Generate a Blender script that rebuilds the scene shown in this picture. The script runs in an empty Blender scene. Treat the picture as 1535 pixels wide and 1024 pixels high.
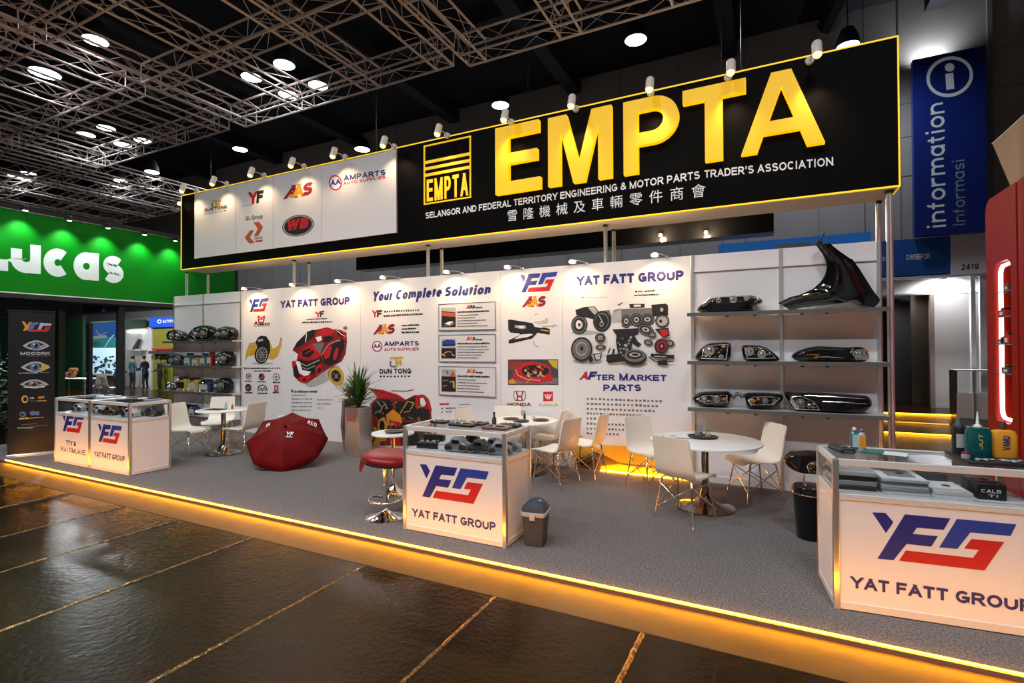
import bpy, bmesh, math, random
from mathutils import Vector, Matrix
random.seed(7)
sc = bpy.context.scene
col = sc.collection
PI = math.pi

# ------------------------------------------------------------------ camera
FPX, YAW, PITCH, ROLL, CAMH = 768.29, 0.4639, 0.0109, -0.0037, 1.7434
_f = Vector((-math.sin(YAW), math.cos(YAW), 0)); _r = Vector((math.cos(YAW), math.sin(YAW), 0)); _u = Vector((0, 0, 1))
F_ = _f*math.cos(PITCH) + _u*math.sin(PITCH)
U0 = -_f*math.sin(PITCH) + _u*math.cos(PITCH)
R_ = _r*math.cos(ROLL) + U0*math.sin(ROLL)
U_ = -_r*math.sin(ROLL) + U0*math.cos(ROLL)
CAMPOS = Vector((0, 0, CAMH))
cd = bpy.data.cameras.new('camera'); cam = bpy.data.objects.new('camera', cd); col.objects.link(cam)
cd.sensor_width = 36.0; cd.lens = FPX/1535*36.0; cd.clip_end = 200
m = Matrix((R_, U_, -F_)).transposed().to_4x4(); m.translation = CAMPOS
cam.matrix_world = m
sc.camera = cam

# ------------------------------------------------------------------ world, exposure, hall light
sc.view_settings.view_transform = 'Standard'; sc.view_settings.look = 'None'
sc.view_settings.exposure = 0.0; sc.view_settings.gamma = 1.0; sc.view_settings.use_curve_mapping = False
w = bpy.data.worlds.new('hall_ambient'); sc.world = w; w.use_nodes = True
w.node_tree.nodes['Background'].inputs[0].default_value = (0.62, 0.66, 0.8, 1)
w.node_tree.nodes['Background'].inputs[1].default_value = 0.05
COOL = (0.80, 0.88, 1.0); NEUT = (0.89, 0.95, 1.0); WARM = (1.0, 0.70, 0.40)

def light(name, kind, loc, power, color, parent=None, to=None, size=0.05, cone=None, blend=0.6):
    l = bpy.data.lights.new(name, kind); l.energy = power; l.color = color
    if kind == 'SPOT':
        l.spot_size = math.radians(cone or 90); l.spot_blend = blend; l.shadow_soft_size = size
    elif kind == 'POINT': l.shadow_soft_size = size
    elif kind == 'AREA': l.size = size
    o = bpy.data.objects.new(name, l); col.objects.link(o); o.location = loc
    if to is not None:
        o.rotation_euler = (Vector(to) - Vector(loc)).to_track_quat('-Z', 'Y').to_euler()
    if parent is not None: o.parent = parent
    return o

# ------------------------------------------------------------------ photograph pixel -> place on a known plane
def ray(px, py): return F_ + R_*((px-767.5)/FPX) - U_*((py-512)/FPX)
def onZ(px, py, z=0.0): d = ray(px, py); return CAMPOS + d*((z-CAMH)/d.z)
def onY(px, py, y): d = ray(px, py); return CAMPOS + d*(y/d.y)
def onX(px, py, x): d = ray(px, py); return CAMPOS + d*(x/d.x)

# ------------------------------------------------------------------ materials
MATS = {}
def mat(name, color=(0.8, 0.8, 0.8), rough=0.5, metal=0.0, emit=None, estr=0.0, coat=0.0, spec=0.5, noise=0.0, nscale=30.0, bump=0.0):
    if name in MATS: return MATS[name]
    m = bpy.data.materials.new(name); m.use_nodes = True; nt = m.node_tree; b = nt.nodes['Principled BSDF']
    b.inputs['Base Color'].default_value = (*color, 1); b.inputs['Roughness'].default_value = rough
    b.inputs['Metallic'].default_value = metal; b.inputs['Specular IOR Level'].default_value = spec
    b.inputs['Coat Weight'].default_value = coat; b.inputs['Coat Roughness'].default_value = 0.05
    if emit: b.inputs['Emission Color'].default_value = (*emit, 1); b.inputs['Emission Strength'].default_value = estr
    if noise or bump:
        tc = nt.nodes.new('ShaderNodeTexCoord'); n = nt.nodes.new('ShaderNodeTexNoise'); n.inputs['Scale'].default_value = nscale
        n.inputs['Detail'].default_value = 4
        nt.links.new(tc.outputs['Object'], n.inputs['Vector'])
        if noise:
            mx = nt.nodes.new('ShaderNodeMix'); mx.data_type = 'RGBA'
            mx.inputs['A'].default_value = (*[c*(1-noise) for c in color], 1); mx.inputs['B'].default_value = (*[min(1, c*(1+noise)) for c in color], 1)
            nt.links.new(n.outputs['Fac'], mx.inputs['Factor']); nt.links.new(mx.outputs['Result'], b.inputs['Base Color'])
        if bump:
            bp = nt.nodes.new('ShaderNodeBump'); bp.inputs['Strength'].default_value = bump; bp.inputs['Distance'].default_value = 0.01
            nt.links.new(n.outputs['Fac'], bp.inputs['Height']); nt.links.new(bp.outputs['Normal'], b.inputs['Normal'])
    MATS[name] = m
    return m

def glass(name, tint=(0.93, 0.97, 0.96), refl=1.45):
    if name in MATS: return MATS[name]
    m = bpy.data.materials.new(name); m.use_nodes = True; nt = m.node_tree
    for n in list(nt.nodes): nt.nodes.remove(n)
    out = nt.nodes.new('ShaderNodeOutputMaterial'); mx = nt.nodes.new('ShaderNodeMixShader')
    tr = nt.nodes.new('ShaderNodeBsdfTransparent'); tr.inputs[0].default_value = (*tint, 1)
    gl = nt.nodes.new('ShaderNodeBsdfGlossy'); gl.inputs['Roughness'].default_value = 0.02
    lw = nt.nodes.new('ShaderNodeLayerWeight'); lw.inputs['Blend'].default_value = .5
    pw = nt.nodes.new('ShaderNodeMath'); pw.operation = 'POWER'; pw.inputs[1].default_value = 5; nt.links.new(lw.outputs['Facing'], pw.inputs[0])
    fr = nt.nodes.new('ShaderNodeMath'); fr.operation = 'MULTIPLY_ADD'; fr.inputs[1].default_value = .6; fr.inputs[2].default_value = .02*(refl-.45)*2; nt.links.new(pw.outputs[0], fr.inputs[0])
    nt.links.new(fr.outputs[0], mx.inputs[0]); nt.links.new(tr.outputs[0], mx.inputs[1]); nt.links.new(gl.outputs[0], mx.inputs[2])
    nt.links.new(mx.outputs[0], out.inputs[0])
    MATS[name] = m
    return m

WHITE = mat('white_laminate', (0.76, 0.735, 0.75), 0.38, noise=0.03, nscale=3)
WALLW = mat('white_wall_panel', (0.75, 0.725, 0.735), 0.55, noise=0.03, nscale=2)
ALU = mat('brushed_aluminium', (0.72, 0.71, 0.70), 0.28, 0.85)
CHROME = mat('chrome', (0.75, 0.72, 0.68), 0.09, 1.0)
DCHROME = mat('dark_chrome', (0.22, 0.19, 0.16), 0.12, 1.0)
BLACKP = mat('black_plastic', (0.012, 0.012, 0.013), 0.35, noise=0.2, nscale=40)
GLOSSB = mat('gloss_black_paint', (0.004, 0.004, 0.0045), 0.13, coat=0.25, spec=0.35)
MATTB = mat('matt_black', (0.012, 0.012, 0.013), 0.75)
IVORY = mat('ivory_shell', (0.80, 0.76, 0.68), 0.4, noise=0.03, nscale=4)
TABLEW = mat('white_table_laminate', (0.86, 0.84, 0.82), 0.22)
GLASS = glass('clear_glass', (.97, .98, .98))
LENS = glass('clear_lens', (0.99, 0.99, 0.99), 1.0)
NAVY = mat('navy_print', (0.012, 0.016, 0.16), 0.5)
BLUE = mat('blue_print', (0.012, 0.045, 0.33), 0.5)
RED = mat('red_print', (0.52, 0.012, 0.018), 0.5)
DKRED = mat('dark_red_print', (0.24, 0.012, 0.014), 0.5)
ORANGE = mat('orange_print', (0.75, 0.28, 0.02), 0.5)
RUST = mat('rust_print', (0.50, 0.10, 0.03), 0.5)
GOLD = mat('gold_print', (0.60, 0.38, 0.05), 0.45)
BLACKI = mat('black_print', (0.012, 0.012, 0.014), 0.5)
GREYI = mat('grey_print', (0.16, 0.155, 0.15), 0.5)
LGREYI = mat('light_grey_print', (0.42, 0.41, 0.40), 0.5)
WHITEI = mat('white_print', (0.85, 0.84, 0.83), 0.5)
GREENI = mat('green_print', (0.03, 0.20, 0.08), 0.5)
AMBERL = mat('amber_led', (0.9, 0.45, 0.02), 0.4, emit=(1.0, 0.36, 0.008), estr=72.0)

# ------------------------------------------------------------------ objects: names, labels, parents
def tag(o, label=None, cat=None, group=None, kind=None):
    if label: o['label'] = label
    if cat: o['category'] = cat
    if group: o['group'] = group
    if kind: o['kind'] = kind
    return o
def thing(name, label, cat, loc=(0, 0, 0), rz=0.0, group=None):
    o = bpy.data.objects.new(name, None); col.objects.link(o); o.empty_display_size = 0.1
    o.location = loc; o.rotation_euler = (0, 0, rz)
    return tag(o, label, cat, group)
def dup(root, loc, rz, label, group=None):
    r = root.copy(); col.objects.link(r); r.location = loc; r.rotation_euler = (0, 0, rz); r['label'] = label
    if group: r['group'] = group
    for ch in list(root.children):
        c = ch.copy(); col.objects.link(c); c.parent = r
        for g in list(ch.children):
            d = g.copy(); col.objects.link(d); d.parent = c
    return r

class MB:
    """collects shapes and links them as ONE mesh object"""
    def __init__(s): s.v = []; s.f = []; s.mi = []; s.m = 0
    def add(s, vs, fs):
        n = len(s.v); s.v += [tuple(x) for x in vs]
        for f in fs: s.f.append(tuple(i+n for i in f)); s.mi.append(s.m)
        return s
    def box(s, c, d, M=None):
        hx, hy, hz = d[0]/2, d[1]/2, d[2]/2
        vs = [Vector((x, y, z)) for z in (-hz, hz) for y in (-hy, hy) for x in (-hx, hx)]
        if M is not None: vs = [M @ v for v in vs]
        vs = [v + Vector(c) for v in vs]
        return s.add(vs, [(0, 2, 3, 1), (4, 5, 7, 6), (0, 1, 5, 4), (2, 6, 7, 3), (0, 4, 6, 2), (1, 3, 7, 5)])
    def bx(s, x0, x1, y0, y1, z0, z1): return s.box(((x0+x1)/2, (y0+y1)/2, (z0+z1)/2), (abs(x1-x0), abs(y1-y0), abs(z1-z0)))
    def rbox(s, c, d, r=0.01, M=None):
        """box with rounded vertical edges and a bevelled top and bottom"""
        hx, hy, hz = d[0]/2, d[1]/2, d[2]/2; r = min(r, hx*.9, hy*.9, hz*.9); rings = []
        for (z, k) in ((-hz, r*.6), (-hz+r*.6, 0), (hz-r*.6, 0), (hz, r*.6)):
            ring = []
            for (sx, sy, a0) in ((1, 1, 0), (-1, 1, 90), (-1, -1, 180), (1, -1, 270)):
                for a in (0, 30, 60, 90):
                    t = math.radians(a0+a); ring.append(Vector((sx*(hx-r) + math.cos(t)*(r-k), sy*(hy-r) + math.sin(t)*(r-k), z)))
            rings.append(ring)
        if M is not None: rings = [[M @ v for v in g] for g in rings]
        return s.loft([[v + Vector(c) for v in g] for g in rings], True, True)
    def loft(s, rings, cap0=False, cap1=False, closed=True):
        n = len(rings[0]); vs = [v for g in rings for v in g]; fs = []
        for i in range(len(rings)-1):
            for j in range(n if closed else n-1):
                k = (j+1) % n; fs.append((i*n+j, i*n+k, (i+1)*n+k, (i+1)*n+j))
        if cap0: fs.append(tuple(reversed(range(n))))
        if cap1: fs.append(tuple((len(rings)-1)*n + j for j in range(n)))
        return s.add(vs, fs)
    def tube(s, pts, r, n=8, closed=False):
        pts = [Vector(p) for p in pts]; L = len(pts); rings = []; prev = None
        for i, p in enumerate(pts):
            a = pts[(i-1) % L] if (closed or i > 0) else p; b = pts[(i+1) % L] if (closed or i < L-1) else p
            t = (b-a).normalized()
            if prev is None:
                ref = Vector((0, 0, 1)) if abs(t.z) < .9 else Vector((1, 0, 0)); x = t.cross(ref).normalized()
            else: x = (prev - t*prev.dot(t)).normalized()
            prev = x; y = t.cross(x); rr = r[i] if isinstance(r, (list, tuple)) else r
            rings.append([p + x*math.cos(2*PI*j/n)*rr + y*math.sin(2*PI*j/n)*rr for j in range(n)])
        if closed: rings.append(rings[0]); return s.loft(rings)
        return s.loft(rings, True, True)
    def lathe(s, prof, n=24, c=(0, 0, 0), M=None):
        """profile of (radius, z) about the z axis"""
        rings = []
        for (r, z) in prof:
            g = [Vector((math.cos(2*PI*j/n)*max(r, 1e-4), math.sin(2*PI*j/n)*max(r, 1e-4), z)) for j in range(n)]
            if M is not None: g = [M @ v for v in g]
            rings.append([v + Vector(c) for v in g])
        return s.loft(rings, prof[0][0] > 1e-3, prof[-1][0] > 1e-3)
    def ball(s, c, rad, n=12, k=8, M=None):
        if not isinstance(rad, (list, tuple)): rad = (rad,)*3
        rings = []
        for i in range(k+1):
            t = -PI/2 + PI*i/k; cr = max(math.cos(t), 1e-3)
            g = [Vector((rad[0]*cr*math.cos(2*PI*j/n), rad[1]*cr*math.sin(2*PI*j/n), rad[2]*math.sin(t))) for j in range(n)]
            if M is not None: g = [M @ v for v in g]
            rings.append([v + Vector(c) for v in g])
        return s.loft(rings, True, True)
    def poly(s, pts): return s.add(pts, [tuple(range(len(pts)))])
    def prism(s, pts, off):
        """polygon pts swept along off"""
        off = Vector(off); n = len(pts); a = [Vector(p) for p in pts]
        s.add(a, [tuple(range(n))]); s.add([p+off for p in a], [tuple(reversed(range(n)))])
        return s.loft([a, [p+off for p in a]])
    def pillow(s, pts, d, axis=(0, 1, 0), rings=((0.80, 0.5), (0.95, 0.42), (1.0, 0.12), (1.0, -0.15), (0.93, -0.38), (0.78, -0.5))):
        """rounded solid over an outline: rings of (scale about the centre, offset along axis / d)"""
        a = [Vector(p) for p in pts]; c = sum(a, Vector())/len(a); ax = Vector(axis)
        return s.loft([[c + (p-c)*k + ax*(o*d) for p in a] for (k, o) in rings], True, True)
    def build(s, name, mats, parent=None, smooth=None, loc=None, bev=0.0, world=False):
        if world and parent is not None:   # shapes given in the room's own coordinates
            W = Matrix.Identity(4); q = parent
            while q is not None: W = (Matrix.Translation(q.location) @ q.rotation_euler.to_matrix().to_4x4()) @ W; q = q.parent
            W.invert(); s.v = [tuple(W @ Vector(p)) for p in s.v]
        me = bpy.data.meshes.new(name); me.from_pydata(s.v, [], s.f); mats = mats if isinstance(mats, (list, tuple)) else [mats]
        for mm in mats: me.materials.append(mm)
        if len(mats) > 1: me.polygons.foreach_set('material_index', s.mi)
        bm = bmesh.new(); bm.from_mesh(me); bmesh.ops.recalc_face_normals(bm, faces=bm.faces); bm.to_mesh(me); bm.free()
        if smooth is not None:
            me.polygons.foreach_set('use_smooth', [True]*len(me.polygons)); me.set_sharp_from_angle(angle=math.radians(smooth))
        o = bpy.data.objects.new(name, me); col.objects.link(o)
        if parent is not None: o.parent = parent
        if loc is not None: o.location = loc
        if bev:
            b = o.modifiers.new('bevel', 'BEVEL'); b.width = bev; b.segments = 2; b.limit_method = 'ANGLE'
        return o
def structure(o): o['kind'] = 'structure'; return o

# ------------------------------------------------------------------ a heavy sans-serif drawn with strokes
def arc(cx, cy, rx, ry, a0, a1, n=14): return [(cx+rx*math.cos(math.radians(a0+(a1-a0)*i/n)), cy+ry*math.sin(math.radians(a0+(a1-a0)*i/n))) for i in range(n+1)]
BOWL = lambda y0, y1, x=1.0: [(0, y1), (x*.55, y1)] + arc(x*.55, (y0+y1)/2, x*.45, (y1-y0)/2, 90, -90, 10)[1:] + [(0, y0)]
RND = arc(.5, .5, .5, .5, 90, 450, 28)
GL = {
 'A': (.98, [[(0, 0), (.5, 1)], [(1, 0), (.5, 1)], [(.2, .3), (.8, .3)]]), 'B': (.92, [[(0, 0), (0, 1)], BOWL(.52, 1, .92), BOWL(0, .52)]),
 'C': (.95, [arc(.5, .5, .5, .5, 45, 315, 22)]), 'D': (.95, [[(0, 0), (0, 1)], [(0, 1), (.45, 1)] + arc(.45, .5, .55, .5, 90, -90, 14)[1:] + [(0, 0)]]),
 'E': (.86, [[(1, 1), (0, 1), (0, 0), (1, 0)], [(0, .52), (.92, .52)]]), 'F': (.8, [[(1, 1), (0, 1)], [(0, 1), (0, 0)], [(0, .5), (.85, .5)]]),
 'G': (1.0, [arc(.5, .5, .5, .5, 42, 360, 24)[:-2] + [(1, .2), (1, .45)], [(.58, .45), (1, .45)]]), 'H': (.93, [[(0, 0), (0, 1)], [(1, 0), (1, 1)], [(0, .52), (1, .52)]]),
 'I': (.3, [[(.5, 0), (.5, 1)]]), 'J': (.7, [[(1, 1), (1, .3)] + arc(.5, .28, .5, .28, 0, -180, 10)]), 'K': (.93, [[(0, 0), (0, 1)], [(0, .4), (.95, 1)], [(.35, .62), (1, 0)]]),
 'L': (.76, [[(0, 1), (0, 0), (1, 0)]]), 'M': (1.12, [[(0, 0), (0, 1)], [(1, 0), (1, 1)], [(0, 1), (.5, 0)], [(1, 1), (.5, 0)]]), 'N': (.95, [[(0, 0), (0, 1)], [(1, 0), (1, 1)], [(0, 1), (1, 0)]]),
 'O': (1.05, [RND]), 'P': (.87, [[(0, 0), (0, 1)], BOWL(.43, 1)]), 'Q': (1.05, [RND, [(.6, .3), (.95, 0)]]), 'R': (.95, [[(0, 0), (0, 1)], BOWL(.46, 1, .95), [(.5, .46), (.95, 0)]]),
 'S': (.87, [arc(.5, .76, .48, .24, 25, 270, 14) + arc(.5, .26, .5, .26, 90, -155, 14)[1:]]), 'T': (.84, [[(0, 1), (1, 1)], [(.5, 0), (.5, 1)]]), 'U': (.93, [[(0, 1), (0, .38)] + arc(.5, .36, .5, .36, 180, 360, 14) + [(1, 1)]]),
 'V': (.94, [[(0, 1), (.5, 0)], [(1, 1), (.5, 0)]]), 'W': (1.32, [[(0, 1), (.25, 0)], [(.25, 0), (.5, 1)], [(.5, 1), (.75, 0)], [(.75, 0), (1, 1)]]), 'X': (.93, [[(0, 0), (1, 1)], [(0, 1), (1, 0)]]),
 'Y': (.93, [[(0, 1), (.5, .45)], [(1, 1), (.5, .45)], [(.5, .45), (.5, 0)]]), 'Z': (.85, [[(0, 1), (1, 1)], [(.97, 1), (.03, 0)], [(0, 0), (1, 0)]]),
 '0': (.78, [RND]), '1': (.5, [[(.75, 0), (.75, 1)], [(.1, .72), (.7, .97)]]), '2': (.78, [arc(.5, .7, .48, .3, 165, -30, 12) + [(.02, .0)], [(.0, 0), (1, 0)]]),
 '4': (.8, [[(.75, 0), (.75, 1)], [(.75, 1), (.02, .28)], [(.0, .26), (1, .26)]]), '9': (.78, [arc(.5, .68, .5, .32, 0, 360, 20), [(1, .68), (1, .4)] + arc(.5, .32, .5, .32, 0, -150, 10)[1:]]),
 '.': (.3, [[(.5, 0), (.5, .02)]]), "'": (.25, [[(.5, .75), (.5, 1)]]), '-': (.5, [[(0, .42), (1, .42)]]), '&': (1.0, [[(1, 0), (.28, .72)] + arc(.45, .8, .24, .2, 200, -50, 12) + [(.2, .45)] + arc(.38, .25, .38, .25, 130, 300, 10) + [(.98, .45)]]),
 'a': (.8, [[(.96, 0), (.96, .7)], arc(.48, .35, .48, .35, 0, 360, 22)]), 'c': (.75, [arc(.5, .35, .5, .35, 48, 312, 18)]), 'e': (.8, [arc(.5, .35, .5, .35, -40, -360, 22), [(0, .37), (1, .37)]]),
 'f': (.5, [[(.4, 0), (.4, .75)] + arc(.75, .75, .35, .25, 180, 95, 8)[1:], [(0, .68), (.85, .68)]]), 'i': (.28, [[(.5, 0), (.5, .66)], [(.5, .985), (.5, 1)]]), 'l': (.28, [[(.5, 0), (.5, 1)]]),
 'm': (1.2, [[(0, 0), (0, .7)], [(0, .45)] + arc(.25, .45, .25, .25, 170, 0, 10) + [(.5, 0)], [(.5, .45)] + arc(.75, .45, .25, .25, 170, 0, 10) + [(1, 0)]]),
 'n': (.78, [[(0, 0), (0, .7)], [(0, .4)] + arc(.5, .4, .5, .3, 170, 0, 12) + [(1, 0)]]), 'o': (.82, [arc(.5, .35, .5, .35, 90, 450, 24)]), 'p': (.8, [[(.03, -.28), (.03, .7)], arc(.5, .35, .47, .35, 90, 450, 22)]),
 'r': (.64, [[(0, 0), (0, .7)], [(0, .42), (.15, .58), (.4, .68), (.95, .70)]]), 's': (.7, [arc(.5, .53, .47, .17, 25, 270, 12) + arc(.5, .18, .5, .18, 90, -155, 12)[1:]]),
 't': (.5, [[(.42, .95), (.42, .22)] + arc(.78, .22, .36, .22, 180, 275, 8)[1:], [(0, .68), (.9, .68)]]), 'u': (.78, [[(0, .7), (0, .3)] + arc(.5, .3, .5, .3, 180, 350, 12), [(1, 0), (1, .7)]]),
}
def ribbon(pts, hw, H):
    """left and right edge of a stroke with flat, squared or baseline-cut ends"""
    P = [Vector(p) for p in pts]; n = len(P); L = []; R = []
    closed = (P[0]-P[-1]).length < 1e-4
    def ext(i, d):
        if abs(d.y) < .12 and n <= 6: P[i] = P[i] + d*hw
        elif n <= 3 and abs(d.x) < .1: P[i] = P[i] + d*hw
    if not closed: ext(0, (P[0]-P[1]).normalized()); ext(n-1, (P[-1]-P[-2]).normalized())
    for i in range(n):
        a = P[i-1] if i else (P[-2] if closed else None); b = P[i+1] if i < n-1 else (P[1] if closed else None)
        d0 = (P[i]-a).normalized() if a is not None else None; d1 = (b-P[i]).normalized() if b is not None else None
        d0 = d0 if d0 is not None else d1; d1 = d1 if d1 is not None else d0
        n0 = Vector((-d0.y, d0.x)); n1 = Vector((-d1.y, d1.x)); mm = n0+n1
        if mm.length < .3: mm = n0
        mm.normalize(); k = hw/max(.5, mm.dot(n0)); L.append(P[i]+mm*k); R.append(P[i]-mm*k)
    if not closed and n == 2:   # slanted strokes end level with the base line and cap line
        d = P[1]-P[0]
        if abs(d.x) > .02*H and abs(d.y) > .12*H:
            for i in (0, 1):
                y = P[i].y; y = -hw*0 if y < hw*1.6 else (H if y > H-hw*1.6 else None)
                if y is not None:
                    for A in (L, R): A[i] = A[i] + d*((y-A[i].y)/d.y)
    return L, R
def glyphs(body, weight=.2, gap=.14, slant=0.0, xs=1.0):
    """strokes of a line of words in units of the capital height: list of (left edge, right edge), total width"""
    out = []; x = 0.0; hw = weight/2
    for ch in body:
        if ch == ' ': x += .42*xs; continue
        W, strokes = GL[ch]; W = max(W*xs, weight*1.05)
        for st in strokes:
            pts = []
            for (u, v) in st:
                yy = hw + v*(1-2*hw) if ch.isupper() or ch.isdigit() or ch in "&'" or v > .72 else (hw + v*(.72-2*hw)/.7 if v >= 0 else v*1.0)
                pts.append((x + hw + u*(W-2*hw), yy))
            L, R = ribbon(pts, hw, 1.0)
            out.append(([Vector((p.x+slant*p.y, p.y)) for p in L], [Vector((p.x+slant*p.y, p.y)) for p in R]))
        x += W + gap
    return out, x - gap
def letters(mb, body, o, u, v, width, height, nrm, weight=.2, gap=.14, slant=0.0, xs=1.0, thick=0.0015):
    """words on a surface: base line starts at o, runs along u for `width`, rises along v; slightly raised along nrm"""
    G, tw = glyphs(body, weight, gap, slant, xs); o, u, v, nrm = (Vector(q) for q in (o, u, v, nrm)); u = u.normalized(); v = v.normalized(); nrm = nrm.normalized()
    kx = width/tw; ky = height
    for k, (L, R) in enumerate(G):
        lift = nrm*(thick + .00006*(k % 5))
        a = [o + u*(p.x*kx) + v*(p.y*ky) + lift for p in L]; b = [o + u*(p.x*kx) + v*(p.y*ky) + lift for p in R]
        for i in range(len(a)-1): mb.add([a[i], a[i+1], b[i+1], b[i]], [(0, 1, 2, 3)])
    return mb

# ------------------------------------------------------------------ printing on a flat panel
class Sheet:
    """prints on a vertical panel; to_place maps a crop of the photograph onto the panel (a plane), lift is away from it"""
    def __init__(s, place, nrm, off=(0, 0), k=1.0): s.place = place; s.n = Vector(nrm).normalized(); s.off = off; s.k = k; s.mb = MB(); s.mats = []; s.layer = 0
    def pt(s, x, y, lift): return s.place(s.off[0]+x/s.k, s.off[1]+y/s.k) + s.n*lift
    def use(s, m):
        if m not in s.mats: s.mats.append(m)
        s.mb.m = s.mats.index(m)
    def lift(s): s.layer += 1; return .0012 + .00025*s.layer
    def poly(s, m, pts):
        s.use(m); l = s.lift(); s.mb.poly([s.pt(x, y, l) for x, y in pts]); return s
    def ell(s, m, cx, cy, rx, ry, rot=0, n=22):
        c, q = math.cos(math.radians(rot)), math.sin(math.radians(rot))
        return s.poly(m, [(cx + rx*math.cos(2*PI*i/n)*c - ry*math.sin(2*PI*i/n)*q, cy + rx*math.cos(2*PI*i/n)*q + ry*math.sin(2*PI*i/n)*c) for i in range(n)])
    def line(s, m, pts, wd):
        s.use(m); l = s.lift(); P = [Vector(p) for p in pts]
        for a, b in zip(P[:-1], P[1:]):
            d = (b-a).normalized(); q = Vector((-d.y, d.x))*wd/2; s.mb.poly([s.pt(*p, l) for p in (a+q, b+q, b-q, a-q)])
        return s
    def bars(s, m, x0, y0, x1, y1, h, n, fill=.7, rnd=None):
        """a row of small illegible marks"""
        s.use(m); l = s.lift(); rnd = rnd or random
        for i in range(n):
            t0 = i/n; t1 = (i+fill*rnd.uniform(.75, 1.15))/n; hh = h*rnd.uniform(.75, 1.0)
            ax, ay, bx, by = x0+(x1-x0)*t0, y0+(y1-y0)*t0, x0+(x1-x0)*t1, y0+(y1-y0)*t1
            s.mb.poly([s.pt(ax, ay, l), s.pt(bx, by, l), s.pt(bx, by-hh, l), s.pt(ax, ay-hh, l)])
        return s
    def text(s, m, body, x0, y0, x1, y1, h, **kw):
        """words whose base line runs from (x0, y0) to (x1, y1) in the crop and rise h crop pixels"""
        s.use(m); l = s.lift(); a = s.pt(x0, y0, 0); b = s.pt(x1, y1, 0); t = s.pt(x0, y0-h, 0)
        u = b-a; letters(s.mb, body, a, u, (0, 0, 1), u.length, (t-a).length, s.n, thick=l, **kw); return s
    def build(s, name, parent, label=None):
        o = s.mb.build(name, s.mats, parent, world=True)
        if label: o['label'] = label
        return o
# ================================================================== the hall
HALLW = mat('hall_wall_panel', (0.34, 0.315, 0.305), 0.6, noise=0.08, nscale=1.5)
CEIL = mat('black_ceiling', (0.006, 0.007, 0.012), 0.9)
CEILB = mat('dark_ceiling_beam', (0.018, 0.018, 0.026), 0.8)

def hall_floor_material():
    m = bpy.data.materials.new('sealed_dark_floor'); m.use_nodes = True; nt = m.node_tree; b = nt.nodes['Principled BSDF']; L = nt.links.new
    tc = nt.nodes.new('ShaderNodeTexCoord')
    n1 = nt.nodes.new('ShaderNodeTexNoise'); n1.inputs['Scale'].default_value = 1.1; n1.inputs['Detail'].default_value = 7; n1.inputs['Roughness'].default_value = .65
    n2 = nt.nodes.new('ShaderNodeTexNoise'); n2.inputs['Scale'].default_value = 26; n2.inputs['Detail'].default_value = 5
    n3 = nt.nodes.new('ShaderNodeTexNoise'); n3.inputs['Scale'].default_value = 5; n3.inputs['Detail'].default_value = 3
    for n in (n1, n2, n3): L(tc.outputs['Object'], n.inputs['Vector'])
    cr = nt.nodes.new('ShaderNodeValToRGB'); cr.color_ramp.elements[0].position = .3; cr.color_ramp.elements[0].color = (.007, .003, .0008, 1)
    cr.color_ramp.elements[1].position = .75; cr.color_ramp.elements[1].color = (.028, .012, .003, 1); L(n1.outputs['Fac'], cr.inputs['Fac']); L(cr.outputs['Color'], b.inputs['Base Color'])
    mr = nt.nodes.new('ShaderNodeMapRange'); mr.inputs['To Min'].default_value = .10; mr.inputs['To Max'].default_value = .34; L(n1.outputs['Fac'], mr.inputs['Value']); L(mr.outputs['Result'], b.inputs['Roughness'])
    ad = nt.nodes.new('ShaderNodeMath'); ad.operation = 'ADD'; L(n2.outputs['Fac'], ad.inputs[0]); L(n3.outputs['Fac'], ad.inputs[1])
    bp = nt.nodes.new('ShaderNodeBump'); bp.inputs['Strength'].default_value = .35; bp.inputs['Distance'].default_value = .012; L(ad.outputs[0], bp.inputs['Height']); L(bp.outputs['Normal'], b.inputs['Normal'])
    b.inputs['Specular IOR Level'].default_value = .13; b.inputs['Specular Tint'].default_value = (1, .72, .44, 1)
    return m
FLOORM = hall_floor_material()
fl = structure(MB().bx(-41, 12, -6, 21, -.2, 0).build('floor', FLOORM)); fl['label'] = 'dark sealed concrete floor of the exhibition hall'
# sealed expansion joints: lumpy glossy beads
JOINT = mat('joint_sealant', (0.36, 0.22, 0.09), 0.16, 0.8, bump=1.0, nscale=45)
rj = random.Random(3)
def joint(xa, ya, xb, yb, wd=.02):
    mb = MB(); n = max(8, int(math.hypot(xb-xa, yb-ya)/.022)); rows = []
    dx, dy = xb-xa, yb-ya; L = math.hypot(dx, dy); nx, ny = -dy/L, dx/L
    for i in range(n+1):
        t = i/n; row = []
        for s_, h in ((-1, .0), (-.5, .35), (0, .6), (.5, .35), (1, .0)):
            j = rj.uniform(-.2, .2); row.append(Vector((xa+dx*t + nx*wd*(s_*.5+j*.5), ya+dy*t + ny*wd*(s_*.5+j*.5), .0004 + wd*h*rj.uniform(.0, .9))))
        rows.append(row)
    mb.loft(rows, closed=False); return mb.build('expansion_joint', JOINT, fl, smooth=60)
for X in (-9.9, -8.72, -7.55, -6.37, -5.38, -4.26, -2.9, -1.72): joint(X, -1.5 if X > -6 else .3, X, 3.16, .016 if X < -5 else .024)
joint(-.72, 2.2, -.70, 3.15, .03)
APR = mat('glow_tinted_concrete', (0.145, 0.058, 0.010), 0.5, noise=.35, nscale=6, bump=.3)  # concrete border; orange in its base colour stands in for the strip's amber glow
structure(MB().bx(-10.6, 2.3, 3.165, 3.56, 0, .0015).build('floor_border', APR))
structure(MB().bx(-10.5, 1.9, 3.157, 3.163, 0, .0008).build('floor_joint', mat('joint_groove', (0.02, 0.015, 0.01), 0.6)))
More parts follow.
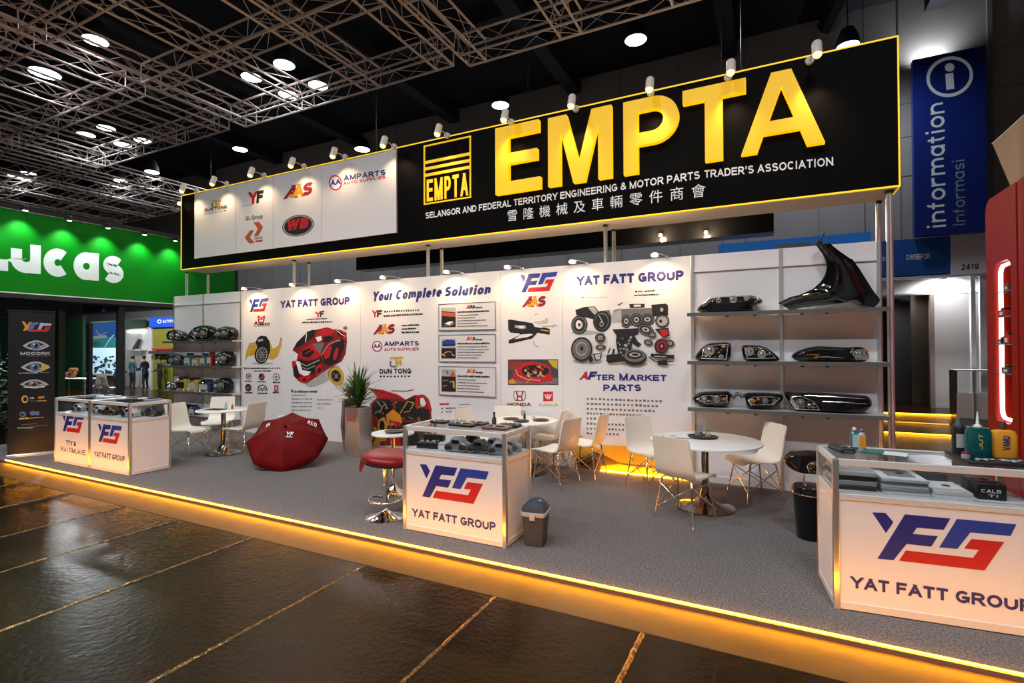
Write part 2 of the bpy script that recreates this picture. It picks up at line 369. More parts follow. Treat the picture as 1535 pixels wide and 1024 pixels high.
# shell of the hall
X_L, X_R, Z_C, Y_B = -40.4, 12.0, 11.1, 17.0
structure(MB().bx(X_L, X_R, -6, 21, Z_C, Z_C+.2).build('ceiling', CEIL))
mb = MB().bx(X_L, 2.62, Y_B, Y_B+.2, 0, Z_C).bx(2.62, X_R, Y_B, Y_B+.2, 3.4, Z_C); structure(mb.build('wall_back', HALLW))
structure(MB().bx(X_L-.2, X_L, -6, 21, 0, Z_C).build('wall_left', mat('hall_wall_left', (0.07, 0.07, 0.075), .6)))
structure(MB().bx(X_R, X_R+.2, -6, 21, 0, Z_C).build('wall_right', HALLW))
structure(MB().bx(X_L, X_R, -6.2, -6, 0, Z_C).build('wall_front', HALLW))
# panel joints of the hall's back wall
SEAM = mat('panel_joint', (0.22, 0.22, 0.23), 0.5)
mb = MB()
for i in range(-14, 7): mb.bx(1.31+i*1.9-.015, 1.31+i*1.9+.015, Y_B-.012, Y_B+.01, 3.4, Z_C)
for z in (4.4, 6.3, 7.35, 8.25, 9.25): mb.bx(X_L, X_R, Y_B-.010, Y_B+.01, z-.012, z+.012)
mb.bx(5.03, 5.13, Y_B-.05, Y_B+.01, 3.4, Z_C)
structure(mb.build('trim_1', SEAM))
mb = MB()
for X in (-36, -31, -26, -21, -16, -11, -6, -1, 4): mb.bx(X-.22, X+.22, -6, Y_B, Z_C-.5, Z_C)
for Y in (2.5, 7.5, 12.5): mb.bx(X_L, X_R, Y-.15, Y+.15, Z_C-.28, Z_C)
mb.tube([(1.6, 17, 10.9), (2.6, 11, 10.75)], .28)
structure(mb.build('trim_2', CEILB))

# ------------------------------------------------------------------ lighting trusses
TRUSSM = mat('truss_tube', (0.72, 0.60, 0.55), 0.5, 0.15)
def beam(p0, p1, wd=.44, step=.62):
    """square box truss: four chords laced on every face; p0, p1 = middle of its bottom face"""
    mb = MB(); p0, p1 = Vector(p0), Vector(p1); d = (p1-p0); L = d.length; d.normalize(); sx = Vector((-d.y, d.x, 0)); up = Vector((0, 0, 1))
    c = [p0 + sx*(a*wd/2) + up*(b*wd) for a, b in ((-1, 0), (1, 0), (1, 1), (-1, 1))]
    for q in c: mb.tube([q, q+d*L], .026, 6)
    n = max(2, int(round(L/step)))
    for k in range(4):
        a, b = c[k], c[(k+1) % 4]
        for i in range(n):
            t0, t1 = L*i/n, L*(i+1)/n
            mb.tube([(a if i % 2 else b)+d*t0, (b if i % 2 else a)+d*t1], .0075, 4)
    for t in (0, L):
        for k in range(4): mb.tube([c[k]+d*t, c[(k+1) % 4]+d*t], .016, 4)
    return mb
TZ = 8.0
def truss_unit(label, xs, ys, x0=None, x1=None, y0=None, y1=None):
    cx, cy = sum(xs)/len(xs), sum(ys)/len(ys); t = thing('lighting_truss', label, 'truss', (cx, cy, TZ), group='box truss grids under the hall roof')
    x0 = min(xs) if x0 is None else x0; x1 = max(xs) if x1 is None else x1; y0 = min(ys) if y0 is None else y0; y1 = max(ys) if y1 is None else y1
    for Y in ys: beam((x0, Y, TZ), (x1, Y, TZ)).build('truss_beam', TRUSSM, t, world=True)
    for X in xs: beam((X, y0, TZ+.004), (X, y1, TZ+.004)).build('truss_beam', TRUSSM, t, world=True)
    mb = MB()
    for X in (min(xs), max(xs)):
        for Y in (ys[0], ys[-1]): mb.tube([(X, Y, TZ+.4), (X, Y, Z_C-.1)], .012, 5)
    mb.build('hoist_chain', BLACKP, t, world=True)
truss_unit('box truss grid nearest the white logo panel, second from the right', [-12.95, -10.72, -8.5, -6.42], [4.84, 7.06, 9.32], x0=-13.17, x1=-6.2, y0=2.8, y1=9.55)
truss_unit('box truss grid at upper left, above the green sign', [-20.5, -18.2, -16.0, -13.95], [2.3, 4.86, 7.02, 9.22], x1=-13.75, y1=9.42)
truss_unit('box truss grid in the middle of the roof above the yellow letters, rightmost', [-5.68, -3.5, -1.3], [7.2, 9.5], x0=-5.9, x1=1.2, y0=3.0, y1=9.7)
truss_unit('farthest box truss grid at far left, by the dark corner of the hall', [-28.6, -26.2, -23.9, -21.45], [4.9, 7.1, 9.35, 11.6, 13.9], x0=-31, x1=-21.2, y1=14.1)

# ------------------------------------------------------------------ hall lamps
LAMPF = mat('hall_lamp_glow', (1, 1, 1), .3, emit=(0.86, 0.94, 1.0), estr=14)
LAMPN = mat('added_lamp_glow', (1, 1, 1), .3, emit=(1.0, 0.95, 0.9), estr=10)
LAMPB = mat('lamp_housing', (0.03, 0.03, 0.032), .5)
def hall_lamp(x, y, z, label, group, power, color=COOL, r=.25, face=LAMPF, cone=150):
    t = thing('high_bay_lamp', label, 'lamp', (x, y, z), group=group)
    MB().lathe([(r*1.02, .0), (r*1.05, .05), (r*.95, .2), (r*.6, .42), (r*.35, .46)], 20).build('housing', LAMPB, t, 40)
    MB().lathe([(0, -.02), (r*.5, -.018), (r*.97, -.004)], 20).build('lamp_lens', face, t, 40)
    MB().tube([(0, 0, .45), (0, 0, Z_C-z)], .014, 5).build('hanger', LAMPB, t)
    light('hall_lamp_light', 'SPOT', (0, 0, -.05), power, color, t, to=(0, 0, -1), size=.25, cone=cone, blend=.7)
G1 = 'round hall lamps in view'
def lamp_px(px, py, label, z=8.7, power=110, **k):
    p = onZ(px, py, z); hall_lamp(p.x, p.y, z, label, G1, power, **k)
lamp_px(143, 61, 'brightest round hall lamp at upper left, between two truss rows'); lamp_px(67, 110, 'round hall lamp left of the brightest one, in the next truss bay', r=.33)
for px, py, l in ((377, 116, 'left lamp of the four clustered over the white logo panel'), (426, 97, 'top lamp of the four clustered over the white logo panel'),
                  (477, 128, 'right lamp of the four clustered over the white logo panel'), (432, 142, 'lowest lamp of the four clustered over the white logo panel'),
                  (129, 202, 'left lamp of the smaller cluster of four at far left'), (159, 192, 'top lamp of the smaller cluster of four at far left'),
                  (214, 211, 'right lamp of the smaller cluster of four at far left'), (184, 217, 'lowest lamp of the smaller cluster of four at far left'),
                  (360, 224, 'lone hall lamp just above the left end of the black fascia'), (228, 258, 'small hall lamp above the right end of the green sign'),
                  (180, 271, 'small hall lamp left of the one over the green sign'), (24, 264, 'left of the two small hall lamps at the far left edge'),
                  (42, 260, 'right of the two small hall lamps at the far left edge'), (953, 60, 'hall lamp above the letter P of the yellow sign'),
                  (750, 158, 'hall lamp just above the fascia by the letter E'), (543, 224, 'hall lamp peeping between two fascia spotlights over the logo panel')):
    far = {953: 10.2, 750: 10.0, 543: 9.7, 360: 10.3}.get(px)
    lamp_px(px, py, l, z=far or 8.7, power=650 if far else 110, cone=176 if far else 150, r=.3 if far else .25)
lamp_px(1271, 69, 'hall lamp behind the upper right corner of the black fascia', z=9.2, power=500, cone=176)
G2 = 'unseen lamps added over the aisle to light the booth front'  # lamps out of view, added to brighten the counter fronts
for k, (x, y) in enumerate(((-11, -1.5), (-7.5, -1.5), (-4, -1.5), (-.5, -1.5), (3, -1.5), (-9.2, 1.2), (-5.7, 1.2), (-2.2, 1.2), (1.3, 1.2))):
    hall_lamp(x, y, 8.8, 'added hall lamp, out of view over the aisle, lighting the counters', G2, 800, NEUT, .22, LAMPN)
# ================================================================== booth platform, strip light
def carpet_material():
    m = bpy.data.materials.new('speckled_grey_carpet'); m.use_nodes = True; nt = m.node_tree; b = nt.nodes['Principled BSDF']; L = nt.links.new
    tc = nt.nodes.new('ShaderNodeTexCoord'); n1 = nt.nodes.new('ShaderNodeTexNoise'); n1.inputs['Scale'].default_value = 70; n1.inputs['Detail'].default_value = 4; n1.inputs['Roughness'].default_value = .8
    n2 = nt.nodes.new('ShaderNodeTexNoise'); n2.inputs['Scale'].default_value = 1.2
    for n in (n1, n2): L(tc.outputs['Object'], n.inputs['Vector'])
    cr = nt.nodes.new('ShaderNodeValToRGB'); cr.color_ramp.elements[0].position = .36; cr.color_ramp.elements[0].color = (.062, .057, .056, 1)
    cr.color_ramp.elements[1].position = .66; cr.color_ramp.elements[1].color = (.26, .235, .23, 1); L(n1.outputs['Fac'], cr.inputs['Fac'])
    L(cr.outputs['Color'], b.inputs['Base Color']); b.inputs['Roughness'].default_value = .95; b.inputs['Specular IOR Level'].default_value = .1
    bp = nt.nodes.new('ShaderNodeBump'); bp.inputs['Strength'].default_value = .6; bp.inputs['Distance'].default_value = .006; L(n1.outputs['Fac'], bp.inputs['Height']); L(bp.outputs['Normal'], b.inputs['Normal'])
    return m
CARPET = carpet_material()
CZ = .015                                            # carpet level
tag(MB().bx(-12.4, 2.3, 3.585, 9.2, 0, CZ).build('carpet', CARPET), 'speckled grey carpet covering the whole booth platform', 'carpet')
YS = 3.565
def strip(name, label, pts, r=.011, group=None, m=AMBERL):
    return tag(MB().tube(pts, r, 8).build(name, m), label, 'strip light', group)
strip('strip_light', 'long glowing amber strip light along the front edge of the booth carpet', [(-10.47, YS, .042), (2.3, YS, .042)], .0062)
structure(MB().bx(-10.47, 2.3, YS-.006, 3.585, 0, .030).build('trim_3', mat('platform_edge', (.25, .2, .15), .4, .5)))

# ================================================================== fascia sign above the booth
BX0, BX1, BY0, BY1, BZ0, BZ1 = -11.61, 1.29, 6.86, 7.45, 3.483, 5.12
FASC = mat('black_fascia_board', (0.0025, 0.0022, 0.002), 0.5, spec=.05)
EDGE = mat('yellow_edge_light', (0.9, 0.6, 0.02), .4, emit=(1.0, 0.60, 0.02), estr=0.9)
UNDER = mat('fascia_underside', (0.86, 0.78, 0.66), .5)
fs = thing('fascia_sign', 'long black overhead fascia sign with big yellow letters and a white logo panel', 'sign', ((BX0+BX1)/2, BY0, BZ0))
MB().bx(BX0, BX1, BY0, BY0+.05, BZ0, BZ1).bx(BX0, BX0+.05, BY0+.05, BY1, BZ0, BZ1).bx(BX1-.05, BX1, BY0+.05, BY1, BZ0, BZ1).bx(BX0, BX1, BY1-.03, BY1, BZ0, BZ1).bx(BX0, BX1, BY0, BY1, BZ1-.02, BZ1+.005).build('fascia_board', FASC, fs, world=True)
MB().bx(BX0+.01, BX1-.01, BY0+.02, BY1-.01, BZ0-.012, BZ0-.001).build('underside_board', UNDER, fs, world=True, bev=0)
mb = MB(); e = .007
mb.bx(BX0, BX1, BY0-.012, BY0+.012, BZ1-e, BZ1+e).bx(BX0, BX1, BY0-.012, BY0+.012, BZ0-e, BZ0+e).bx(BX0-e, BX0+e, BY0-.012, BY0+.012, BZ0, BZ1).bx(BX1-e, BX1+e, BY0-.012, BY0+.012, BZ0, BZ1)
mb.bx(BX1-e, BX1+e, BY0, BY1, BZ0-e, BZ0+e).build('edge_light', EDGE, fs, world=True)
PY = BY0-.03
MB().bx(-11.1, -5.59, PY, BY0-.001, 3.684, 5.09).build('logo_panel', WALLW, fs, world=True)
# --- logos on the white panel
def logo_yf(S, x, y, h, tail=True):
    """red Y with a black F, base line at (x, y)"""
    S.text(RED, 'Y', x, y, x+h*.85, y-h*.12, h, weight=.27); S.text(BLACKI, 'F', x+h*.72, y-h*.10, x+h*1.4, y-h*.2, h, weight=.27, slant=.12)
    if tail: S.line(DKRED, [(x-h*.6, y+h*.08), (x+h*.35, y-h*.05)], h*.04)
def logo_aas(S, x, y, h, sl=.3, dy=0.0):
    S.text(DKRED, 'A', x, y, x+h*1.0, y-dy*.35, h, weight=.26, slant=sl); S.text(ORANGE, 'A', x+h*.62, y-dy*.3, x+h*1.5, y-dy*.6, h*1.02, weight=.26, slant=sl*.5)
    S.text(DKRED, 'S', x+h*1.32, y-dy*.6, x+h*2.1, y-dy, h, weight=.28, slant=sl)
    S.ell(ORANGE, x+h*.55, y-h*.16-dy*.3, h*.18, h*.14); S.ell(GOLD, x+h*.95, y-h*.2-dy*.4, h*.14, h*.12)
def logo_amparts(S, x, y, h, dy=0.0):
    """ringed monogram and two lines of words; x, y = centre of the ring, h its radius"""
    S.ell(RED, x, y, h, h*1.05); S.ell(WHITEI, x, y, h*.78, h*.82)
    S.text(BLUE, 'AA', x-h*.68, y+h*.34, x+h*.7, y+h*.28, h*.75, weight=.26, gap=.0)
    S.text(NAVY, 'AMPARTS', x+h*1.35, y-h*.05, x+h*7.9, y-h*.05-dy, h*.85, weight=.24); S.text(RED, 'AUTO SUPPLIES', x+h*1.35, y+h*.85, x+h*7.9, y+h*.85-dy, h*.52, weight=.22)
def logo_duntong(S, x, y, w_, dy=0.0):
    """gold emblem over two lines; x, y = left end of the words, w_ their length"""
    h = w_*.16; cx = x+w_*.5
    S.line(GOLD, [(cx-h*1.1, y-h*3.1), (cx+h*1.5, y-h*3.2)], h*.45).line(GREYI, [(cx-h*1.0, y-h*2.6), (cx-h*1.0, y-h*1.5), (cx+h*.1, y-h*1.4)], h*.35).line(GOLD, [(cx+h*.2, y-h*3), (cx+h*.25, y-h*1.4)], h*.55).line(GOLD, [(cx+h*.9, y-h*2.9), (cx+h*.95, y-h*1.6)], h*.4).line(GOLD, [(cx+h*.5, y-h*2.2), (cx+h*1.3, y-h*2.25)], h*.35)
    S.text(NAVY if False else BLACKI, 'DUN TONG', x, y, x+w_, y-dy, h, weight=.26); S.bars(BLACKI, x, y+h*.65, x+w_, y+h*.65-dy, h*.3, 9, .6)
def logo_wb(S, cx, cy, rx, ry):
    S.ell(BLACKI, cx, cy, rx, ry, -12, 32); S.ell(LGREYI, cx, cy, rx*.95, ry*.93, -12, 32); S.ell(BLACKI, cx, cy, rx*.88, ry*.85, -12, 32)
    S.text(RED, 'WB', cx-rx*.72, cy+ry*.5, cx+rx*.62, cy+ry*.2, ry*.98, weight=.3, slant=.15)
S = Sheet(lambda x, y: onY(x, y, PY), (0, -1, 0), (240, 180), 3.4125)
for xs, ys0, ys1 in ((388, 346, 680), (578, 297, 654), (827, 240, 625)): S.line(LGREYI, [(xs, ys0), (xs, ys1)], 2)
S.build('panel_seam', fs)
S = Sheet(lambda x, y: onY(x, y, PY), (0, -1, 0), (240, 180), 3.4125)
logo_duntong(S, 228, 472, 114, 20); S.build('logo', fs, 'gold emblem over the words DUN TONG')
S = Sheet(lambda x, y: onY(x, y, PY), (0, -1, 0), (240, 180), 3.4125)
S.text(RED, 'Y', 455, 432, 497, 425, 62, weight=.3); S.text(BLACKI, 'F', 492, 427, 527, 420, 62, weight=.3, slant=.1); S.line(DKRED, [(422, 441), (480, 431)], 2); S.build('logo', fs, 'red Y and black F')
S = Sheet(lambda x, y: onY(x, y, PY), (0, -1, 0), (240, 180), 3.4125)
S.text(BLACKI, 'G', 437, 516, 451, 513, 22, weight=.2).text(BLACKI, 'L', 453, 513, 463, 511, 22, weight=.2).text(BLACKI, 'G', 469, 511, 484, 509, 22, weight=.2).text(BLACKI, 'roup', 486, 508, 525, 502, 21, weight=.2)
S.poly(RUST, [(478, 524), (507, 521), (527, 548), (503, 592), (480, 596), (500, 556)]).poly(RUST, [(460, 566), (481, 562), (460, 600), (484, 628), (457, 632), (433, 602)])
S.text(BLACKI, 'UIFAX', 484, 612, 524, 607, 12, weight=.22).line(RED, [(488, 621), (524, 617)], 8); S.build('logo', fs, 'rust coloured double arrow under GL Group')
S = Sheet(lambda x, y: onY(x, y, PY), (0, -1, 0), (240, 180), 3.4125)
logo_aas(S, 634, 405, 66, .28, 22); S.build('logo', fs, 'dark red and orange AAS')
S = Sheet(lambda x, y: onY(x, y, PY), (0, -1, 0), (240, 180), 3.4125)
logo_wb(S, 706, 540, 82, 54); S.build('logo', fs, 'black oval with red WB')
S = Sheet(lambda x, y: onY(x, y, PY), (0, -1, 0), (240, 180), 3.4125)
S.ell(RED, 897, 321, 34, 40, -8).ell(WHITEI, 897, 321, 27, 33, -8).text(BLUE, 'AA', 872, 338, 923, 327, 28, weight=.27, gap=0)
S.text(NAVY, 'AMPARTS', 940, 311, 1153, 281, 27, weight=.24).text(RED, 'AUTO SUPPLIES', 938, 333, 1153, 299, 15, weight=.22); S.build('logo', fs, 'ringed monogram with AMPARTS AUTO SUPPLIES')
# --- framed yellow emblem
YEL = mat('yellow_sign_face', (0.85, 0.52, 0.01), .4, emit=(1.0, 0.60, 0.0), estr=.55)
mb = MB(); x0, x1, z0, z1 = -5.03, -4.135, 4.08, 5.05; t_ = .018
for a in ((x0, x1, z0, z0+t_), (x0, x1, z1-t_, z1), (x0, x0+t_, z0, z1), (x1-t_, x1, z0, z1)): mb.bx(a[0], a[1], BY0-.02, BY0, a[2], a[3])
for z in (4.77, 4.665, 4.56): mb.bx(x0+.02, x1-.02, BY0-.02, BY0, z-.022, z+.022)
letters(mb, 'EMPTA', (x0+.06, BY0-.018, 4.12), (1, 0, 0), (0, 0, 1), .79, .36, (0, -1, 0), weight=.165, xs=.55, gap=.12)
mb.build('emblem', YEL, fs, world=True)
# --- big letters
FACE = mat('yellow_letter_face', (0.8, 0.46, 0.003), .45, emit=(1.0, 0.56, 0.0), estr=.52); RIM = mat('yellow_letter_rim', (0.6, 0.35, 0.0), .4, emit=(1.0, 0.50, 0.0), estr=1.1)
def big_letter(polys, x0, x1, z0, z1, label):
    mb = MB(); holes = []
    for pl in polys:
        pts = [Vector((x0+(x1-x0)*u, BY0-.11, z0+(z1-z0)*v)) for u, v in pl]; n = len(pts)
        mb.m = 0; mb.add(pts, [tuple(range(n))]); mb.m = 1; mb.loft([pts, [p+Vector((0, .085, 0)) for p in pts]])
    o = mb.build('letter', [FACE, RIM], fs, world=True); o['label'] = label
rnd_ = arc(.55, .72, .45, .28, 90, -90, 16); inn_ = arc(.53, .72, .22, .115, -90, 90, 12)
LB = [((743, 290), (810, 280)), ((822, 278), (917, 267)), ((935, 262), (1018, 250)), ((1024, 246), (1119, 235)), ((1111, 236), (1237, 221))]
ex = [(onY(*a, BY0-.1).x, onY(*b, BY0-.1).x) for a, b in LB]; ZB, ZT = 4.03, 5.0
big_letter([[(0, 0), (1, 0), (1, .17), (.3, .17), (.3, .43), (.93, .43), (.93, .59), (.3, .59), (.3, .83), (.97, .83), (.97, 1), (0, 1)]], *ex[0], ZB, ZT+.03, 'yellow letter E')
big_letter([[(0, 0), (.2, 0), (.2, .78), (.41, 0), (.59, 0), (.8, .78), (.8, 0), (1, 0), (1, 1), (.7, 1), (.5, .3), (.3, 1), (0, 1)]], *ex[1], ZB, ZT+.01, 'yellow letter M')
big_letter([[(0, 0), (.27, 0), (.27, .37), (.55, .37)] + list(reversed(arc(.55, .685, .45, .315, 90, -90, 16)))[1:] + [(0, 1), (0, .7), (.27, .7), (.27, .83), (.53, .83)] + arc(.53, .685, .2, .145, 90, -90, 12)[1:] + [(.27, .54), (.27, .7), (0, .7)]], *ex[2], ZB, ZT, 'yellow letter P')
big_letter([[(.36, 0), (.64, 0), (.64, .82), (1, .82), (1, 1), (0, 1), (0, .82), (.36, .82)]], *ex[3], ZB+.01, ZT-.02, 'yellow letter T')
big_letter([[(0, 0), (.2, 0), (.28, .22), (.72, .22), (.8, 0), (1, 0), (.62, 1), (.5, 1), (.5, .8), (.655, .38), (.345, .38), (.5, .8), (.5, 1), (.38, 1)]], *ex[4], ZB+.02, ZT-.03, 'yellow letter A')
# --- the two lines of writing
S = Sheet(lambda x, y: onY(x, y, BY0), (0, -1, 0)); WR = mat('white_letters', (.85, .85, .85), .4, emit=(1, 1, 1), estr=.12)
S.text(WR, 'SELANGOR AND FEDERAL TERRITORY ENGINEERING & MOTOR PARTS', 638, 328, 1049, 268, 9.2, weight=.19, gap=.15); S.text(WR, "TRADER'S ASSOCIATION", 1056, 267, 1249, 248, 11.5, weight=.19, gap=.15)
S.build('lettering', fs)
def font_text(body, name, m, parent, x0, x1, y, z, size):
    for k, ch in enumerate(body):
        c = bpy.data.curves.new('line', 'FONT'); c.body = ch; c.size = size; c.align_x = 'CENTER'
        o = bpy.data.objects.new('line', c); col.objects.link(o); dg = bpy.context.evaluated_depsgraph_get(); dg.update()
        me = bpy.data.meshes.new_from_object(o.evaluated_get(dg)); bpy.data.objects.remove(o)
        yield ch, me, x0+(x1-x0)*k/(len(body)-1)
mb = MB(); a = onY(768, 330, BY0); b_ = onY(1047, 296, BY0)
for ch, me, X in font_text('雪隆機械及車輛零件商會', 'lettering', WR, fs, a.x, b_.x, BY0, a.z, .185):
    mb.add([(X+v.co.x, BY0-.003, a.z+v.co.y) for v in me.vertices], [tuple(p.vertices) for p in me.polygons])
mb.build('lettering', WR, fs, world=True)
# --- posts of the fascia
def post(x, y, z0, z1, label, r=.028):
    t = thing('post', label, 'post', (x, y, z0), group='aluminium posts carrying the fascia')
    mb = MB()
    for a in range(8):
        pass
    prof = [(r*(1 if k % 2 else .8)*math.cos(2*PI*k/16), r*(1 if k % 2 else .8)*math.sin(2*PI*k/16)) for k in range(16)]
    mb.loft([[Vector((px, py, 0)) for px, py in prof], [Vector((px, py, z1-z0)) for px, py in prof]], True, True)
    mb.build('post_tube', ALU, t, 30); MB().lathe([(r*1.25, 0), (r*1.25, .03)], 12, (0, 0, z1-z0-.035)).build('end_collar', BLACKP, t, 40)
for pxf, name in ((278, 'at the left end'), (439, 'over the heading with the blue name'), (640, 'above the plaques'), (907, 'above the last heading')):
    p = onY(pxf, 400, 7.03); post(p.x, 7.06, 2.925, BZ0-.012, 'front aluminium post of the fascia %s' % name)
for pxf, name in ((312, 'at the left end'), (463, 'over the heading with the blue name'), (662, 'above the plaques'), (920, 'above the last heading'), (1317, 'at the right end')):
    p = onY(pxf, 395 if pxf < 900 else 330, 7.4); post(p.x, 7.4, CZ, BZ0-.012, 'rear aluminium post of the fascia %s' % name)
p = onY(1334, 400, 6.95); post(p.x, 6.95, CZ, BZ0-.012, 'front aluminium post of the fascia at the right end, full height', .034)

# ------------------------------------------------------------------ arm spotlights on top of the fascia
BULB = mat('warm_bulb', (1, .8, .5), .3, emit=(1.0, 0.52, 0.17), estr=4.0); FROST = mat('frosted_lamp_shade', (0.75, 0.70, 0.66), .35, emit=(1, .75, .5), estr=.10)
G3 = 'arm spotlights along the top of the fascia'
bases = [-11.05, -10.04, -8.89, -7.78, -6.75, -5.64, -4.57, -3.42, -2.40, -1.36, -.42, .455]
wheres = ['above the left edge of the logo panel', 'between the gold emblem and the red Y', 'above the red Y logo', 'left of the dark red AAS', 'between AAS and AMPARTS', 'above the right edge of the white logo panel',
          'above the framed yellow emblem', 'above the letter E', 'above the letter M', 'above the letter P', 'above the letter T', 'above the letter A']
def arm_spot(x, z, label, power=26, cone=120):
    t = thing('arm_spotlight', label, 'spotlight', (x, BY0-.02, z), group=G3); hx, hy = .05, -.30
    MB().lathe([(.045, -.025), (.05, 0), (.045, .025)], 16, M=Matrix.Rotation(PI/2, 3, 'X')).build('wall_disc', WHITE, t, 40)
    MB().tube([(0, -.02, 0), (hx*.5, hy*.5, .0), (hx, hy, -.02)], .009, 6).build('arm', ALU, t, 40)
    Mx = Matrix.Rotation(math.radians(-20), 3, 'X')
    MB().lathe([(.045, .10), (.05, .09), (.052, -.06), (.045, -.075)], 16, (hx, hy-.02, -.05), Mx).build('lamp_head', FROST, t, 40)
    MB().lathe([(0, -.10), (.035, -.095), (.047, -.072)], 14, (hx, hy-.02, -.05), Mx).build('bulb', BULB, t, 40)
    light('arm_spot_light', 'SPOT', (hx, hy+.0, -.158), power, WARM, t, to=(hx, hy+.34, -.95), size=.04, cone=cone, blend=.9)
for k, (x, wh) in enumerate(zip(bases, wheres)): arm_spot(x, BZ1+.04-(.0 if k < 5 else .015*(k-4)), 'white arm spotlight on the fascia, ' + wh, 19 if k < 6 else 30, 120 if k < 6 else 80)
t = thing('arm_spotlight', 'warm spotlight sticking out from the left end of the fascia', 'spotlight', (BX0, BY0+.1, 4.98), group=G3)
MB().lathe([(.045, 0), (.05, .03)], 14, M=Matrix.Rotation(-PI/2, 3, 'Y')).build('wall_disc', WHITE, t, 40)
MB().ball((-.14, -.06, 0), .045, 12, 8).build('bulb', BULB, t, 60); MB().tube([(0, 0, 0), (-.12, -.04, .0)], .012, 6).build('arm', ALU, t)
light('arm_spot_light', 'POINT', (-.24, -.1, 0), 9, WARM, t, size=.05)
# ================================================================== rear wall of the booth with its printed panels
WX0, WX1, WY, WZ = -12.09, 1.13, 7.0, 2.925
structure(MB().bx(WX0, WX1, WY, WY+.045, CZ+.002, WZ).build('wall_booth', WALLW))
PANEL = mat('printed_panel', (0.77, 0.745, 0.755), 0.5, noise=0.02, nscale=2)
def panel(x0, x1, label):
    t = thing('graphic_panel', label, 'wall panel', ((x0+x1)/2, WY, CZ), group='printed panels of the booth wall')
    MB().bx(x0+.004, x1-.004, WY-.008, WY-.0005, CZ+.002, WZ-.004).build('panel_board', PANEL, t, world=True); return t
GY = WY-.008
def sheet(off, k): return Sheet(lambda x, y: onY(x, y, GY), (0, -1, 0), off, k)
YFG = dict(a=[(0, .403), (.099, .41), (.157, .335), (.101, .232)], F=[(.241, .413), (.562, .413), (.515, .312), (.327, .308), (.295, .25), (.474, .252), (.427, .157), (.251, .158), (.154, .002), (.036, .0)],
           G=[(.607, .415), (1.0, .415), (.962, .316), (.697, .312), (.607, .162), (.482, .159)], R=[(.703, .258), (.92, .26), (.788, .006), (.193, .004), (.245, .1), (.712, .101), (.753, .173), (.653, .172)])
ARMC = mat('navy_blue_print', (0.012, 0.02, 0.2), 0.5)
def yfg(S, x0, y0, x1, y1, h):
    """the slanted YFG monogram: foot at (x0, y0)-(x1, y1) in the crop, h crop pixels tall"""
    a = S.pt(x0, y0, 0); u = S.pt(x1, y1, 0)-a; v = Vector((0, 0, (S.pt(x0, y0-h, 0)-a).length)); u.z = 0
    for key, m_ in (('a', ARMC), ('F', ARMC), ('G', BLUE), ('R', RED)):
        S.use(m_); l = S.lift(); S.mb.poly([a + u*p + v*(q/.415) + S.n*l for p, q in YFG[key]])
rg = random.Random(11)
# --- panel A: monogram, yellow car-part picture, six small badges
pA = panel(-9.885, -8.57, 'printed panel beside the left shelves with a yellow car part picture')
S = sheet((350, 390), 4.55); yfg(S, 108, 356, 240, 350, 88); S.build('logo', pA, 'blue and red YFG monogram')
S = sheet((350, 390), 4.55); S.line(RED, [(168, 380), (172, 425), (205, 425), (212, 380), (190, 398), (168, 380)], 9).line(RED, [(175, 404), (205, 404)], 7)
S.text(BLACKI, 'A', 142, 442, 166, 441, 24, weight=.28).bars(BLACKI, 170, 445, 250, 440, 16, 7, .8).bars(BLACKI, 135, 453, 248, 449, 4, 10, .9); S.build('logo', pA)
S = sheet((350, 390), 4.55)
S.ell(LGREYI, 200, 705, 75, 8).poly(GOLD, [(75, 695), (88, 620), (108, 565), (150, 560), (175, 590), (160, 640), (130, 650), (100, 655)]).poly(GOLD, [(245, 550), (270, 605), (305, 585), (322, 532), (330, 575), (300, 660), (265, 680), (235, 670)])
S.poly(BLACKI, [(150, 560), (165, 530), (185, 515), (225, 520), (248, 555), (252, 620), (235, 660), (170, 610)]).ell(BLACKI, 192, 645, 48, 62, 8).ell(LGREYI, 194, 645, 38, 50, 8).ell(BLACKI, 194, 645, 33, 45, 8)
for a in range(0, 180, 30): S.line(LGREYI, [(194-32*math.cos(math.radians(a)), 645-44*math.sin(math.radians(a))), (194+32*math.cos(math.radians(a)), 645+44*math.sin(math.radians(a)))], 3)
S.ell(GREYI, 194, 645, 9, 12).poly(LGREYI, [(165, 545), (200, 535), (205, 548), (172, 558)]).poly(ORANGE, [(110, 640), (150, 600), (158, 612), (120, 655)]).line(LGREYI, [(115, 590), (150, 575)], 9).line(BLACKI, [(325, 530), (328, 548)], 6); S.build('printed_picture', pA, 'yellow car parts around a spoked wheel')
S = sheet((350, 390), 4.55); S.ell(RED, 78, 738, 6, 9).bars(BLACKI, 88, 742, 275, 742, 9, 18, .8).bars(RED, 282, 742, 322, 741, 9, 3, .85).bars(BLACKI, 140, 760, 258, 759, 8, 14, .85)
S.ell(BLACKI, 104, 792, 19, 23).ell(PANEL, 104, 792, 14, 18).ell(GREYI, 104, 792, 11, 12).ell(BLACKI, 193, 797, 21, 24).poly(RED, [(193, 778), (212, 785), (214, 802), (198, 812)]).poly(GREENI, [(174, 800), (190, 790), (197, 812), (185, 818)])
S.ell(BLACKI, 293, 797, 24, 25).ell(PANEL, 293, 797, 20, 21).line(BLACKI, [(270, 797), (316, 797)], 4).line(BLACKI, [(293, 774), (293, 820)], 4).ell(GREYI, 293, 797, 7, 7)
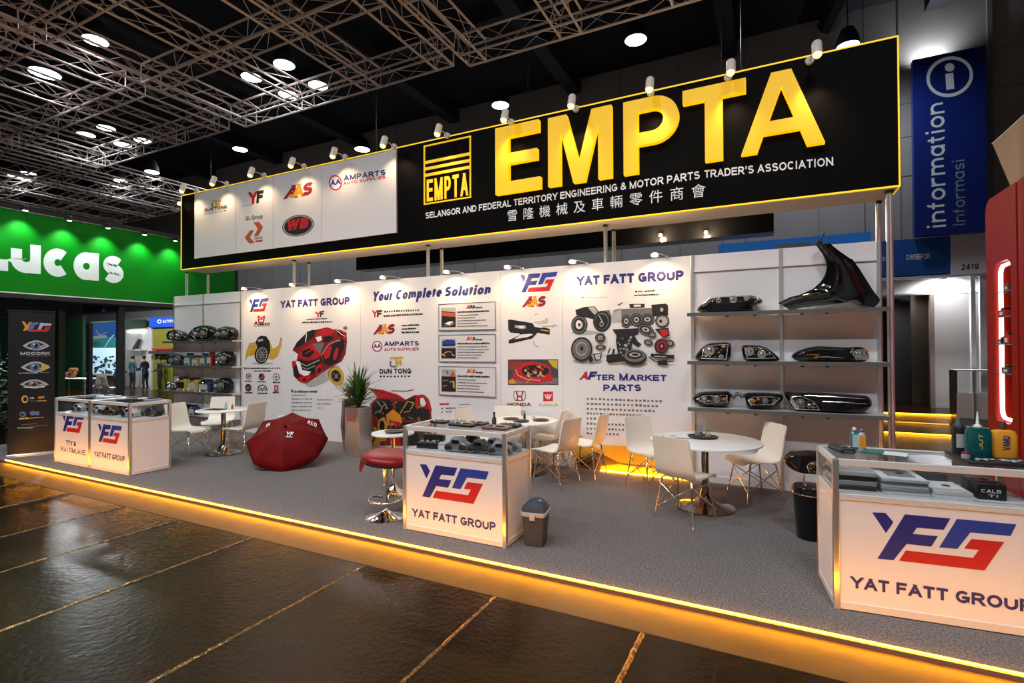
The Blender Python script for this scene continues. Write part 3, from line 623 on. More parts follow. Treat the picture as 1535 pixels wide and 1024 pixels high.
S.ell(BLACKI, 102, 870, 22, 26).poly(GREENI, [(84, 868), (100, 858), (108, 885), (92, 890)]).poly(RED, [(104, 852), (120, 862), (118, 882), (106, 878)]).line(BLACKI, [(168, 890), (172, 862), (198, 850), (222, 860), (232, 892)], 6).line(BLACKI, [(180, 892), (190, 868), (200, 892), (212, 866), (222, 892)], 5).poly(RED, [(280, 853), (308, 853), (308, 895), (280, 895)]).line(PANEL, [(288, 862), (302, 886)], 5).line(PANEL, [(300, 862), (288, 884)], 4)
for (x, y, w_) in ((78, 829, 52), (165, 833, 62), (270, 838, 50), (78, 908, 52), (165, 912, 68), (270, 906, 44)): S.bars(BLACKI, x, y, x+w_, y, 9, 5, .9)
S.build('badge_rows', pA)
# --- panel B: heading and exploded red car
pB = panel(-8.57, -6.53, 'printed panel headed with the navy group name over an exploded red car')
S = sheet((350, 390), 4.55); S.text(NAVY, 'YAT FATT GROUP', 322, 327, 793, 302, 49, weight=.285, gap=.08); S.build('heading', pB)
S = sheet((350, 390), 4.55); logo_yf(S, 560, 393, 40); S.bars(BLACKI, 497, 409, 640, 402, 8, 14, .9).bars(BLACKI, 470, 431, 678, 425, 11, 15, .8); S.build('logo', pB)
S = sheet((350, 390), 4.55)
S.ell(LGREYI, 610, 790, 130, 45, -30)
S.poly(DKRED, [(402, 615), (432, 560), (500, 495), (560, 475), (640, 458), (700, 478), (770, 490), (775, 560), (765, 640), (740, 690), (640, 745), (560, 800), (500, 840), (450, 830), (410, 790), (402, 700), (430, 690), (440, 640)])
S.poly(BLACKI, [(408, 612), (435, 560), (495, 500), (560, 478), (552, 520), (470, 580)]).poly(BLACKI, [(500, 490), (540, 475), (562, 480), (545, 525), (500, 550)]).line(WHITEI, [(500, 500), (492, 560)], 5)
S.poly(RED, [(560, 520), (605, 468), (660, 462), (690, 485), (660, 515), (600, 520)]).poly(RED, [(440, 640), (500, 590), (560, 555), (585, 600), (600, 640), (560, 675), (500, 680), (450, 665)])
S.poly(WHITEI, [(560, 525), (600, 518), (605, 545), (575, 560)]).poly(GREYI, [(540, 570), (620, 560), (610, 600), (590, 640), (560, 605)]).poly(BLACKI, [(615, 525), (660, 515), (690, 530), (640, 560), (610, 555)])
S.poly(RED, [(690, 470), (740, 478), (775, 500), (768, 545), (730, 510), (705, 505)]).poly(BLACKI, [(700, 485), (735, 490), (765, 515), (740, 525), (710, 510)]).line(WHITEI, [(705, 480), (735, 505), (762, 520)], 4)
S.poly(BLACKI, [(610, 640), (680, 570), (740, 550), (745, 620), (720, 690), (660, 720), (610, 700)]).poly(RED, [(615, 630), (665, 575), (672, 600), (655, 660), (625, 680)]).line(LGREYI, [(600, 650), (650, 575), (715, 545), (760, 570)], 5).ell(BLACKI, 735, 590, 20, 55, 12).ell(RED, 700, 640, 14, 45, 15)
S.poly(BLACKI, [(445, 675), (500, 690), (560, 680), (600, 660), (600, 720), (550, 780), (500, 760), (450, 740)]).poly(WHITEI, [(425, 690), (455, 690), (470, 750), (530, 760), (500, 800), (450, 770)]).line(LGREYI, [(455, 700), (500, 722), (590, 680)], 6).line(LGREYI, [(460, 725), (500, 745), (560, 720)], 4)
S.poly(BLACKI, [(402, 700), (425, 690), (440, 760), (455, 805), (420, 790)]).poly(RED, [(400, 690), (424, 684), (428, 715), (404, 735)]).poly(RED, [(455, 800), (520, 780), (530, 810), (490, 842), (450, 830)]).poly(BLACKI, [(470, 812), (500, 805), (498, 822), (475, 828)]).poly(RED, [(560, 730), (600, 700), (612, 760), (565, 800)]).poly(BLACKI, [(575, 745), (595, 725), (600, 755), (575, 780)])
S.poly(BLACKI, [(470, 620), (520, 600), (555, 625), (520, 665), (470, 655)]).line(RED, [(490, 640), (540, 610)], 6).ell(GREYI, 764, 462, 14, 11); S.build('printed_picture', pB, 'exploded red and black sports car')
S = sheet((350, 390), 4.55); S.ell(ORANGE, 702, 790, 52, 68, -20).ell(GOLD, 702, 790, 46, 62, -20).ell(BLACKI, 700, 790, 32, 42, -20).ell(ORANGE, 702, 792, 9, 13).line(GREYI, [(680, 770), (724, 812)], 5).line(GREYI, [(722, 768), (684, 812)], 5); S.build('printed_picture', pB, 'round gold brake disc picture')
S = sheet((350, 390), 4.55); S.text(BLACKI, 'B', 393, 902, 405, 902, 20, weight=.28).bars(BLACKI, 408, 904, 575, 904, 15, 14, .82)
for i, (x1, n) in enumerate(((500, 8), (540, 11), (535, 10), (540, 12), (530, 10))): S.bars(GREYI, 398, 926+i*25.5, x1, 926+i*25.5, 9, n, .7)
for i, (x1, n) in enumerate(((680, 7), (672, 8), (610, 3))): S.bars(GREYI, 573, 957+i*28, x1, 957+i*28, 10, n, .65)
S.build('text_block', pB)
# --- panel C: Your Complete Solution, supplier logos, red car at the foot
pC = panel(-6.53, -3.69, 'wide printed panel headed Your Complete Solution, three plaques on it')
S = sheet((540, 390), 4.55); S.text(NAVY, 'Your', 82, 283, 222, 272, 66, weight=.245, gap=.09, slant=.2, xs=.70).text(NAVY, 'Complete', 240, 270, 552, 250, 66, weight=.245, gap=.09, slant=.2, xs=.70).text(NAVY, 'Solution', 572, 249, 885, 232, 66, weight=.245, gap=.09, slant=.2, xs=.70); S.build('heading', pC)
S = sheet((540, 390), 4.55); S.text(RED, 'Y', 84, 391, 116, 390, 48, weight=.28).text(BLACKI, 'F', 113, 390, 146, 389, 48, weight=.28, slant=.1).bars(BLACKI, 163, 358, 408, 347, 14, 15, .7).bars(BLACKI, 160, 388, 430, 373, 14, 22, .8); S.build('logo', pC)
S = sheet((540, 390), 4.55); logo_aas(S, 92, 508, 66, .25, 6)
for i in range(3): S.bars(BLACKI, 282, 452+i*24, 404-(25 if i == 1 else 0), 447+i*24, 12, 9, .9)
S.build('logo', pC)
S = sheet((540, 390), 4.55); logo_amparts(S, 116, 588, 36, 3); S.build('logo', pC)
S = sheet((540, 390), 4.55); logo_duntong(S, 133, 776, 216, 2); S.build('logo', pC)
S = sheet((480, 540), 3.657)      # red car with raised wing, gold engine parts in front
S.poly(DKRED, [(250, 330), (275, 240), (310, 205), (400, 200), (470, 215), (520, 190), (575, 192), (605, 240), (612, 330), (612, 468), (250, 470)])
S.poly(RED, [(262, 152), (345, 163), (430, 190), (468, 216), (415, 205), (320, 208), (290, 175)]).line(BLACKI, [(300, 165), (420, 200)], 4).line(DKRED, [(390, 168), (470, 170), (515, 162)], 5)
S.poly(BLACKI, [(285, 250), (320, 215), (375, 215), (405, 240), (390, 300), (330, 320), (290, 300)]).poly(BLACKI, [(400, 230), (470, 222), (520, 200), (540, 260), (600, 270), (600, 330), (470, 330), (420, 290)])
S.line(GOLD, [(440, 290), (480, 225), (515, 235), (490, 280), (460, 285)], 5).line(LGREYI, [(310, 225), (340, 260), (325, 290)], 4).line(LGREYI, [(345, 225), (370, 265)], 4).line(RED, [(530, 260), (530, 205), (560, 192), (590, 215), (608, 280)], 14).poly(PANEL, [(548, 210), (565, 205), (582, 235), (570, 255), (550, 245)])
S.poly(ORANGE, [(360, 300), (400, 270), (440, 300), (450, 345), (370, 360)]).poly(GOLD, [(315, 330), (350, 310), (370, 350), (365, 440), (320, 450)]).ell(BLACKI, 340, 360, 14, 30).poly(RED, [(380, 330), (440, 340), (440, 470), (385, 470)]).poly(GOLD, [(255, 360), (310, 370), (330, 468), (255, 470)]).ell(BLACKI, 282, 412, 20, 45).ell(GOLD, 282, 412, 11, 28).poly(BLACKI, [(395, 360), (440, 365), (440, 420), (400, 410)]).ell(LGREYI, 395, 350, 9, 9).line(GREENI, [(484, 312), (510, 322)], 8)
S.poly(BLACKI, [(450, 340), (600, 340), (600, 468), (450, 468)])
for i in range(54):
    x, y = 275+rg.random()*300, 225+rg.random()*225; a_ = rg.uniform(-1.2, 1.2); L_ = rg.uniform(8, 34)
    S.line([GOLD, BLACKI, LGREYI, RED, ORANGE, DKRED, BLACKI][i % 7], [(x, y), (x+L_*.6*math.cos(a_), y+L_*.6*math.sin(a_)), (x+L_*math.cos(a_+.5), y+L_*math.sin(a_+.5))], rg.uniform(1.5, 4.5))
S.build('printed_picture', pC, 'opened red car with gold engine parts')
S = sheet((600, 590), 3.938); S.bars(RED, 232, 68, 290, 66, 11, 5, .95).bars(GREYI, 345, 68, 415, 66, 5, 8, .8)
for i in range(2): S.poly(BLACKI, [(238, 92+i*20), (252, 82+i*20), (252, 92+i*20)]).bars(GREYI, 268, 92+i*20, 326, 90+i*20, 11, 6, .8).bars(GREYI, 348, 90+i*20, 410, 88+i*20, 9, 4, .6)
S.build('text_block', pC)
# --- panel D
pD = panel(-3.69, -2.672, 'narrow printed panel with a black tool-like part and a framed red car')
S = sheet((740, 380), 4.55); yfg(S, 180, 268, 437, 262, 124); S.build('logo', pD, 'blue and red YFG monogram')
S = sheet((740, 380), 4.55); logo_aas(S, 198, 366, 72, .26, 4); S.build('logo', pD)
S = sheet((740, 380), 4.55)
S.poly(BLACKI, [(98, 455), (112, 450), (265, 475), (280, 500), (320, 508), (345, 505), (385, 515), (382, 555), (340, 548), (300, 540), (265, 580), (130, 612), (103, 615), (103, 592), (180, 555), (175, 545), (115, 540), (100, 520)]).poly(PANEL, [(185, 553), (255, 548), (270, 555), (225, 572), (140, 585)]).poly(LGREYI, [(145, 490), (215, 490), (222, 510), (190, 516), (145, 505)]).poly(WHITEI, [(170, 497), (205, 495), (208, 506), (178, 508)])
S.line(GOLD, [(275, 470), (330, 462), (362, 450), (366, 440)], 4).line(GREYI, [(300, 480), (365, 470), (362, 440)], 3).line(GOLD, [(335, 500), (380, 495), (438, 492)], 4).line(GREYI, [(400, 505), (420, 480)], 3).line(GOLD, [(320, 520), (380, 530)], 7).line(BLACKI, [(270, 600), (280, 630), (305, 637)], 3).line(GREYI, [(283, 420), (298, 410)], 4); S.build('printed_picture', pD, 'black tool-like car part')
S = sheet((740, 380), 4.55); DG = mat('dark_grey_print', (.05, .055, .065), .5)
S.poly(BLACKI, [(98, 724), (440, 722), (442, 896), (98, 896)]).poly(DG, [(103, 730), (435, 728), (437, 890), (103, 890)]).poly(mat('muted_red_print', (.25, .04, .03), .5), [(103, 730), (200, 730), (150, 800), (103, 790)]).poly(GOLD, [(370, 728), (435, 728), (436, 790), (400, 770)]).poly(GREYI, [(103, 860), (437, 850), (437, 890), (103, 890)])
S.poly(RED, [(130, 830), (150, 780), (200, 745), (260, 735), (350, 755), (385, 775), (392, 830), (410, 850), (400, 868), (300, 885), (180, 872), (140, 855)]).ell(BLACKI, 285, 800, 95, 42).line(LGREYI, [(150, 790), (165, 830), (230, 860), (320, 865)], 6)
for i in range(26): S.ell([ORANGE, LGREYI, RED, GOLD, BLACKI][i % 5], 205+rg.random()*160, 765+rg.random()*75, 5+rg.random()*9, 4+rg.random()*6, rg.random()*90, 8)
S.line(GOLD, [(225, 880), (260, 850)], 6).poly(ORANGE, [(105, 870), (130, 850), (160, 888), (105, 888)]); S.build('framed_picture', pD, 'dark framed picture of a red car with open bodywork')
S = sheet((740, 380), 4.55); S.line(DKRED, [(140, 940), (137, 985), (150, 1003), (205, 1003), (217, 985), (214, 940), (140, 940)], 5).line(DKRED, [(155, 942), (165, 975), (190, 975), (200, 942)], 9).line(DKRED, [(160, 1000), (165, 975)], 9).line(DKRED, [(195, 1000), (190, 975)], 9).text(DKRED, 'HONDA', 95, 1042, 255, 1042, 24, weight=.26, xs=1.2)
S.poly(RED, [(338, 944), (405, 942), (405, 1006), (338, 1008)]).line(WHITEI, [(350, 962), (358, 985), (385, 985), (394, 960)], 6).line(WHITEI, [(366, 960), (366, 995)], 6).line(WHITEI, [(379, 960), (379, 995)], 6).text(GOLD, 'FUMILIA', 310, 1042, 440, 1042, 17, weight=.24, xs=1.0); S.build('logo', pD, 'two red car maker badges with names')
# --- panel E
pE = panel(-2.672, -.895, 'printed panel with a pile of black car parts and a yellow sweep')
S = sheet((740, 380), 4.55); S.text(NAVY, 'YAT FATT GROUP', 568, 219, 1296, 181, 62, weight=.285, gap=.08); S.build('heading', pE)
S = sheet((740, 380), 4.55); S.bars(BLACKI, 965, 266, 978, 266, 14, 1, 1).bars(RED, 985, 266, 1020, 264, 14, 3, .9).bars(BLACKI, 1028, 264, 1098, 258, 12, 6, .85).bars(BLACKI, 960, 290, 1130, 284, 10, 14, .85).line(GREYI, [(605, 305), (780, 296)], 2).bars(BLACKI, 605, 304, 612, 304, 12, 1, 1); S.build('text_block', pE)
S = sheet((740, 380), 4.55)      # pile of parts: wheels, housings, engine, pedals
def wheel(cx, cy, rx, ry, rot=0):
    S.ell(BLACKI, cx, cy, rx, ry, rot).ell(GREYI, cx, cy, rx*.86, ry*.86, rot).ell(BLACKI, cx, cy, rx*.72, ry*.72, rot).ell(LGREYI, cx, cy, rx*.45, ry*.45, rot).ell(BLACKI, cx, cy, rx*.2, ry*.2, rot)
S.ell(LGREYI, 620, 540, 90, 16).ell(LGREYI, 640, 735, 100, 20).ell(LGREYI, 960, 755, 90, 14)
S.poly(LGREYI, [(805, 470), (810, 400), (870, 385), (890, 470)]).poly(GREYI, [(870, 378), (1085, 372), (1090, 480), (875, 500)]).poly(BLACKI, [(1075, 350), (1175, 342), (1190, 355), (1190, 425), (1085, 430)]).poly(BLACKI, [(925, 345), (1030, 343), (1030, 368), (930, 372)]).poly(PANEL, [(955, 350), (1005, 349), (1003, 362), (957, 363)])
S.line(GREYI, [(815, 395), (865, 378)], 8).line(BLACKI, [(845, 355), (880, 335)], 6).poly(BLACKI, [(558, 385), (620, 365), (690, 360), (715, 395), (690, 450), (600, 430), (565, 420)]).poly(LGREYI, [(645, 370), (685, 362), (710, 400), (690, 420)])
wheel(585, 487, 56, 65, 5); S.ell(PANEL, 580, 485, 20, 30).ell(BLACKI, 585, 487, 9, 12)
S.poly(GREYI, [(720, 395), (790, 385), (805, 430), (800, 480), (760, 400)]).ell(BLACKI, 740, 462, 62, 72, 6).ell(GREYI, 738, 462, 48, 58, 6).ell(BLACKI, 736, 465, 44, 52, 6).line(LGREYI, [(720, 425), (745, 470)], 7).ell(LGREYI, 737, 482, 14, 17).ell(BLACKI, 737, 482, 9, 11)
for cx, cy, rx, ry in ((905, 462, 34, 45), (975, 452, 40, 45), (1050, 450, 50, 38), (1150, 460, 48, 45)): wheel(cx, cy, rx, ry)
S.ell(LGREYI, 1152, 462, 34, 32).ell(BLACKI, 1140, 462, 10, 12)
S.poly(BLACKI, [(810, 518), (985, 510), (990, 545), (960, 560), (985, 600), (1010, 620), (985, 640), (945, 610), (940, 670), (850, 690), (835, 600), (840, 560)])
for i in range(40): S.ell([GREYI, LGREYI, BLACKI][i % 3], 850+rg.random()*90, 570+rg.random()*110, 4+rg.random()*7, 4+rg.random()*6, 0, 7)
for cx, cy, rx, ry, ro in ((730, 575, 36, 34, 0), (733, 640, 36, 20, 0), (1040, 520, 58, 36, 20), (1085, 555, 28, 22, 0), (1058, 607, 32, 22, 10), (1205, 612, 34, 24, 20)): wheel(cx, cy, rx, ry, ro)
S.poly(BLACKI, [(1100, 515), (1195, 508), (1203, 560), (1160, 578), (1125, 540)]).poly(RED, [(1130, 520), (1185, 518), (1195, 550), (1160, 572)]).ell(BLACKI, 1147, 632, 48, 52, 20).ell(DKRED, 1150, 632, 38, 42, 20).ell(BLACKI, 1150, 635, 20, 26).ell(LGREYI, 1150, 632, 7, 11)
wheel(605, 652, 73, 82, 5); S.ell(GREYI, 605, 650, 50, 60).ell(LGREYI, 605, 650, 40, 46).ell(GREYI, 606, 650, 36, 40).ell(BLACKI, 606, 648, 12, 15)
S.line(BLACKI, [(685, 690), (745, 678)], 7).line(BLACKI, [(690, 690), (700, 730), (730, 725), (740, 685)], 8).ell(BLACKI, 668, 722, 14, 22).line(BLACKI, [(785, 680), (800, 645)], 9).line(BLACKI, [(820, 690), (825, 650)], 14)
S.poly(BLACKI, [(775, 690), (880, 685), (895, 735), (790, 748), (773, 735)]).ell(BLACKI, 967, 708, 82, 54).ell(GREYI, 967, 698, 72, 42).ell(BLACKI, 967, 692, 55, 28).ell(LGREYI, 967, 690, 40, 15).ell(BLACKI, 970, 690, 22, 9)
S.line(BLACKI, [(1075, 695), (1130, 700), (1235, 705)], 26).line(BLACKI, [(1060, 705), (1110, 740), (1230, 738)], 8).poly(BLACKI, [(1120, 730), (1185, 728), (1192, 762), (1125, 760)]).line(LGREYI, [(1100, 700), (1180, 705)], 5).ell(LGREYI, 1150, 385, 11, 14); S.build('printed_picture', pE, 'pile of black and grey car parts')
S = sheet((740, 380), 4.55); S.text(RED, 'A', 585, 864, 640, 862, 55, weight=.28, slant=.35).text(NAVY, 'F', 640, 862, 690, 861, 55, weight=.3, slant=.3).text(NAVY, 'TER', 700, 866, 825, 866, 40, weight=.25).text(NAVY, 'M', 858, 868, 915, 868, 50, weight=.24).text(NAVY, 'ARKET', 924, 868, 1180, 870, 41, weight=.25).text(NAVY, 'PARTS', 748, 938, 1006, 939, 44, weight=.25, xs=1.1); S.build('heading', pE)
S = sheet((760, 580), 3.4125)
for i, (x1, n, y) in enumerate(((800, 19, 66), (780, 18, 91), (765, 17, 117), (710, 18, 141), (530, 7, 167), (680, 15, 193), (680, 15, 218), (580, 9, 243))): S.bars(GREYI, 408, y, x1, y+14*(x1-408)/390, 12, n, .62)
S.build('text_block', pE)
S = sheet((760, 580), 3.4125); YW = mat('yellow_sweep_print', (.80, .42, .02), .5); YD = mat('dark_sweep_print', (.16, .09, .03), .5)
S.poly(YW, [(352, 222), (420, 290), (478, 320), (478, 297), (600, 303), (700, 310), (830, 325), (925, 335), (925, 478), (480, 433), (352, 420), (335, 330)]).poly(YD, [(345, 370), (400, 355), (440, 330), (500, 350), (570, 385), (640, 395), (925, 420), (925, 478), (480, 433), (350, 418)]).poly(YW, [(480, 408), (570, 395), (640, 405), (925, 440), (925, 478), (480, 433)]).poly(BLACKI, [(352, 368), (388, 358), (404, 392), (440, 378), (420, 398), (395, 402), (360, 395)]); S.build('printed_picture', pE, 'yellow sweep along the foot of the panel')
a = onZ(897, 709, .02); strip('strip_light', 'short amber strip light on the floor along the foot of the right printed panel', [(-2.1, WY-.06, .026), (-.95, WY-.06, .026)], .011)

# --- three plaques
def plaque(c, label, pic):
    P = [onY(540+x/4.55, 390+y/4.55, WY-.03) for x, y in c]; x0 = (P[0].x+P[3].x)/2; x1 = (P[1].x+P[2].x)/2; z1 = (P[0].z+P[1].z)/2; z0 = (P[2].z+P[3].z)/2
    t = thing('info_plaque', label, 'plaque', ((x0+x1)/2, WY-.02, z0), group='white plaques on the wide panel')
    w_, h_ = x1-x0, z1-z0
    MB().rbox((0, 0, h_/2), (w_, h_, .022), .02, Matrix.Rotation(PI/2, 3, 'X')).build('backing_plate', mat('plaque_white', (.70, .68, .68), .3), t, 30)
    mb = MB(); e = .008; q = -.012
    for a in ((-w_/2, w_/2, 0, e), (-w_/2, w_/2, h_-e, h_), (-w_/2, -w_/2+e, 0, h_), (w_/2-e, w_/2, 0, h_)): mb.bx(a[0], a[1], q-.004, q+.002, a[2], a[3])
    mb.build('rim', mat('plaque_rim', (.10, .10, .10), .4), t)
    for i, sx, sz in ((0, -1, 1), (1, 1, 1), (2, -1, -1), (3, 1, -1)):
        pass
    S = Sheet(lambda x, y: Vector((x0+.0+x*w_, WY-.032, z1-y*h_)), (0, -1, 0)); S.poly(BLACKI, [(.05, .15), (.31, .15), (.31, .88), (.05, .88)])
    if pic == 0: S.poly(RUST, [(.05, .3), (.31, .36), (.31, .5), (.05, .45)]).poly(LGREYI, [(.05, .15), (.31, .15), (.31, .34), (.05, .26)]).poly(WHITEI, [(.1, .75), (.2, .66), (.28, .68), (.2, .8)]).line(GOLD, [(.07, .82), (.2, .84), (.29, .74)], .015)
    if pic == 1: S.poly(LGREYI, [(.05, .15), (.31, .15), (.31, .5), (.05, .5)]).poly(BLUE, [(.06, .26), (.14, .18), (.29, .2), (.31, .38), (.08, .4)]).poly(BLACKI, [(.06, .36), (.3, .36), (.29, .42), (.08, .43)]).line(ORANGE, [(.1, .7), (.16, .62), (.24, .65)], .03).line(WHITEI, [(.07, .72), (.12, .8)], .02).line(WHITEI, [(.24, .72), (.29, .78)], .02)
    if pic == 2: S.poly(LGREYI, [(.05, .1), (.31, .1), (.31, .35), (.05, .35)]).poly(RUST, [(.2, .35), (.26, .13), (.3, .3), (.3, .36)]).line(BLACKI, [(.08, .18), (.16, .16), (.17, .28)], .02).line(GOLD, [(.2, .55), (.27, .5), (.28, .75)], .03).line(GREYI, [(.07, .5), (.18, .48)], .04).line(LGREYI, [(.08, .7), (.15, .66)], .02)
    S.build('picture', t)
    S = Sheet(lambda x, y: Vector((x0+x*w_, WY-.032, z1-y*h_)), (0, -1, 0)); S.text(RED, 'A', .5, .22, .56, .22, .14, weight=.26, slant=.2).text(ORANGE if pic != 0 else NAVY, 'A', .55, .22, .62, .22, .14, weight=.26).text(RED if pic == 2 else BLACKI, 'S', .61, .22, .66, .22, .13, weight=.26).bars(BLACKI, .67, .22, .78, .22, .06, 5, .9)
    S.bars(BLACKI, .34, .36, .9, .36, .065, 22, .85)
    for i in range(5): S.bars(GREYI, .34, .47+i*.1, .9-rg.random()*.25, .47+i*.1, .04, 24, .85, rg)
    S.build('text_block', t)
plaque([(535, 302), (922, 280), (925, 467), (537, 486)], 'topmost white plaque on the wide panel, brown picture at its left', 0)
plaque([(535, 514), (922, 499), (926, 690), (537, 698)], 'middle white plaque on the wide panel, blue car picture at its left', 1)
plaque([(535, 728), (924, 724), (928, 928), (537, 926)], 'lowest white plaque on the wide panel, dark engine picture at its left', 2)

# --- halogen lamps along the top of the wall
HAL = mat('halogen_bulb', (1, .85, .6), .3, emit=(1.0, 0.62, 0.28), estr=5)
for k, (X, wh) in enumerate(((-9.30, 'over the small monogram by the left shelves'), (-7.95, 'over the first half of the left group heading'), (-6.8, 'over the end of the left group heading'), (-5.78, 'over the word Your'),
                            (-4.5, 'over the word Solution'), (-3.43, 'over the large monogram'), (-2.42, 'left of the right group heading'), (-1.30, 'over the last word of the right group heading'))):
    t = thing('halogen_spotlight', 'small halogen lamp on the wall top ' + wh, 'spotlight', (X+.1, WY-.0, WZ), group='small halogen lamps on the top of the booth wall')
    MB().bx(-.02, .02, -.03, .03, 0, .02).build('clamp', ALU, t); MB().tube([(0, 0, .02), (-.06, -.12, .035), (-.1, -.25, .02)], .006, 6).build('arm', ALU, t, 40)
    MB().lathe([(.03, .025), (.05, .015), (.055, -.012), (.05, -.02)], 16, (-.1, -.28, 0)).build('lamp_head', WHITE, t, 40)
    MB().lathe([(0, -.028), (.035, -.026), (.042, -.02)], 14, (-.1, -.28, 0)).build('bulb', HAL, t, 40)
    light('underside_fill', 'POINT', (-.1, -.36, -.0), 7, WARM, t, size=.03)  # added point light that brightens the fascia underside
    light('halogen_light', 'SPOT', (-.1, -.27, -.035), 27, (1.0, .64, .32), t, to=(-.1, 0.05, -.6), size=.03, cone=130, blend=.8)
# ================================================================== shelf bays
AMB = mat('amber_indicator', (.42, .14, .015), .15, coat=.3); REFL = mat('chrome_reflector', (.80, .77, .73), .22, .75, bump=.5, nscale=40); EDGEM = mat('shelf_edge_metal', (.20, .19, .18), .35, .6); WINGM = mat('gloss_black_wing', (.004, .004, .005), .07, coat=.6, spec=.5); SHELF = mat('shelf_board', (.62, .60, .58), .35, .2)
def shelf_bay(label, x0, x1, xm, yf, zs, back_label=None):
    t = thing('shelf_unit', label, 'shelf', ((x0+x1)/2, WY-.02, CZ))
    for X in (x0+.02, xm, x1-.02):
        MB().bx(X-.02, X+.02, WY-.05, WY-.006, CZ, WZ-.005).build('post', ALU, t, world=True, bev=.004)
    for a, b in ((x0+.04, xm-.02), (xm+.02, x1-.04)):
        MB().bx(a, b, WY-.022, WY-.008, CZ, WZ-.03).build('back_panel', WALLW, t, world=True)
        mb = MB(); mb.bx(a, b, WY-.045, WY-.02, 2.70, 2.735).bx(a, b, WY-.03, WY-.008, 2.735, WZ-.006); mb.build('header_rail', WHITE, t, world=True)
        MB().bx(a, b, WY-.035, WY-.02, CZ, .1).build('plinth', WHITE, t, world=True)
    for z in zs:
        o = MB().bx(x0-.005, x1+.015, yf, WY-.05, z-.022, z).build('shelf_board', SHELF, t, world=True)
        MB().bx(x0-.006, x1+.016, yf-.006, yf, z-.044, z+.002).build('front_edge', EDGEM, o, world=True)
        mb = MB()
        for X in (x0+.45, x0+.75, xm+.2, x1-.55): mb.bx(X-.018, X+.018, yf-.002, yf+.03, z-.058, z-.022)
        mb.build('bracket', BLACKP, o, world=True)
        for X in (x0+.35, x1-.3):
            pass
    return t
ZR = (2.155, 1.565, .995); YR = 6.62
shelf_bay('white shelf bay at the right end of the booth wall, holding black car lamps', -.89, 1.13, .14, YR, ZR)
ZL = (1.90, 1.365, .81, .30); YL = 6.74
shelf_bay('white shelf bay at the left end of the booth wall, crowded with small car parts', -12.07, -9.72, -10.98, YL, ZL)

# ------------------------------------------------------------------ car lamps, traced in side view and given real depth
def auto_lamp(name, label, cat, off, k, yc, zb, outline, depth, lens=None, bowls=(), ambers=(), lines=(), extra=None, group=None, body=GLOSSB, hgt=None):
    P = lambda x, y: onY(off[0]+x/k, off[1]+y/k, yc)
    pts = [P(*q) for q in outline]; cx = sum(p.x for p in pts)/len(pts); zmin = min(p.z for p in pts)
    base = Vector((cx, yc, zb)); dz = zb-zmin; Lc = lambda q, y=0.0: Vector((P(*q).x-cx, y, P(*q).z-zmin))
    t = thing(name, label, cat, base, group=group)
    # denser outline for a smooth silhouette
    O = []; n = len(outline)
    for i in range(n):
        a, b = Vector(outline[i]), Vector(outline[(i+1) % n]); m_ = max(1, int((b-a).length/22))
        for j in range(m_): O.append(Lc(a.lerp(b, j/m_)))
    for _ in range(1): O = [O[i]*.5 + O[i-1]*.25 + O[(i+1) % len(O)]*.25 for i in range(len(O))]
    zlow = min(p.z for p in O); O = [p - Vector((0, 0, zlow)) for p in O]
    mb = MB(); mb.pillow(O, depth); mb.v = [(x, y, max(z, 0.0005)) for x, y, z in mb.v]; mb.build('housing', body, t, 50)
    fy = -depth*.5
    if lens:
        Lq = [Lc(q, fy-.001) for q in lens]; c = sum(Lq, Vector())/len(Lq)
        mb = MB(); mb.loft([[p+Vector((0, .02, 0)) for p in Lq], Lq, [c+(p-c)*.93+Vector((0, -.004, 0)) for p in Lq], [c+(p-c)*.88+Vector((0, .012, 0)) for p in Lq]], False, True); r = mb.build('reflector', REFL, t, 35)
        for (bx_, by_, br) in bowls:
            q = Lc((bx_, by_), fy+.0); R0 = br/k*abs(P(100, 0).x-P(0, 0).x)*k/100
            MB().lathe([(R0*1.08, -.014), (R0, -.018), (R0*.92, -.012), (R0*.6, .02), (R0*.2, .035)], 18, q+Vector((0, 0, 0)), Matrix.Rotation(-PI/2, 3, 'X')).build('lamp_bowl', CHROME, t, 50)
            MB().ball(q+Vector((0, -.012, 0)), R0*.55, 12, 8).build('projector_bulb', mat('lamp_bulb_glass', (.30, .32, .34), .05, .6, coat=1), t, 60)
        for (ax_, ay_, ar) in ambers:
            q = Lc((ax_, ay_), fy-.008); R0 = ar*abs(P(100, 0).x-P(0, 0).x)/100
            MB().ball(q, (R0*1.1, R0*.5, R0*.8), 12, 8).build('indicator', AMB, t, 60)
        rf = random.Random(len(outline)*7+int(outline[0][0])); mb = MB()
        lo, hi = Vector((min(p.x for p in Lq), 0, min(p.z for p in Lq))), Vector((max(p.x for p in Lq), 0, max(p.z for p in Lq))); sz = (hi.z-lo.z)
        for i in range(26):
            e_ = rf.randrange(len(Lq)); q = c.lerp(Lq[e_].lerp(Lq[(e_+1) % len(Lq)], rf.random()), rf.uniform(.35, .86)); s_ = sz*rf.uniform(.03, .075)
            mb.box(q+Vector((0, -.004, 0)), (s_*rf.uniform(1, 2.6), .008, s_), Matrix.Rotation(rf.uniform(-.7, .7), 3, 'Y') @ Matrix.Rotation(rf.uniform(-.6, .6), 3, 'X'))
        mb.build('reflector_facets', CHROME, r)
        mb = MB(); mb.loft([[p+Vector((0, .004, 0)) for p in Lq], [c+(p-c)*.97+Vector((0, -.016, 0)) for p in Lq], [c+(p-c)*.7+Vector((0, -.034, 0)) for p in Lq]], False, True); mb.build('clear_cover', LENS, t, 60)
    if lines:
        mb = MB()
        for ln, w_ in lines: mb.tube([Lc(q, fy+.0) for q in ln], w_, 6)
        mb.build('trim_strip', CHROME, t, 50)
    if extra: extra(t, Lc, fy)
    return t
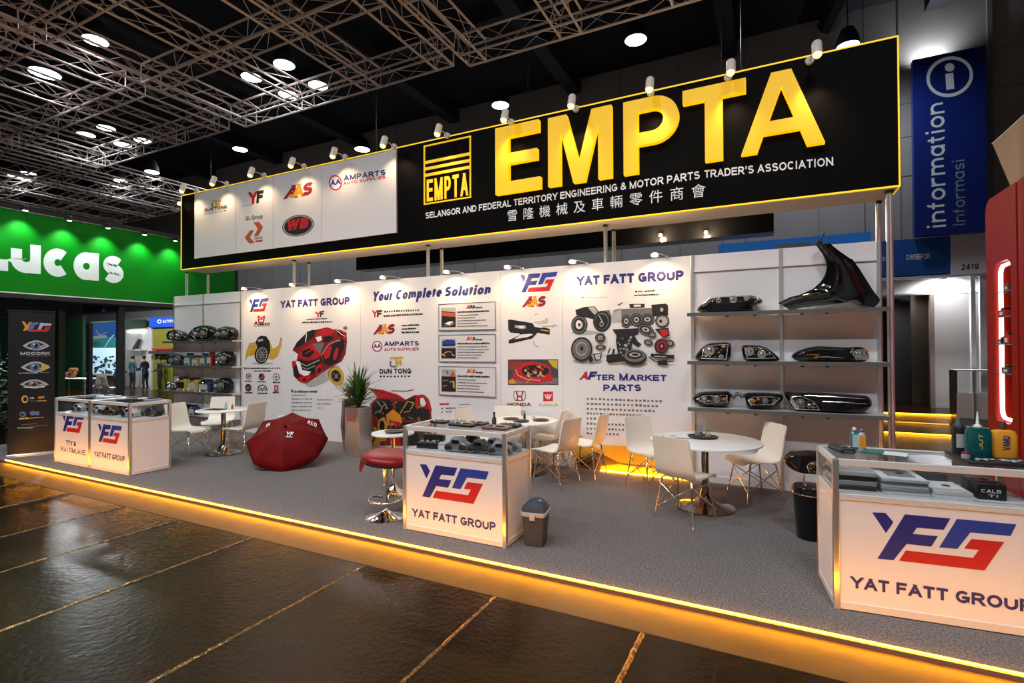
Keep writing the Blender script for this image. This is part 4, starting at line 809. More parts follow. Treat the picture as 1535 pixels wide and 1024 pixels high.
R4 = ((1000, 340), 4.0147); R5 = ((1000, 540), 4.0147); YI = 6.80; GH = 'car lamps on the right shelves'
auto_lamp('headlamp_assembly', 'open chrome headlamp unit on the top right shelf, left of the black wing panel', 'car part', *R4, YI, ZR[0]+.002,
  [(172, 482), (205, 452), (250, 412), (320, 402), (400, 400), (440, 397), (515, 392), (520, 402), (560, 402), (584, 428), (575, 440), (552, 448), (515, 458), (518, 470), (545, 490), (480, 490), (460, 494), (190, 502)], .26,
  [(215, 450), (255, 418), (330, 408), (450, 404), (545, 410), (562, 425), (530, 440), (430, 438), (330, 447)], [(402, 422, 20), (315, 430, 15), (480, 416, 15)], [(530, 415, 9)], group=GH)
auto_lamp('headlamp', 'black headlamp at the left of the middle right shelf, pointed left', 'car part', *R4, YI, ZR[1]+.002,
  [(163, 778), (180, 755), (215, 710), (265, 690), (388, 687), (385, 796), (170, 797)], .24, [(212, 785), (222, 730), (265, 706), (375, 698), (362, 790)], [(262, 735, 29), (330, 774, 14)], [(345, 714, 12)], group=GH)
auto_lamp('headlamp', 'black headlamp on the middle right shelf beside the first one, pointed right', 'car part', *R4, YI, ZR[1]+.002,
  [(445, 700), (570, 705), (622, 730), (685, 785), (680, 797), (460, 797)], .24, [(468, 718), (560, 714), (610, 735), (655, 780), (482, 783)], [(570, 755, 22), (497, 738, 24)], [(480, 722, 9)], group=GH)
auto_lamp('headlamp', 'long black headlamp at the right of the middle right shelf with one round end lamp', 'car part', *R4, YI, ZR[1]+.002,
  [(733, 775), (760, 745), (830, 718), (900, 704), (1070, 712), (1160, 707), (1200, 716), (1206, 750), (1226, 780), (1190, 798), (790, 797)], .24, [(1105, 750), (1130, 725), (1190, 722), (1203, 755), (1190, 785), (1130, 787)], [(1152, 752, 24)], [(1187, 735, 8)], [([(880, 770), (960, 768), (1050, 776)], .003), ([(800, 742), (900, 722), (1060, 728)], .004)], group=GH)
def brk(t, Lc, fy):
    mb = MB(); q = [Lc(p, .02) for p in ((380, 215), (400, 235), (425, 208), (450, 232), (470, 215))]; mb.tube(q, .02, 7); mb.tube([Lc((400, 215), .02), Lc((450, 215), .02)], .022, 7); mb.build('mounting_bracket', BLACKP, t, 50)
auto_lamp('headlamp', 'narrow black headlamp at the left of the lowest right shelf, clear lens', 'car part', *R5, YI, ZR[2]+.002,
  [(142, 237), (170, 205), (215, 195), (383, 193), (381, 270), (360, 285), (215, 284), (160, 260)], .22, [(180, 236), (230, 214), (367, 213), (367, 258), (240, 263)], [(230, 237, 16), (300, 237, 19)], [(350, 237, 12)], extra=brk, group=GH)
auto_lamp('headlamp', 'narrow black headlamp in the middle of the lowest right shelf, amber tinted lens', 'car part', *R5, YI, ZR[2]+.002,
  [(463, 195), (600, 195), (705, 206), (690, 250), (650, 285), (480, 290)], .22, [(488, 237), (520, 217), (620, 214), (682, 224), (640, 264), (508, 267)], [(590, 240, 16), (645, 238, 10)], [(515, 240, 15), (550, 232, 8)], group=GH)
auto_lamp('headlamp', 'longest black headlamp at the right of the lowest right shelf, reaching to the post', 'car part', *R5, YI, ZR[2]+.002,
  [(693, 178), (760, 185), (900, 188), (1100, 200), (1215, 208), (1238, 262), (1195, 300), (1150, 312), (940, 300), (760, 290)], .24, [(735, 235), (750, 205), (800, 203), (880, 235), (915, 288), (770, 282)], [(800, 243, 22), (850, 258, 15)], [(880, 250, 8)], [([(930, 235), (1050, 240), (1190, 250)], .003), ([(820, 200), (1000, 208), (1180, 220)], .004)], group=GH)

# ------------------------------------------------------------------ glossy black wing panel: curved sheet between wheel arch and outer edge
def wing():
    k = 4.0147; A = [(672, 443), (740, 408), (800, 393), (880, 358), (930, 312), (955, 268), (966, 222), (958, 180), (940, 140), (907, 96)]
    B = [(745, 484), (810, 466), (900, 455), (1000, 445), (1100, 430), (1150, 440), (1190, 468), (1245, 466), (1285, 422), (1240, 366), (1210, 318), (1160, 238), (1112, 172), (1098, 170), (1025, 118), (977, 79)]
    def samp(L, n):
        V_ = [Vector(p) for p in L]; d = [0]
        for a, b in zip(V_[:-1], V_[1:]): d.append(d[-1]+(b-a).length)
        out = []
        for i in range(n):
            s_ = d[-1]*i/(n-1); j = 0
            while j < len(d)-2 and d[j+1] < s_: j += 1
            out.append(V_[j].lerp(V_[j+1], (s_-d[j])/(d[j+1]-d[j])))
        return out
    n, m_ = 44, 12; a, b = samp(A, n), samp(B, n); yc = 6.82; q0 = onY(1000+990/k, 340+300/k, yc)
    zmin = min(onY(1000+p.x/k, 340+p.y/k, yc).z for p in b); t = thing('car_wing_panel', 'large glossy black car wing panel standing on the top right shelf', 'car part', (q0.x, yc, ZR[0]+.002))
    def row(i, th):
        r = []
        for j in range(m_+1):
            s_ = j/m_; p = a[i].lerp(b[i], s_); w_ = onY(1000+p.x/k, 340+p.y/k, yc)
            bul = math.sin(min(1, s_*1.08)*PI)**.8*.04 + (.03*math.exp(-((s_-.22)/.07)**2)) - .02*math.exp(-((s_-.78)/.06)**2)
            r.append(Vector((w_.x-q0.x, -.02-bul+th, w_.z-zmin)))
        return r
    mb = MB(); f = [row(i, 0) for i in range(n)]; g = [row(i, .012) for i in range(n)]
    mb.loft(f, closed=False); mb.loft(g, closed=False)
    rim = [r[0] for r in f] + [r[-1] for r in reversed(f)]; rim2 = [r[0] for r in g] + [r[-1] for r in reversed(g)]; mb.loft([rim, rim2]); mb.build('body_panel', WINGM, t, 40)
    MB().tube([r[0]+Vector((0, .004, 0)) for r in f], .011, 8).build('wheel_arch_lip', GLOSSB, t, 60)
    MB().tube([r[3]+Vector((0, -.004, 0)) for r in f[8:]], .006, 6).build('crease_line', GLOSSB, t, 60)
    mb = MB(); q = onY(1000+912/k, 340+78/k, yc); mb.rbox((q.x-q0.x, -.0, q.z-zmin), (.07, .03, .07), .01, Matrix.Rotation(.6, 3, 'Y')); mb.tube([(q.x-q0.x, 0, q.z-zmin), (onY(1000+945/k, 340+95/k, yc).x-q0.x, 0, onY(1000, 340+100/k, yc).z-zmin)], .012, 6); mb.build('top_bracket', BLACKP, t, 40)
wing()

# ------------------------------------------------------------------ parts crowding the left shelves
L2 = ((240, 440), 3.657); GLf = 'car parts on the left shelves'; YLI = 6.855
def tank(x0, x1, ytop, ybot, zb, label, colr, capc=None, dep=.16):
    a, b = onY(240+x0/3.657, 440+ybot/3.657, YLI), onY(240+x1/3.657, 440+ytop/3.657, YLI); w_ = b.x-a.x; h = abs(b.z-a.z); t = thing('car_part_canister', label, 'car part', ((a.x+b.x)/2, YLI, zb+.002), group=GLf)
    MB().rbox((0, 0, h*.42), (w_*.96, dep, h*.84), min(.05, w_*.2)).build('body', colr, t, 40)
    MB().lathe([(w_*.28, h*.82), (w_*.28, h*.96), (w_*.2, h)], 14).build('cap', BLACKP, t, 40)
    mb = MB(); mb.bx(-w_*.36, w_*.36, -dep/2-.003, -dep/2+.004, h*.2, h*.62); mb.build('paper_label', capc or mat('worn_label', (.45, .42, .36), .6), t)
    mb = MB()
    for q in range(3): mb.ball((w_*(-.3+.3*q), -dep*.45, h*(.72 if q % 2 else .12)), w_*.1, 8, 6)
    mb.build('fitting', CHROME, t, 60)
def lump(x0, x1, ytop, ybot, zb, label, seed, lamp=True):
    r = random.Random(seed); w_ = x1-x0; h = ybot-ytop
    ol = [(x0, ybot-h*.25), (x0+w_*.08, ytop+h*.45), (x0+w_*.3, ytop+h*.1), (x0+w_*.6, ytop), (x0+w_*.9, ytop+h*.06), (x1, ytop+h*.35), (x1-w_*.03, ybot-h*.05), (x1-w_*.2, ybot), (x0+w_*.1, ybot)]
    if seed % 2: ol = [(x0+x1-x, y) for x, y in reversed(ol)]
    lx0, lx1 = x0+w_*.2, x0+w_*.85
    auto_lamp('headlamp', label, 'car part', *L2, YLI, zb+.002, ol, .17, [(lx0, ybot-h*.3), (lx0+w_*.1, ytop+h*.35), (lx0+w_*.4, ytop+h*.18), (lx1, ytop+h*.25), (lx1-w_*.06, ybot-h*.2)], [(lx0+w_*.22, ybot-h*.42, h*.16), (lx0+w_*.48, ybot-h*.48, h*.17)], [(lx1-w_*.12, ybot-h*.45, h*.06)] if lamp else (), group=GLf)
BZ = [mat('teal_plastic', (.02, .09, .11), .35, coat=.4), mat('amber_plastic', (.30, .13, .03), .35, coat=.4), mat('dark_red_plastic', (.22, .012, .012), .35, coat=.4), mat('yellow_plastic', (.42, .28, .02), .35, coat=.4), mat('dark_blue_plastic', (.02, .035, .10), .35, coat=.4), mat('bronze_plastic', (.12, .08, .04), .3, .5)]
lump(42, 155, 180, 245, ZL[0], 'short dark headlamp at the left of the top left shelf', 1); lump(158, 305, 153, 240, ZL[0], 'widest dark headlamp in the middle of the top left shelf', 2); lump(290, 416, 158, 240, ZL[0], 'tall sparkling headlamp at the right of the top left shelf', 4)
lump(42, 146, 320, 385, ZL[1], 'black headlamp at the left of the second left shelf', 3); tank(148, 186, 318, 386, ZL[1], 'teal canister right of the black headlamp on the second left shelf', BZ[0])
tank(190, 228, 330, 386, ZL[1], 'small bronze canister on the second left shelf, between two teal ones', BZ[1]); tank(234, 268, 318, 386, ZL[1], 'teal canister left of the red one on the second left shelf', BZ[0]); tank(272, 301, 310, 386, ZL[1], 'dark red canister on the second left shelf', BZ[2])
lump(304, 400, 300, 388, ZL[1], 'black and gold lamp unit at the right of the second left shelf', 6)
lump(42, 112, 482, 528, ZL[2], 'low dark lamp with amber glass at the left of the third left shelf', 5); tank(102, 160, 455, 530, ZL[2], 'yellow and black canister second on the third left shelf', BZ[3], BLACKP); tank(165, 222, 455, 530, ZL[2], 'bright yellow canister in the middle of the third left shelf', BZ[3])
tank(224, 288, 466, 532, ZL[2], 'dark blue canister on the third left shelf', BZ[4]); lump(290, 388, 445, 533, ZL[2], 'tall black lamp unit at the right of the third left shelf', 8, False)
lump(98, 168, 598, 655, ZL[3], 'black lamp unit on the lowest left shelf behind the left table', 10, False); tank(172, 208, 602, 655, ZL[3], 'blue canister on the lowest left shelf behind the left table', BZ[4])

# ================================================================== showcase counters
def counter(x, y, wdt, dep, rz, label, px_logo=True, logo=(.175, .35, .70), lett=('YAT FATT GROUP', .10, .155, .90, .072), h=1.0, extra=None):
    t = thing('showcase_counter', label, 'counter', (x, y, CZ), rz, group='white showcase counters'); H = h-CZ; w_, d = wdt/2, dep/2; zm = .76; p = .018
    for sx in (-1, 1):
        for sy in (-1, 1): MB().bx(sx*w_-sx*.036, sx*w_, sy*d-sy*.036, sy*d, 0, H-.002).build('post', ALU, t, bev=.004)
    for z, hh, nm in ((H-.022, .044, 'top_rail'), (zm-.02, .04, 'middle_rail'), (.03, .05, 'bottom_rail')):
        mb = MB()
        for sy in (-1, 1): mb.bx(-w_+.036, w_-.036, sy*d-sy*.030, sy*d-sy*.004, z-hh/2, z+hh/2)
        for sx in (-1, 1): mb.bx(sx*w_-sx*.030, sx*w_-sx*.004, -d+.036, d-.036, z-hh/2, z+hh/2)
        mb.build(nm, mat('white_rail', (.74, .72, .71), .3, .2), t, bev=.004)
    f = MB().bx(-w_+.034, w_-.034, -d+.010, -d+.018, .05, zm-.03).build('front_panel', WHITE, t)
    MB().bx(-w_+.034, w_-.034, d-.018, d-.010, .05, zm-.03).build('back_panel', WHITE, t)
    for sx in (-1, 1): MB().bx(sx*w_-sx*.018, sx*w_-sx*.010, -d+.034, d-.034, .05, zm-.03).build('side_panel', WHITE, t)
    MB().bx(-w_+.02, w_-.02, -d+.02, d-.02, zm-.012, zm).build('display_floor', WHITE, t)
    mb = MB(); mb.bx(-w_+.03, w_-.03, -d+.014, -d+.019, zm+.0, H-.04).build('front_glass', GLASS, t)
    for sx in (-1, 1): MB().bx(sx*w_-sx*.019, sx*w_-sx*.014, -d+.034, d-.034, zm, H-.04).build('side_glass', GLASS, t)
    MB().bx(-w_+.03, w_-.03, -d+.03, d-.03, H-.012, H-.004).build('glass_top', GLASS, t)
    mb = MB(); lx, lz, lw = logo
    mats = [ARMC, BLUE, RED]; x0 = -w_+lx*wdt; yy = -d+.010
    for key, mi in (('a', 0), ('F', 0), ('G', 1), ('R', 2)):
        mb.m = mi; mb.poly([Vector((x0+q*lw*wdt, yy-.0012, lz-CZ+r*lw*wdt)) for q, r in YFG[key]])
    mb.build('logo', mats, f)
    mb = MB(); b_, a0, z0, a1, hh = lett; letters(mb, b_, (-w_+a0*wdt, yy, z0-CZ), (1, 0, 0), (0, 0, 1), (a1-a0)*wdt, hh, (0, -1, 0), weight=.235, gap=.11); mb.build('lettering', NAVY, f)
    return t, H, zm
cL1 = (-9.28, 4.166); cL2 = (-8.255, 4.166); cC = (-2.574, 4.177)
t1, CH, CM = counter(*cL1, 1.03, .55, 0, 'left one of the two joined showcase counters at the left end of the carpet', logo=(.22, .50, .62), lett=('TTY &', .34, .30, .62, .07))
mb = MB(); letters(mb, 'IKAI TIMUAVE', (-.33, -.265, .18), (1, 0, 0), (0, 0, 1), .72, .07, (0, -1, 0), weight=.16); mb.build('lettering', BLACKI, t1)
counter(*cL2, 1.03, .55, 0, 'right one of the two joined showcase counters at the left end of the carpet', logo=(.21, .42, .60), lett=('YAT FATT GROUP', .12, .20, .88, .075))
counter(*cC, 1.104, .53, 0, 'white showcase counter in the middle of the carpet front, grey bin beside it', logo=(.175, .35, .67), lett=('YAT FATT GROUP', .095, .15, .905, .074))
RA = math.radians(6.0); rcx, rcy = .372, 3.975
cR = (rcx + .55*math.cos(RA) - .265*math.sin(RA), rcy + .55*math.sin(RA) + .265*math.cos(RA))
counter(*cR, 1.10, .53, RA, 'white showcase counter at the right edge, turned slightly, bottles on top', logo=(.20, .375, .66), lett=('YAT FATT GROUP', .09, .165, .925, .075))
def on_counter(c, u, v, z, rz=0):   # place on a counter: u right, v back from its centre
    return Vector((c[0] + u*math.cos(rz) - v*math.sin(rz), c[1] + u*math.sin(rz) + v*math.cos(rz), z))
ZT_, ZD = 1.0-.004, CZ+.76

# --- things shown in and on the counters
SILV = mat('silver_grey_plastic', (.35, .37, .40), .3, .4, coat=.3); PAPER = mat('white_paper', (.72, .72, .72), .6); DGREY = mat('dark_grey_plastic', (.05, .052, .055), .4)
def flat_part(c, u, v, z, rz, w_, d, h, label, m_=BLACKP, m2=CHROME, grp='flat car parts lying on the counter tops', rot=0.0):
    p = on_counter(c, u, v, z, rz); t = thing('car_part', label, 'car part', p, rz+rot, grp)
    MB().rbox((0, 0, h*.5), (w_, d, h), min(w_, d)*.25).build('body', m_, t, 40)
    mb = MB(); mb.ball((w_*.12, 0, h), (w_*.28, d*.28, h*.35), 14, 6); mb.ball((-w_*.25, 0, h), (w_*.12, d*.22, h*.3), 10, 6); mb.build('raised_cover', m2, t, 60)
    MB().tube([(-w_*.45, -d*.3, h*.6), (-w_*.6, -d*.1, h*.35), (-w_*.55, d*.3, h*.5)], .008, 6).build('connector', BLACKP, t, 60)
def camera_car(c, u, v, z, rz, s_, label, m_=SILV, rot=0.0):
    p = on_counter(c, u, v, z, rz); t = thing('car_lamp_part', label, 'car part', p, rz+rot, 'lamp parts inside the middle counter')
    ol = [Vector((x*s_, 0, zz*s_)) for x, zz in ((-.5, .02), (-.5, .25), (-.35, .34), (-.2, .55), (.15, .58), (.32, .38), (.5, .3), (.52, .05), (.4, 0), (-.4, 0))]
    MB().pillow(ol, s_*.5).build('housing', m_, t, 50)
    for x in (-.3, .3): MB().lathe([(.15*s_, -.03*s_), (.16*s_, .03*s_), (.08*s_, .06*s_), (.02*s_, .05*s_)], 16, (x*s_, -.25*s_, .17*s_), Matrix.Rotation(PI/2, 3, 'X')).build('round_lens', DCHROME, t, 50)
    MB().rbox((0, -.24*s_, .40*s_), (.3*s_, .05*s_, .14*s_), .01).build('window_strip', GLOSSB, t, 40)
flat_part(cC, -.33, .03, ZT_, 0, .17, .11, .03, 'flat round black part at the left on the middle counter top'); flat_part(cC, -.22, .17, ZT_, 0, .18, .08, .02, 'grey flat part at the back left corner of the middle counter top', SILV)
flat_part(cC, -.02, -.02, ZT_, 0, .26, .16, .03, 'long black part with chrome bits in the middle of the middle counter top'); flat_part(cC, .06, .10, ZT_, 0, .2, .12, .028, 'second long black part just behind the first on the middle counter top', DGREY)
t = thing('spray_bottle', 'small dark bottle standing on the middle counter top', 'bottle', on_counter(cC, .22, .14, ZT_)); MB().lathe([(.02, 0), (.022, .05), (.018, .07), (.009, .085), (.009, .105)], 14).build('bottle_body', DGREY, t, 40); MB().lathe([(.011, .103), (.011, .125)], 12).build('cap', BLACKP, t, 40)
flat_part(cC, .36, -.06, ZT_, 0, .25, .15, .032, 'copper toned flat part at the right on the middle counter top', mat('copper_plastic', (.14, .06, .04), .35, coat=.4)); flat_part(cC, .40, .12, ZT_, 0, .2, .12, .03, 'black flat part behind the copper toned one on the middle counter top')
# open black instrument box
p = on_counter(cC, -.37, -.06, ZD); t = thing('instrument_box', 'black open box of small parts inside the left of the middle counter', 'box', p, .12)
MB().prism([(-.11, -.09, 0), (.11, -.09, 0), (.11, -.09, .05), (.11, .09, .11), (-.11, .09, .11), (-.11, -.09, .05)][:3] + [(-.11, -.09, .05)], (0, .18, 0)).bx(-.11, .11, .05, .09, 0, .11).build('case', BLACKP, t)
mb = MB()
for i in range(24): mb.ball((-.09+rg.random()*.18, -.07+rg.random()*.11, .055), .008+rg.random()*.006, 7, 5)
mb.build('small_parts', SILV, t, 60)
t = thing('paper_box', 'small white box beside the black open box inside the middle counter', 'box', on_counter(cC, -.16, -.1, ZD)); MB().rbox((0, 0, .035), (.12, .12, .07), .006).build('carton', PAPER, t, 40); MB().bx(-.061, .061, -.02, .02, .03, .0706).build('tape', SILV, t)
for (u, v, s_, l, m_, ro) in ((-.02, -.12, .24, 'silver lamp part in front inside the middle counter', SILV, .1), (.0, .10, .22, 'black lamp part behind the silver one inside the middle counter', GLOSSB, -.1), (.2, -.1, .22, 'grey lamp part right of the middle inside the middle counter', DGREY, .15), (.24, .1, .2, 'silver lamp part at the back right inside the middle counter', SILV, -.15), (.40, -.08, .22, 'low silver lamp part at the front right inside the middle counter', SILV, .3), (.42, .12, .18, 'small silver lamp part by the right glass inside the middle counter', SILV, 0)):
    camera_car(cC, u, v, ZD, 0, s_, l, m_, ro)
# left counters
for (c, u, v, w_, d, l, m_) in ((cL2, -.15, .1, .42, .2, 'long white tray lying across the top of the joined counters', WHITE), (cL2, .1, -.06, .34, .16, 'black catalogue part on top of the right joined counter', BLACKP), (cL2, .30, .12, .24, .16, 'blue sheet on top of the right joined counter', mat('pale_blue_sheet', (.22, .32, .50), .5)), (cL1, .2, .12, .3, .2, 'pale sheet on top of the left joined counter', PAPER)):
    p = on_counter(c, u, v, ZT_); t = thing('flat_tray' if m_ is WHITE else 'sample_sheet', l, 'sample', p, .1); MB().rbox((0, 0, .012), (w_, d, .024), .02).build('board', m_, t, 40); MB().rbox((w_*.1, 0, .03), (w_*.5, d*.5, .014), .01).build('raised_part', DGREY, t, 40)
for (c, u, v, s_, l, m_) in ((cL1, -.28, -.05, .22, 'silver part at the left inside the left joined counter', SILV), (cL1, .05, .02, .24, 'dark part in the middle inside the left joined counter', GLOSSB), (cL1, .32, -.05, .22, 'pale part at the right inside the left joined counter', PAPER), (cL2, -.34, -.08, .24, 'bronze part at the left inside the right joined counter', BZ[5]), (cL2, -.08, .04, .28, 'silver part in the middle inside the right joined counter', SILV), (cL2, .18, -.08, .24, 'pale grey part at the front right inside the right joined counter', mat('pale_grey_plastic', (.5, .5, .5), .4)), (cL2, .36, .1, .26, 'black round part by the right glass inside the right joined counter', BLACKP)):
    camera_car(c, u, v, ZD, 0, s_, l, m_, .2)
# --- right counter: boxes of leaflets inside, bottles on top
def stack(u, v, z, w_, d, h, n, label, m_, top, rot=0.0, name='box_stack', cat='boxes'):
    p = on_counter(cR, u, v, z, RA); t = thing(name, label, cat, p, RA+rot)
    hh = h/n
    for i in range(n): MB().rbox((rg.uniform(-.006, .006), rg.uniform(-.006, .006), hh*(i+.5)), (w_*rg.uniform(.96, 1), d*rg.uniform(.96, 1), hh*.97), .006).build('carton' if n < 4 else 'layer', m_ if i % 2 == 0 else top, t, 40)
    MB().rbox((0, 0, h+.002), (w_*.6, d*.55, .004), .004).build('cover_print', top, t, 40); MB().lathe([(.02, .0), (.024, .003), (.018, .005)], 14, (w_*.05, 0, h+.004)).build('round_print', DGREY, t, 40)
    return t
stack(-.39, .02, ZD, .24, .34, .125, 4, 'tall stack of dark boxes at the left inside the right counter', mat('dark_carton', (.02, .02, .022), .4), mat('grey_carton', (.38, .38, .39), .5))
stack(-.12, -.0, ZD, .26, .34, .10, 5, 'stack of white and silver leaflets inside the right counter', PAPER, SILV); stack(.12, -.05, ZD, .20, .30, .05, 2, 'low white box with two dark lenses inside the right counter', PAPER, WHITE)
stack(.08, .16, ZD, .22, .14, .10, 2, 'black part box behind the low white box inside the right counter', BLACKP, DGREY)
t = stack(.34, .0, ZD, .15, .24, .10, 1, 'black and dark red box at the right inside the right counter', BLACKP, mat('dark_red_carton', (.22, .012, .015), .4))
mb = MB(); letters(mb, 'CALB', (-.055, -.12, .045), (1, 0, 0), (0, 0, 1), .10, .022, (0, -1, 0), weight=.2); letters(mb, 'TI', (-.02, -.12, .02), (1, 0, 0), (0, 0, 1), .05, .016, (0, -1, 0), weight=.2); mb.build('lettering', WHITEI, t)
t = thing('tool_case', 'slim black case at the left corner of the right counter top', 'case', on_counter(cR, -.43, .06, ZT_, RA), RA+.25); MB().rbox((0, 0, .016), (.10, .20, .032), .02).build('case_body', BLACKP, t, 40); MB().bx(-.03, .03, -.102, -.097, .01, .022).build('clasp', CHROME, t); MB().lathe([(.012, .031), (.014, .036), (.006, .038)], 12).build('stud', SILV, t, 40)
def bottle(loc, prof, m_, capprof, capm, label, words=None, wm=None, tr=None, box=None, name='bottle'):
    t = thing(name, label, 'bottle', loc, RA)
    if box:   # flat bottle: ellipse section
        b = MB(); rings = []
        for (r, z) in prof: rings.append([Vector((math.copysign(abs(math.cos(a))**.6, math.cos(a))*r, math.copysign(abs(math.sin(a))**.6, math.sin(a))*r*box, z)) for a in [2*PI*i/28 for i in range(28)]])
        b.loft(rings, True, True); b.build('bottle_body', m_, t, 40)
    else: MB().lathe(prof, 24).build('bottle_body', m_, t, 40)
    MB().lathe(capprof, 18).build('cap', capm, t, 40)
    if words:
        r = max(q[0] for q in prof); yy = -r*(box or 1)-.001; mb = MB(); wv, z0, hh, wdt = words
        if not box: mb.bx(-wdt*.6, wdt*.6, yy-.0005, yy+.01, z0-.03, z0+.06); mb.build('label', wm, t)
        else: letters(mb, wv, (wdt*.5*0+hh*.5, yy, z0), (0, 0, 1), (-1, 0, 0), wdt, hh, (0, -1, 0), weight=.2); mb.build('lettering', wm, t)
    return t
TEALG = mat('teal_bottle', (.0, .16, .16), .12, coat=.8); CLEARB = mat('pale_bottle', (.42, .50, .50), .08, coat=.8); ORB = mat('orange_bottle', (.80, .33, .02), .25, coat=.5); DTEAL = mat('dark_teal_bottle', (.0, .075, .075), .2, coat=.6)
zt = ZT_
def onc(px, py): p = onZ(px, py, zt); return Vector((p.x, p.y, zt))
bottle(onc(1281, 673.5), [(.024, 0), (.026, .01), (.026, .105), (.02, .122), (.011, .130), (.011, .140)], TEALG, [(.012, .138), (.013, .150), (.009, .158)], WHITE, 'small teal bottle, left of the two small bottles on the right counter', ('', .05, .03, .03), CLEARB)
bottle(onc(1292, 675), [(.022, 0), (.024, .01), (.024, .10), (.018, .118), (.011, .126), (.011, .132)], CLEARB, [(.012, .13), (.015, .142), (.010, .152)], mat('blue_cap', (.10, .16, .3), .4), 'small clear bottle with amber label, right of the two small bottles on the right counter', ('', .05, .03, .03), ORANGE)
t = thing('leaflet', 'green and white leaflet lying on the right counter top', 'leaflet', onc(1325, 680), RA-.35); MB().bx(-.13, .13, -.07, .07, 0, .006).build('page', mat('green_leaflet', (.02, .16, .12), .4), t); MB().bx(-.0, .13, -.071, .071, .0055, .0075).build('white_page', PAPER, t); MB().bx(-.12, -.01, -.072, -.067, .006, .011).build('fold', mat('green_leaflet', (.02, .16, .12), .4), t)
t = thing('product_tray', 'long black tray carrying the large bottles on the right counter', 'tray', on_counter(cR, .38, .02, ZT_, RA), RA); MB().rbox((0, 0, .012), (.34, .36, .024), .03).build('tray_base', BLACKP, t, 40)
mb = MB()
for i in range(18): mb.ball((rg.uniform(-.14, .15), rg.uniform(-.17, -.1), .03), (.012+rg.random()*.012, .01, .006), 7, 5)
mb.build('small_parts', SILV, t, 60)
zt = ZT_+.024
def ontray(u, v): return on_counter(cR, u, v, zt, RA)
bottle(ontray(.265, .12), [(.036, 0), (.038, .01), (.038, .14), (.036, .17), (.028, .178)], BLACKP, [(.028, .176), (.028, .19), (.020, .20), (.018, .235), (.016, .238)], DGREY, 'tall black bottle with grey cap, leftmost of the large bottles on the right counter', ('', .07, .03, .04), LGREYI)
bottle(ontray(.335, .04), [(.066, 0), (.070, .01), (.070, .155), (.058, .185), (.03, .19)], DTEAL, [(.022, .188), (.022, .20), (.010, .205), (.003, .29)], WHITEI, 'dark teal flat bottle with white nozzle, in the middle of the large bottles', ('JUT', .05, .022, .10), GOLD, box=.55)
bottle(ontray(.475, .06), [(.064, 0), (.068, .01), (.068, .145), (.056, .17), (.03, .176)], ORB, [(.014, .174), (.014, .225), (.012, .228)], mat('brown_cap', (.07, .03, .02), .4), 'orange flat bottle with brown cap, rightmost of the large bottles', ('VAMU', .05, .04, .09), NAVY, box=.5)
t = thing('small_jar', 'small striped jar in front of the black bottle on the right counter', 'jar', ontray(.225, -.08)); MB().lathe([(.022, 0), (.024, .02), (.020, .03)], 14).build('jar_body', SILV, t, 40); MB().lathe([(.021, .03), (.021, .042)], 14).build('lid', DKRED, t, 40)

# ================================================================== chairs and tables
def chair_parts(t, w_=.43):
    prof = [(.235, .415), (.215, .438), (.16, .45), (.05, .440), (-.08, .436), (-.15, .446), (-.195, .478), (-.215, .53), (-.232, .62), (-.252, .73), (-.275, .83), (-.279, .845)]
    n = 10; top = []; bot = []
    for i, (y, z) in enumerate(prof):
        f = i/(len(prof)-1); hw = w_/2*(1.0 if f < .55 else 1.0-.10*(f-.55)/.45)
        if i == 0: hw *= .94
        if i == len(prof)-1: hw *= .95
        a, b = prof[max(0, i-1)], prof[min(len(prof)-1, i+1)]; tx, tz = b[0]-a[0], b[1]-a[1]; L = math.hypot(tx, tz); nx, nz = -tz/L, tx/L
        if nz < 0 and i < 5: nx, nz = -nx, -nz
        r1, r2 = [], []
        for j in range(n+1):
            u = -1+2*j/n; dish = .012*u*u*(1 if f < .5 else 1.6); r1.append(Vector((hw*u, y+(dish if f > .5 else 0), z+(dish if f <= .5 else 0))))
            r2.append(r1[-1] + (Vector((0, 0, -.016)) if f < .45 else Vector((0, -.016, 0)) if f > .62 else Vector((0, -.011, -.012))))
        top.append(r1); bot.append(r2)
    mb = MB(); mb.loft([a + list(reversed(b)) for a, b in zip(top, bot)], True, True); o = mb.build('seat_shell', IVORY, t, 45)
    for sx in (-1, 1):
        for sy in (-1, 1): MB().tube([(sx*.14, sy*.12-.01, .43), (sx*.165, sy*.15-.01, .41), (sx*.215, sy*.215-.01, .0)], [.011, .0105, .008], 8).build('leg', CHROME, t, 60)
    mb = MB()
    for sx in (-1, 1):
        mb.tube([(sx*.17, .16, .36), (-sx*.20, .19, .12)], .0055, 6).tube([(sx*.17, -.18, .36), (-sx*.20, -.21, .12)], .0055, 6).tube([(sx*.17, .16, .36), (sx*.20, -.21, .12)], .0055, 6).tube([(sx*.17, -.18, .36), (sx*.20, .19, .12)], .0055, 6)
    mb.bx(-.15, .15, -.14, .12, .424, .432); mb.build('brace', CHROME, t, 60)
    return t
GC = 'ivory shell chairs with chrome legs'
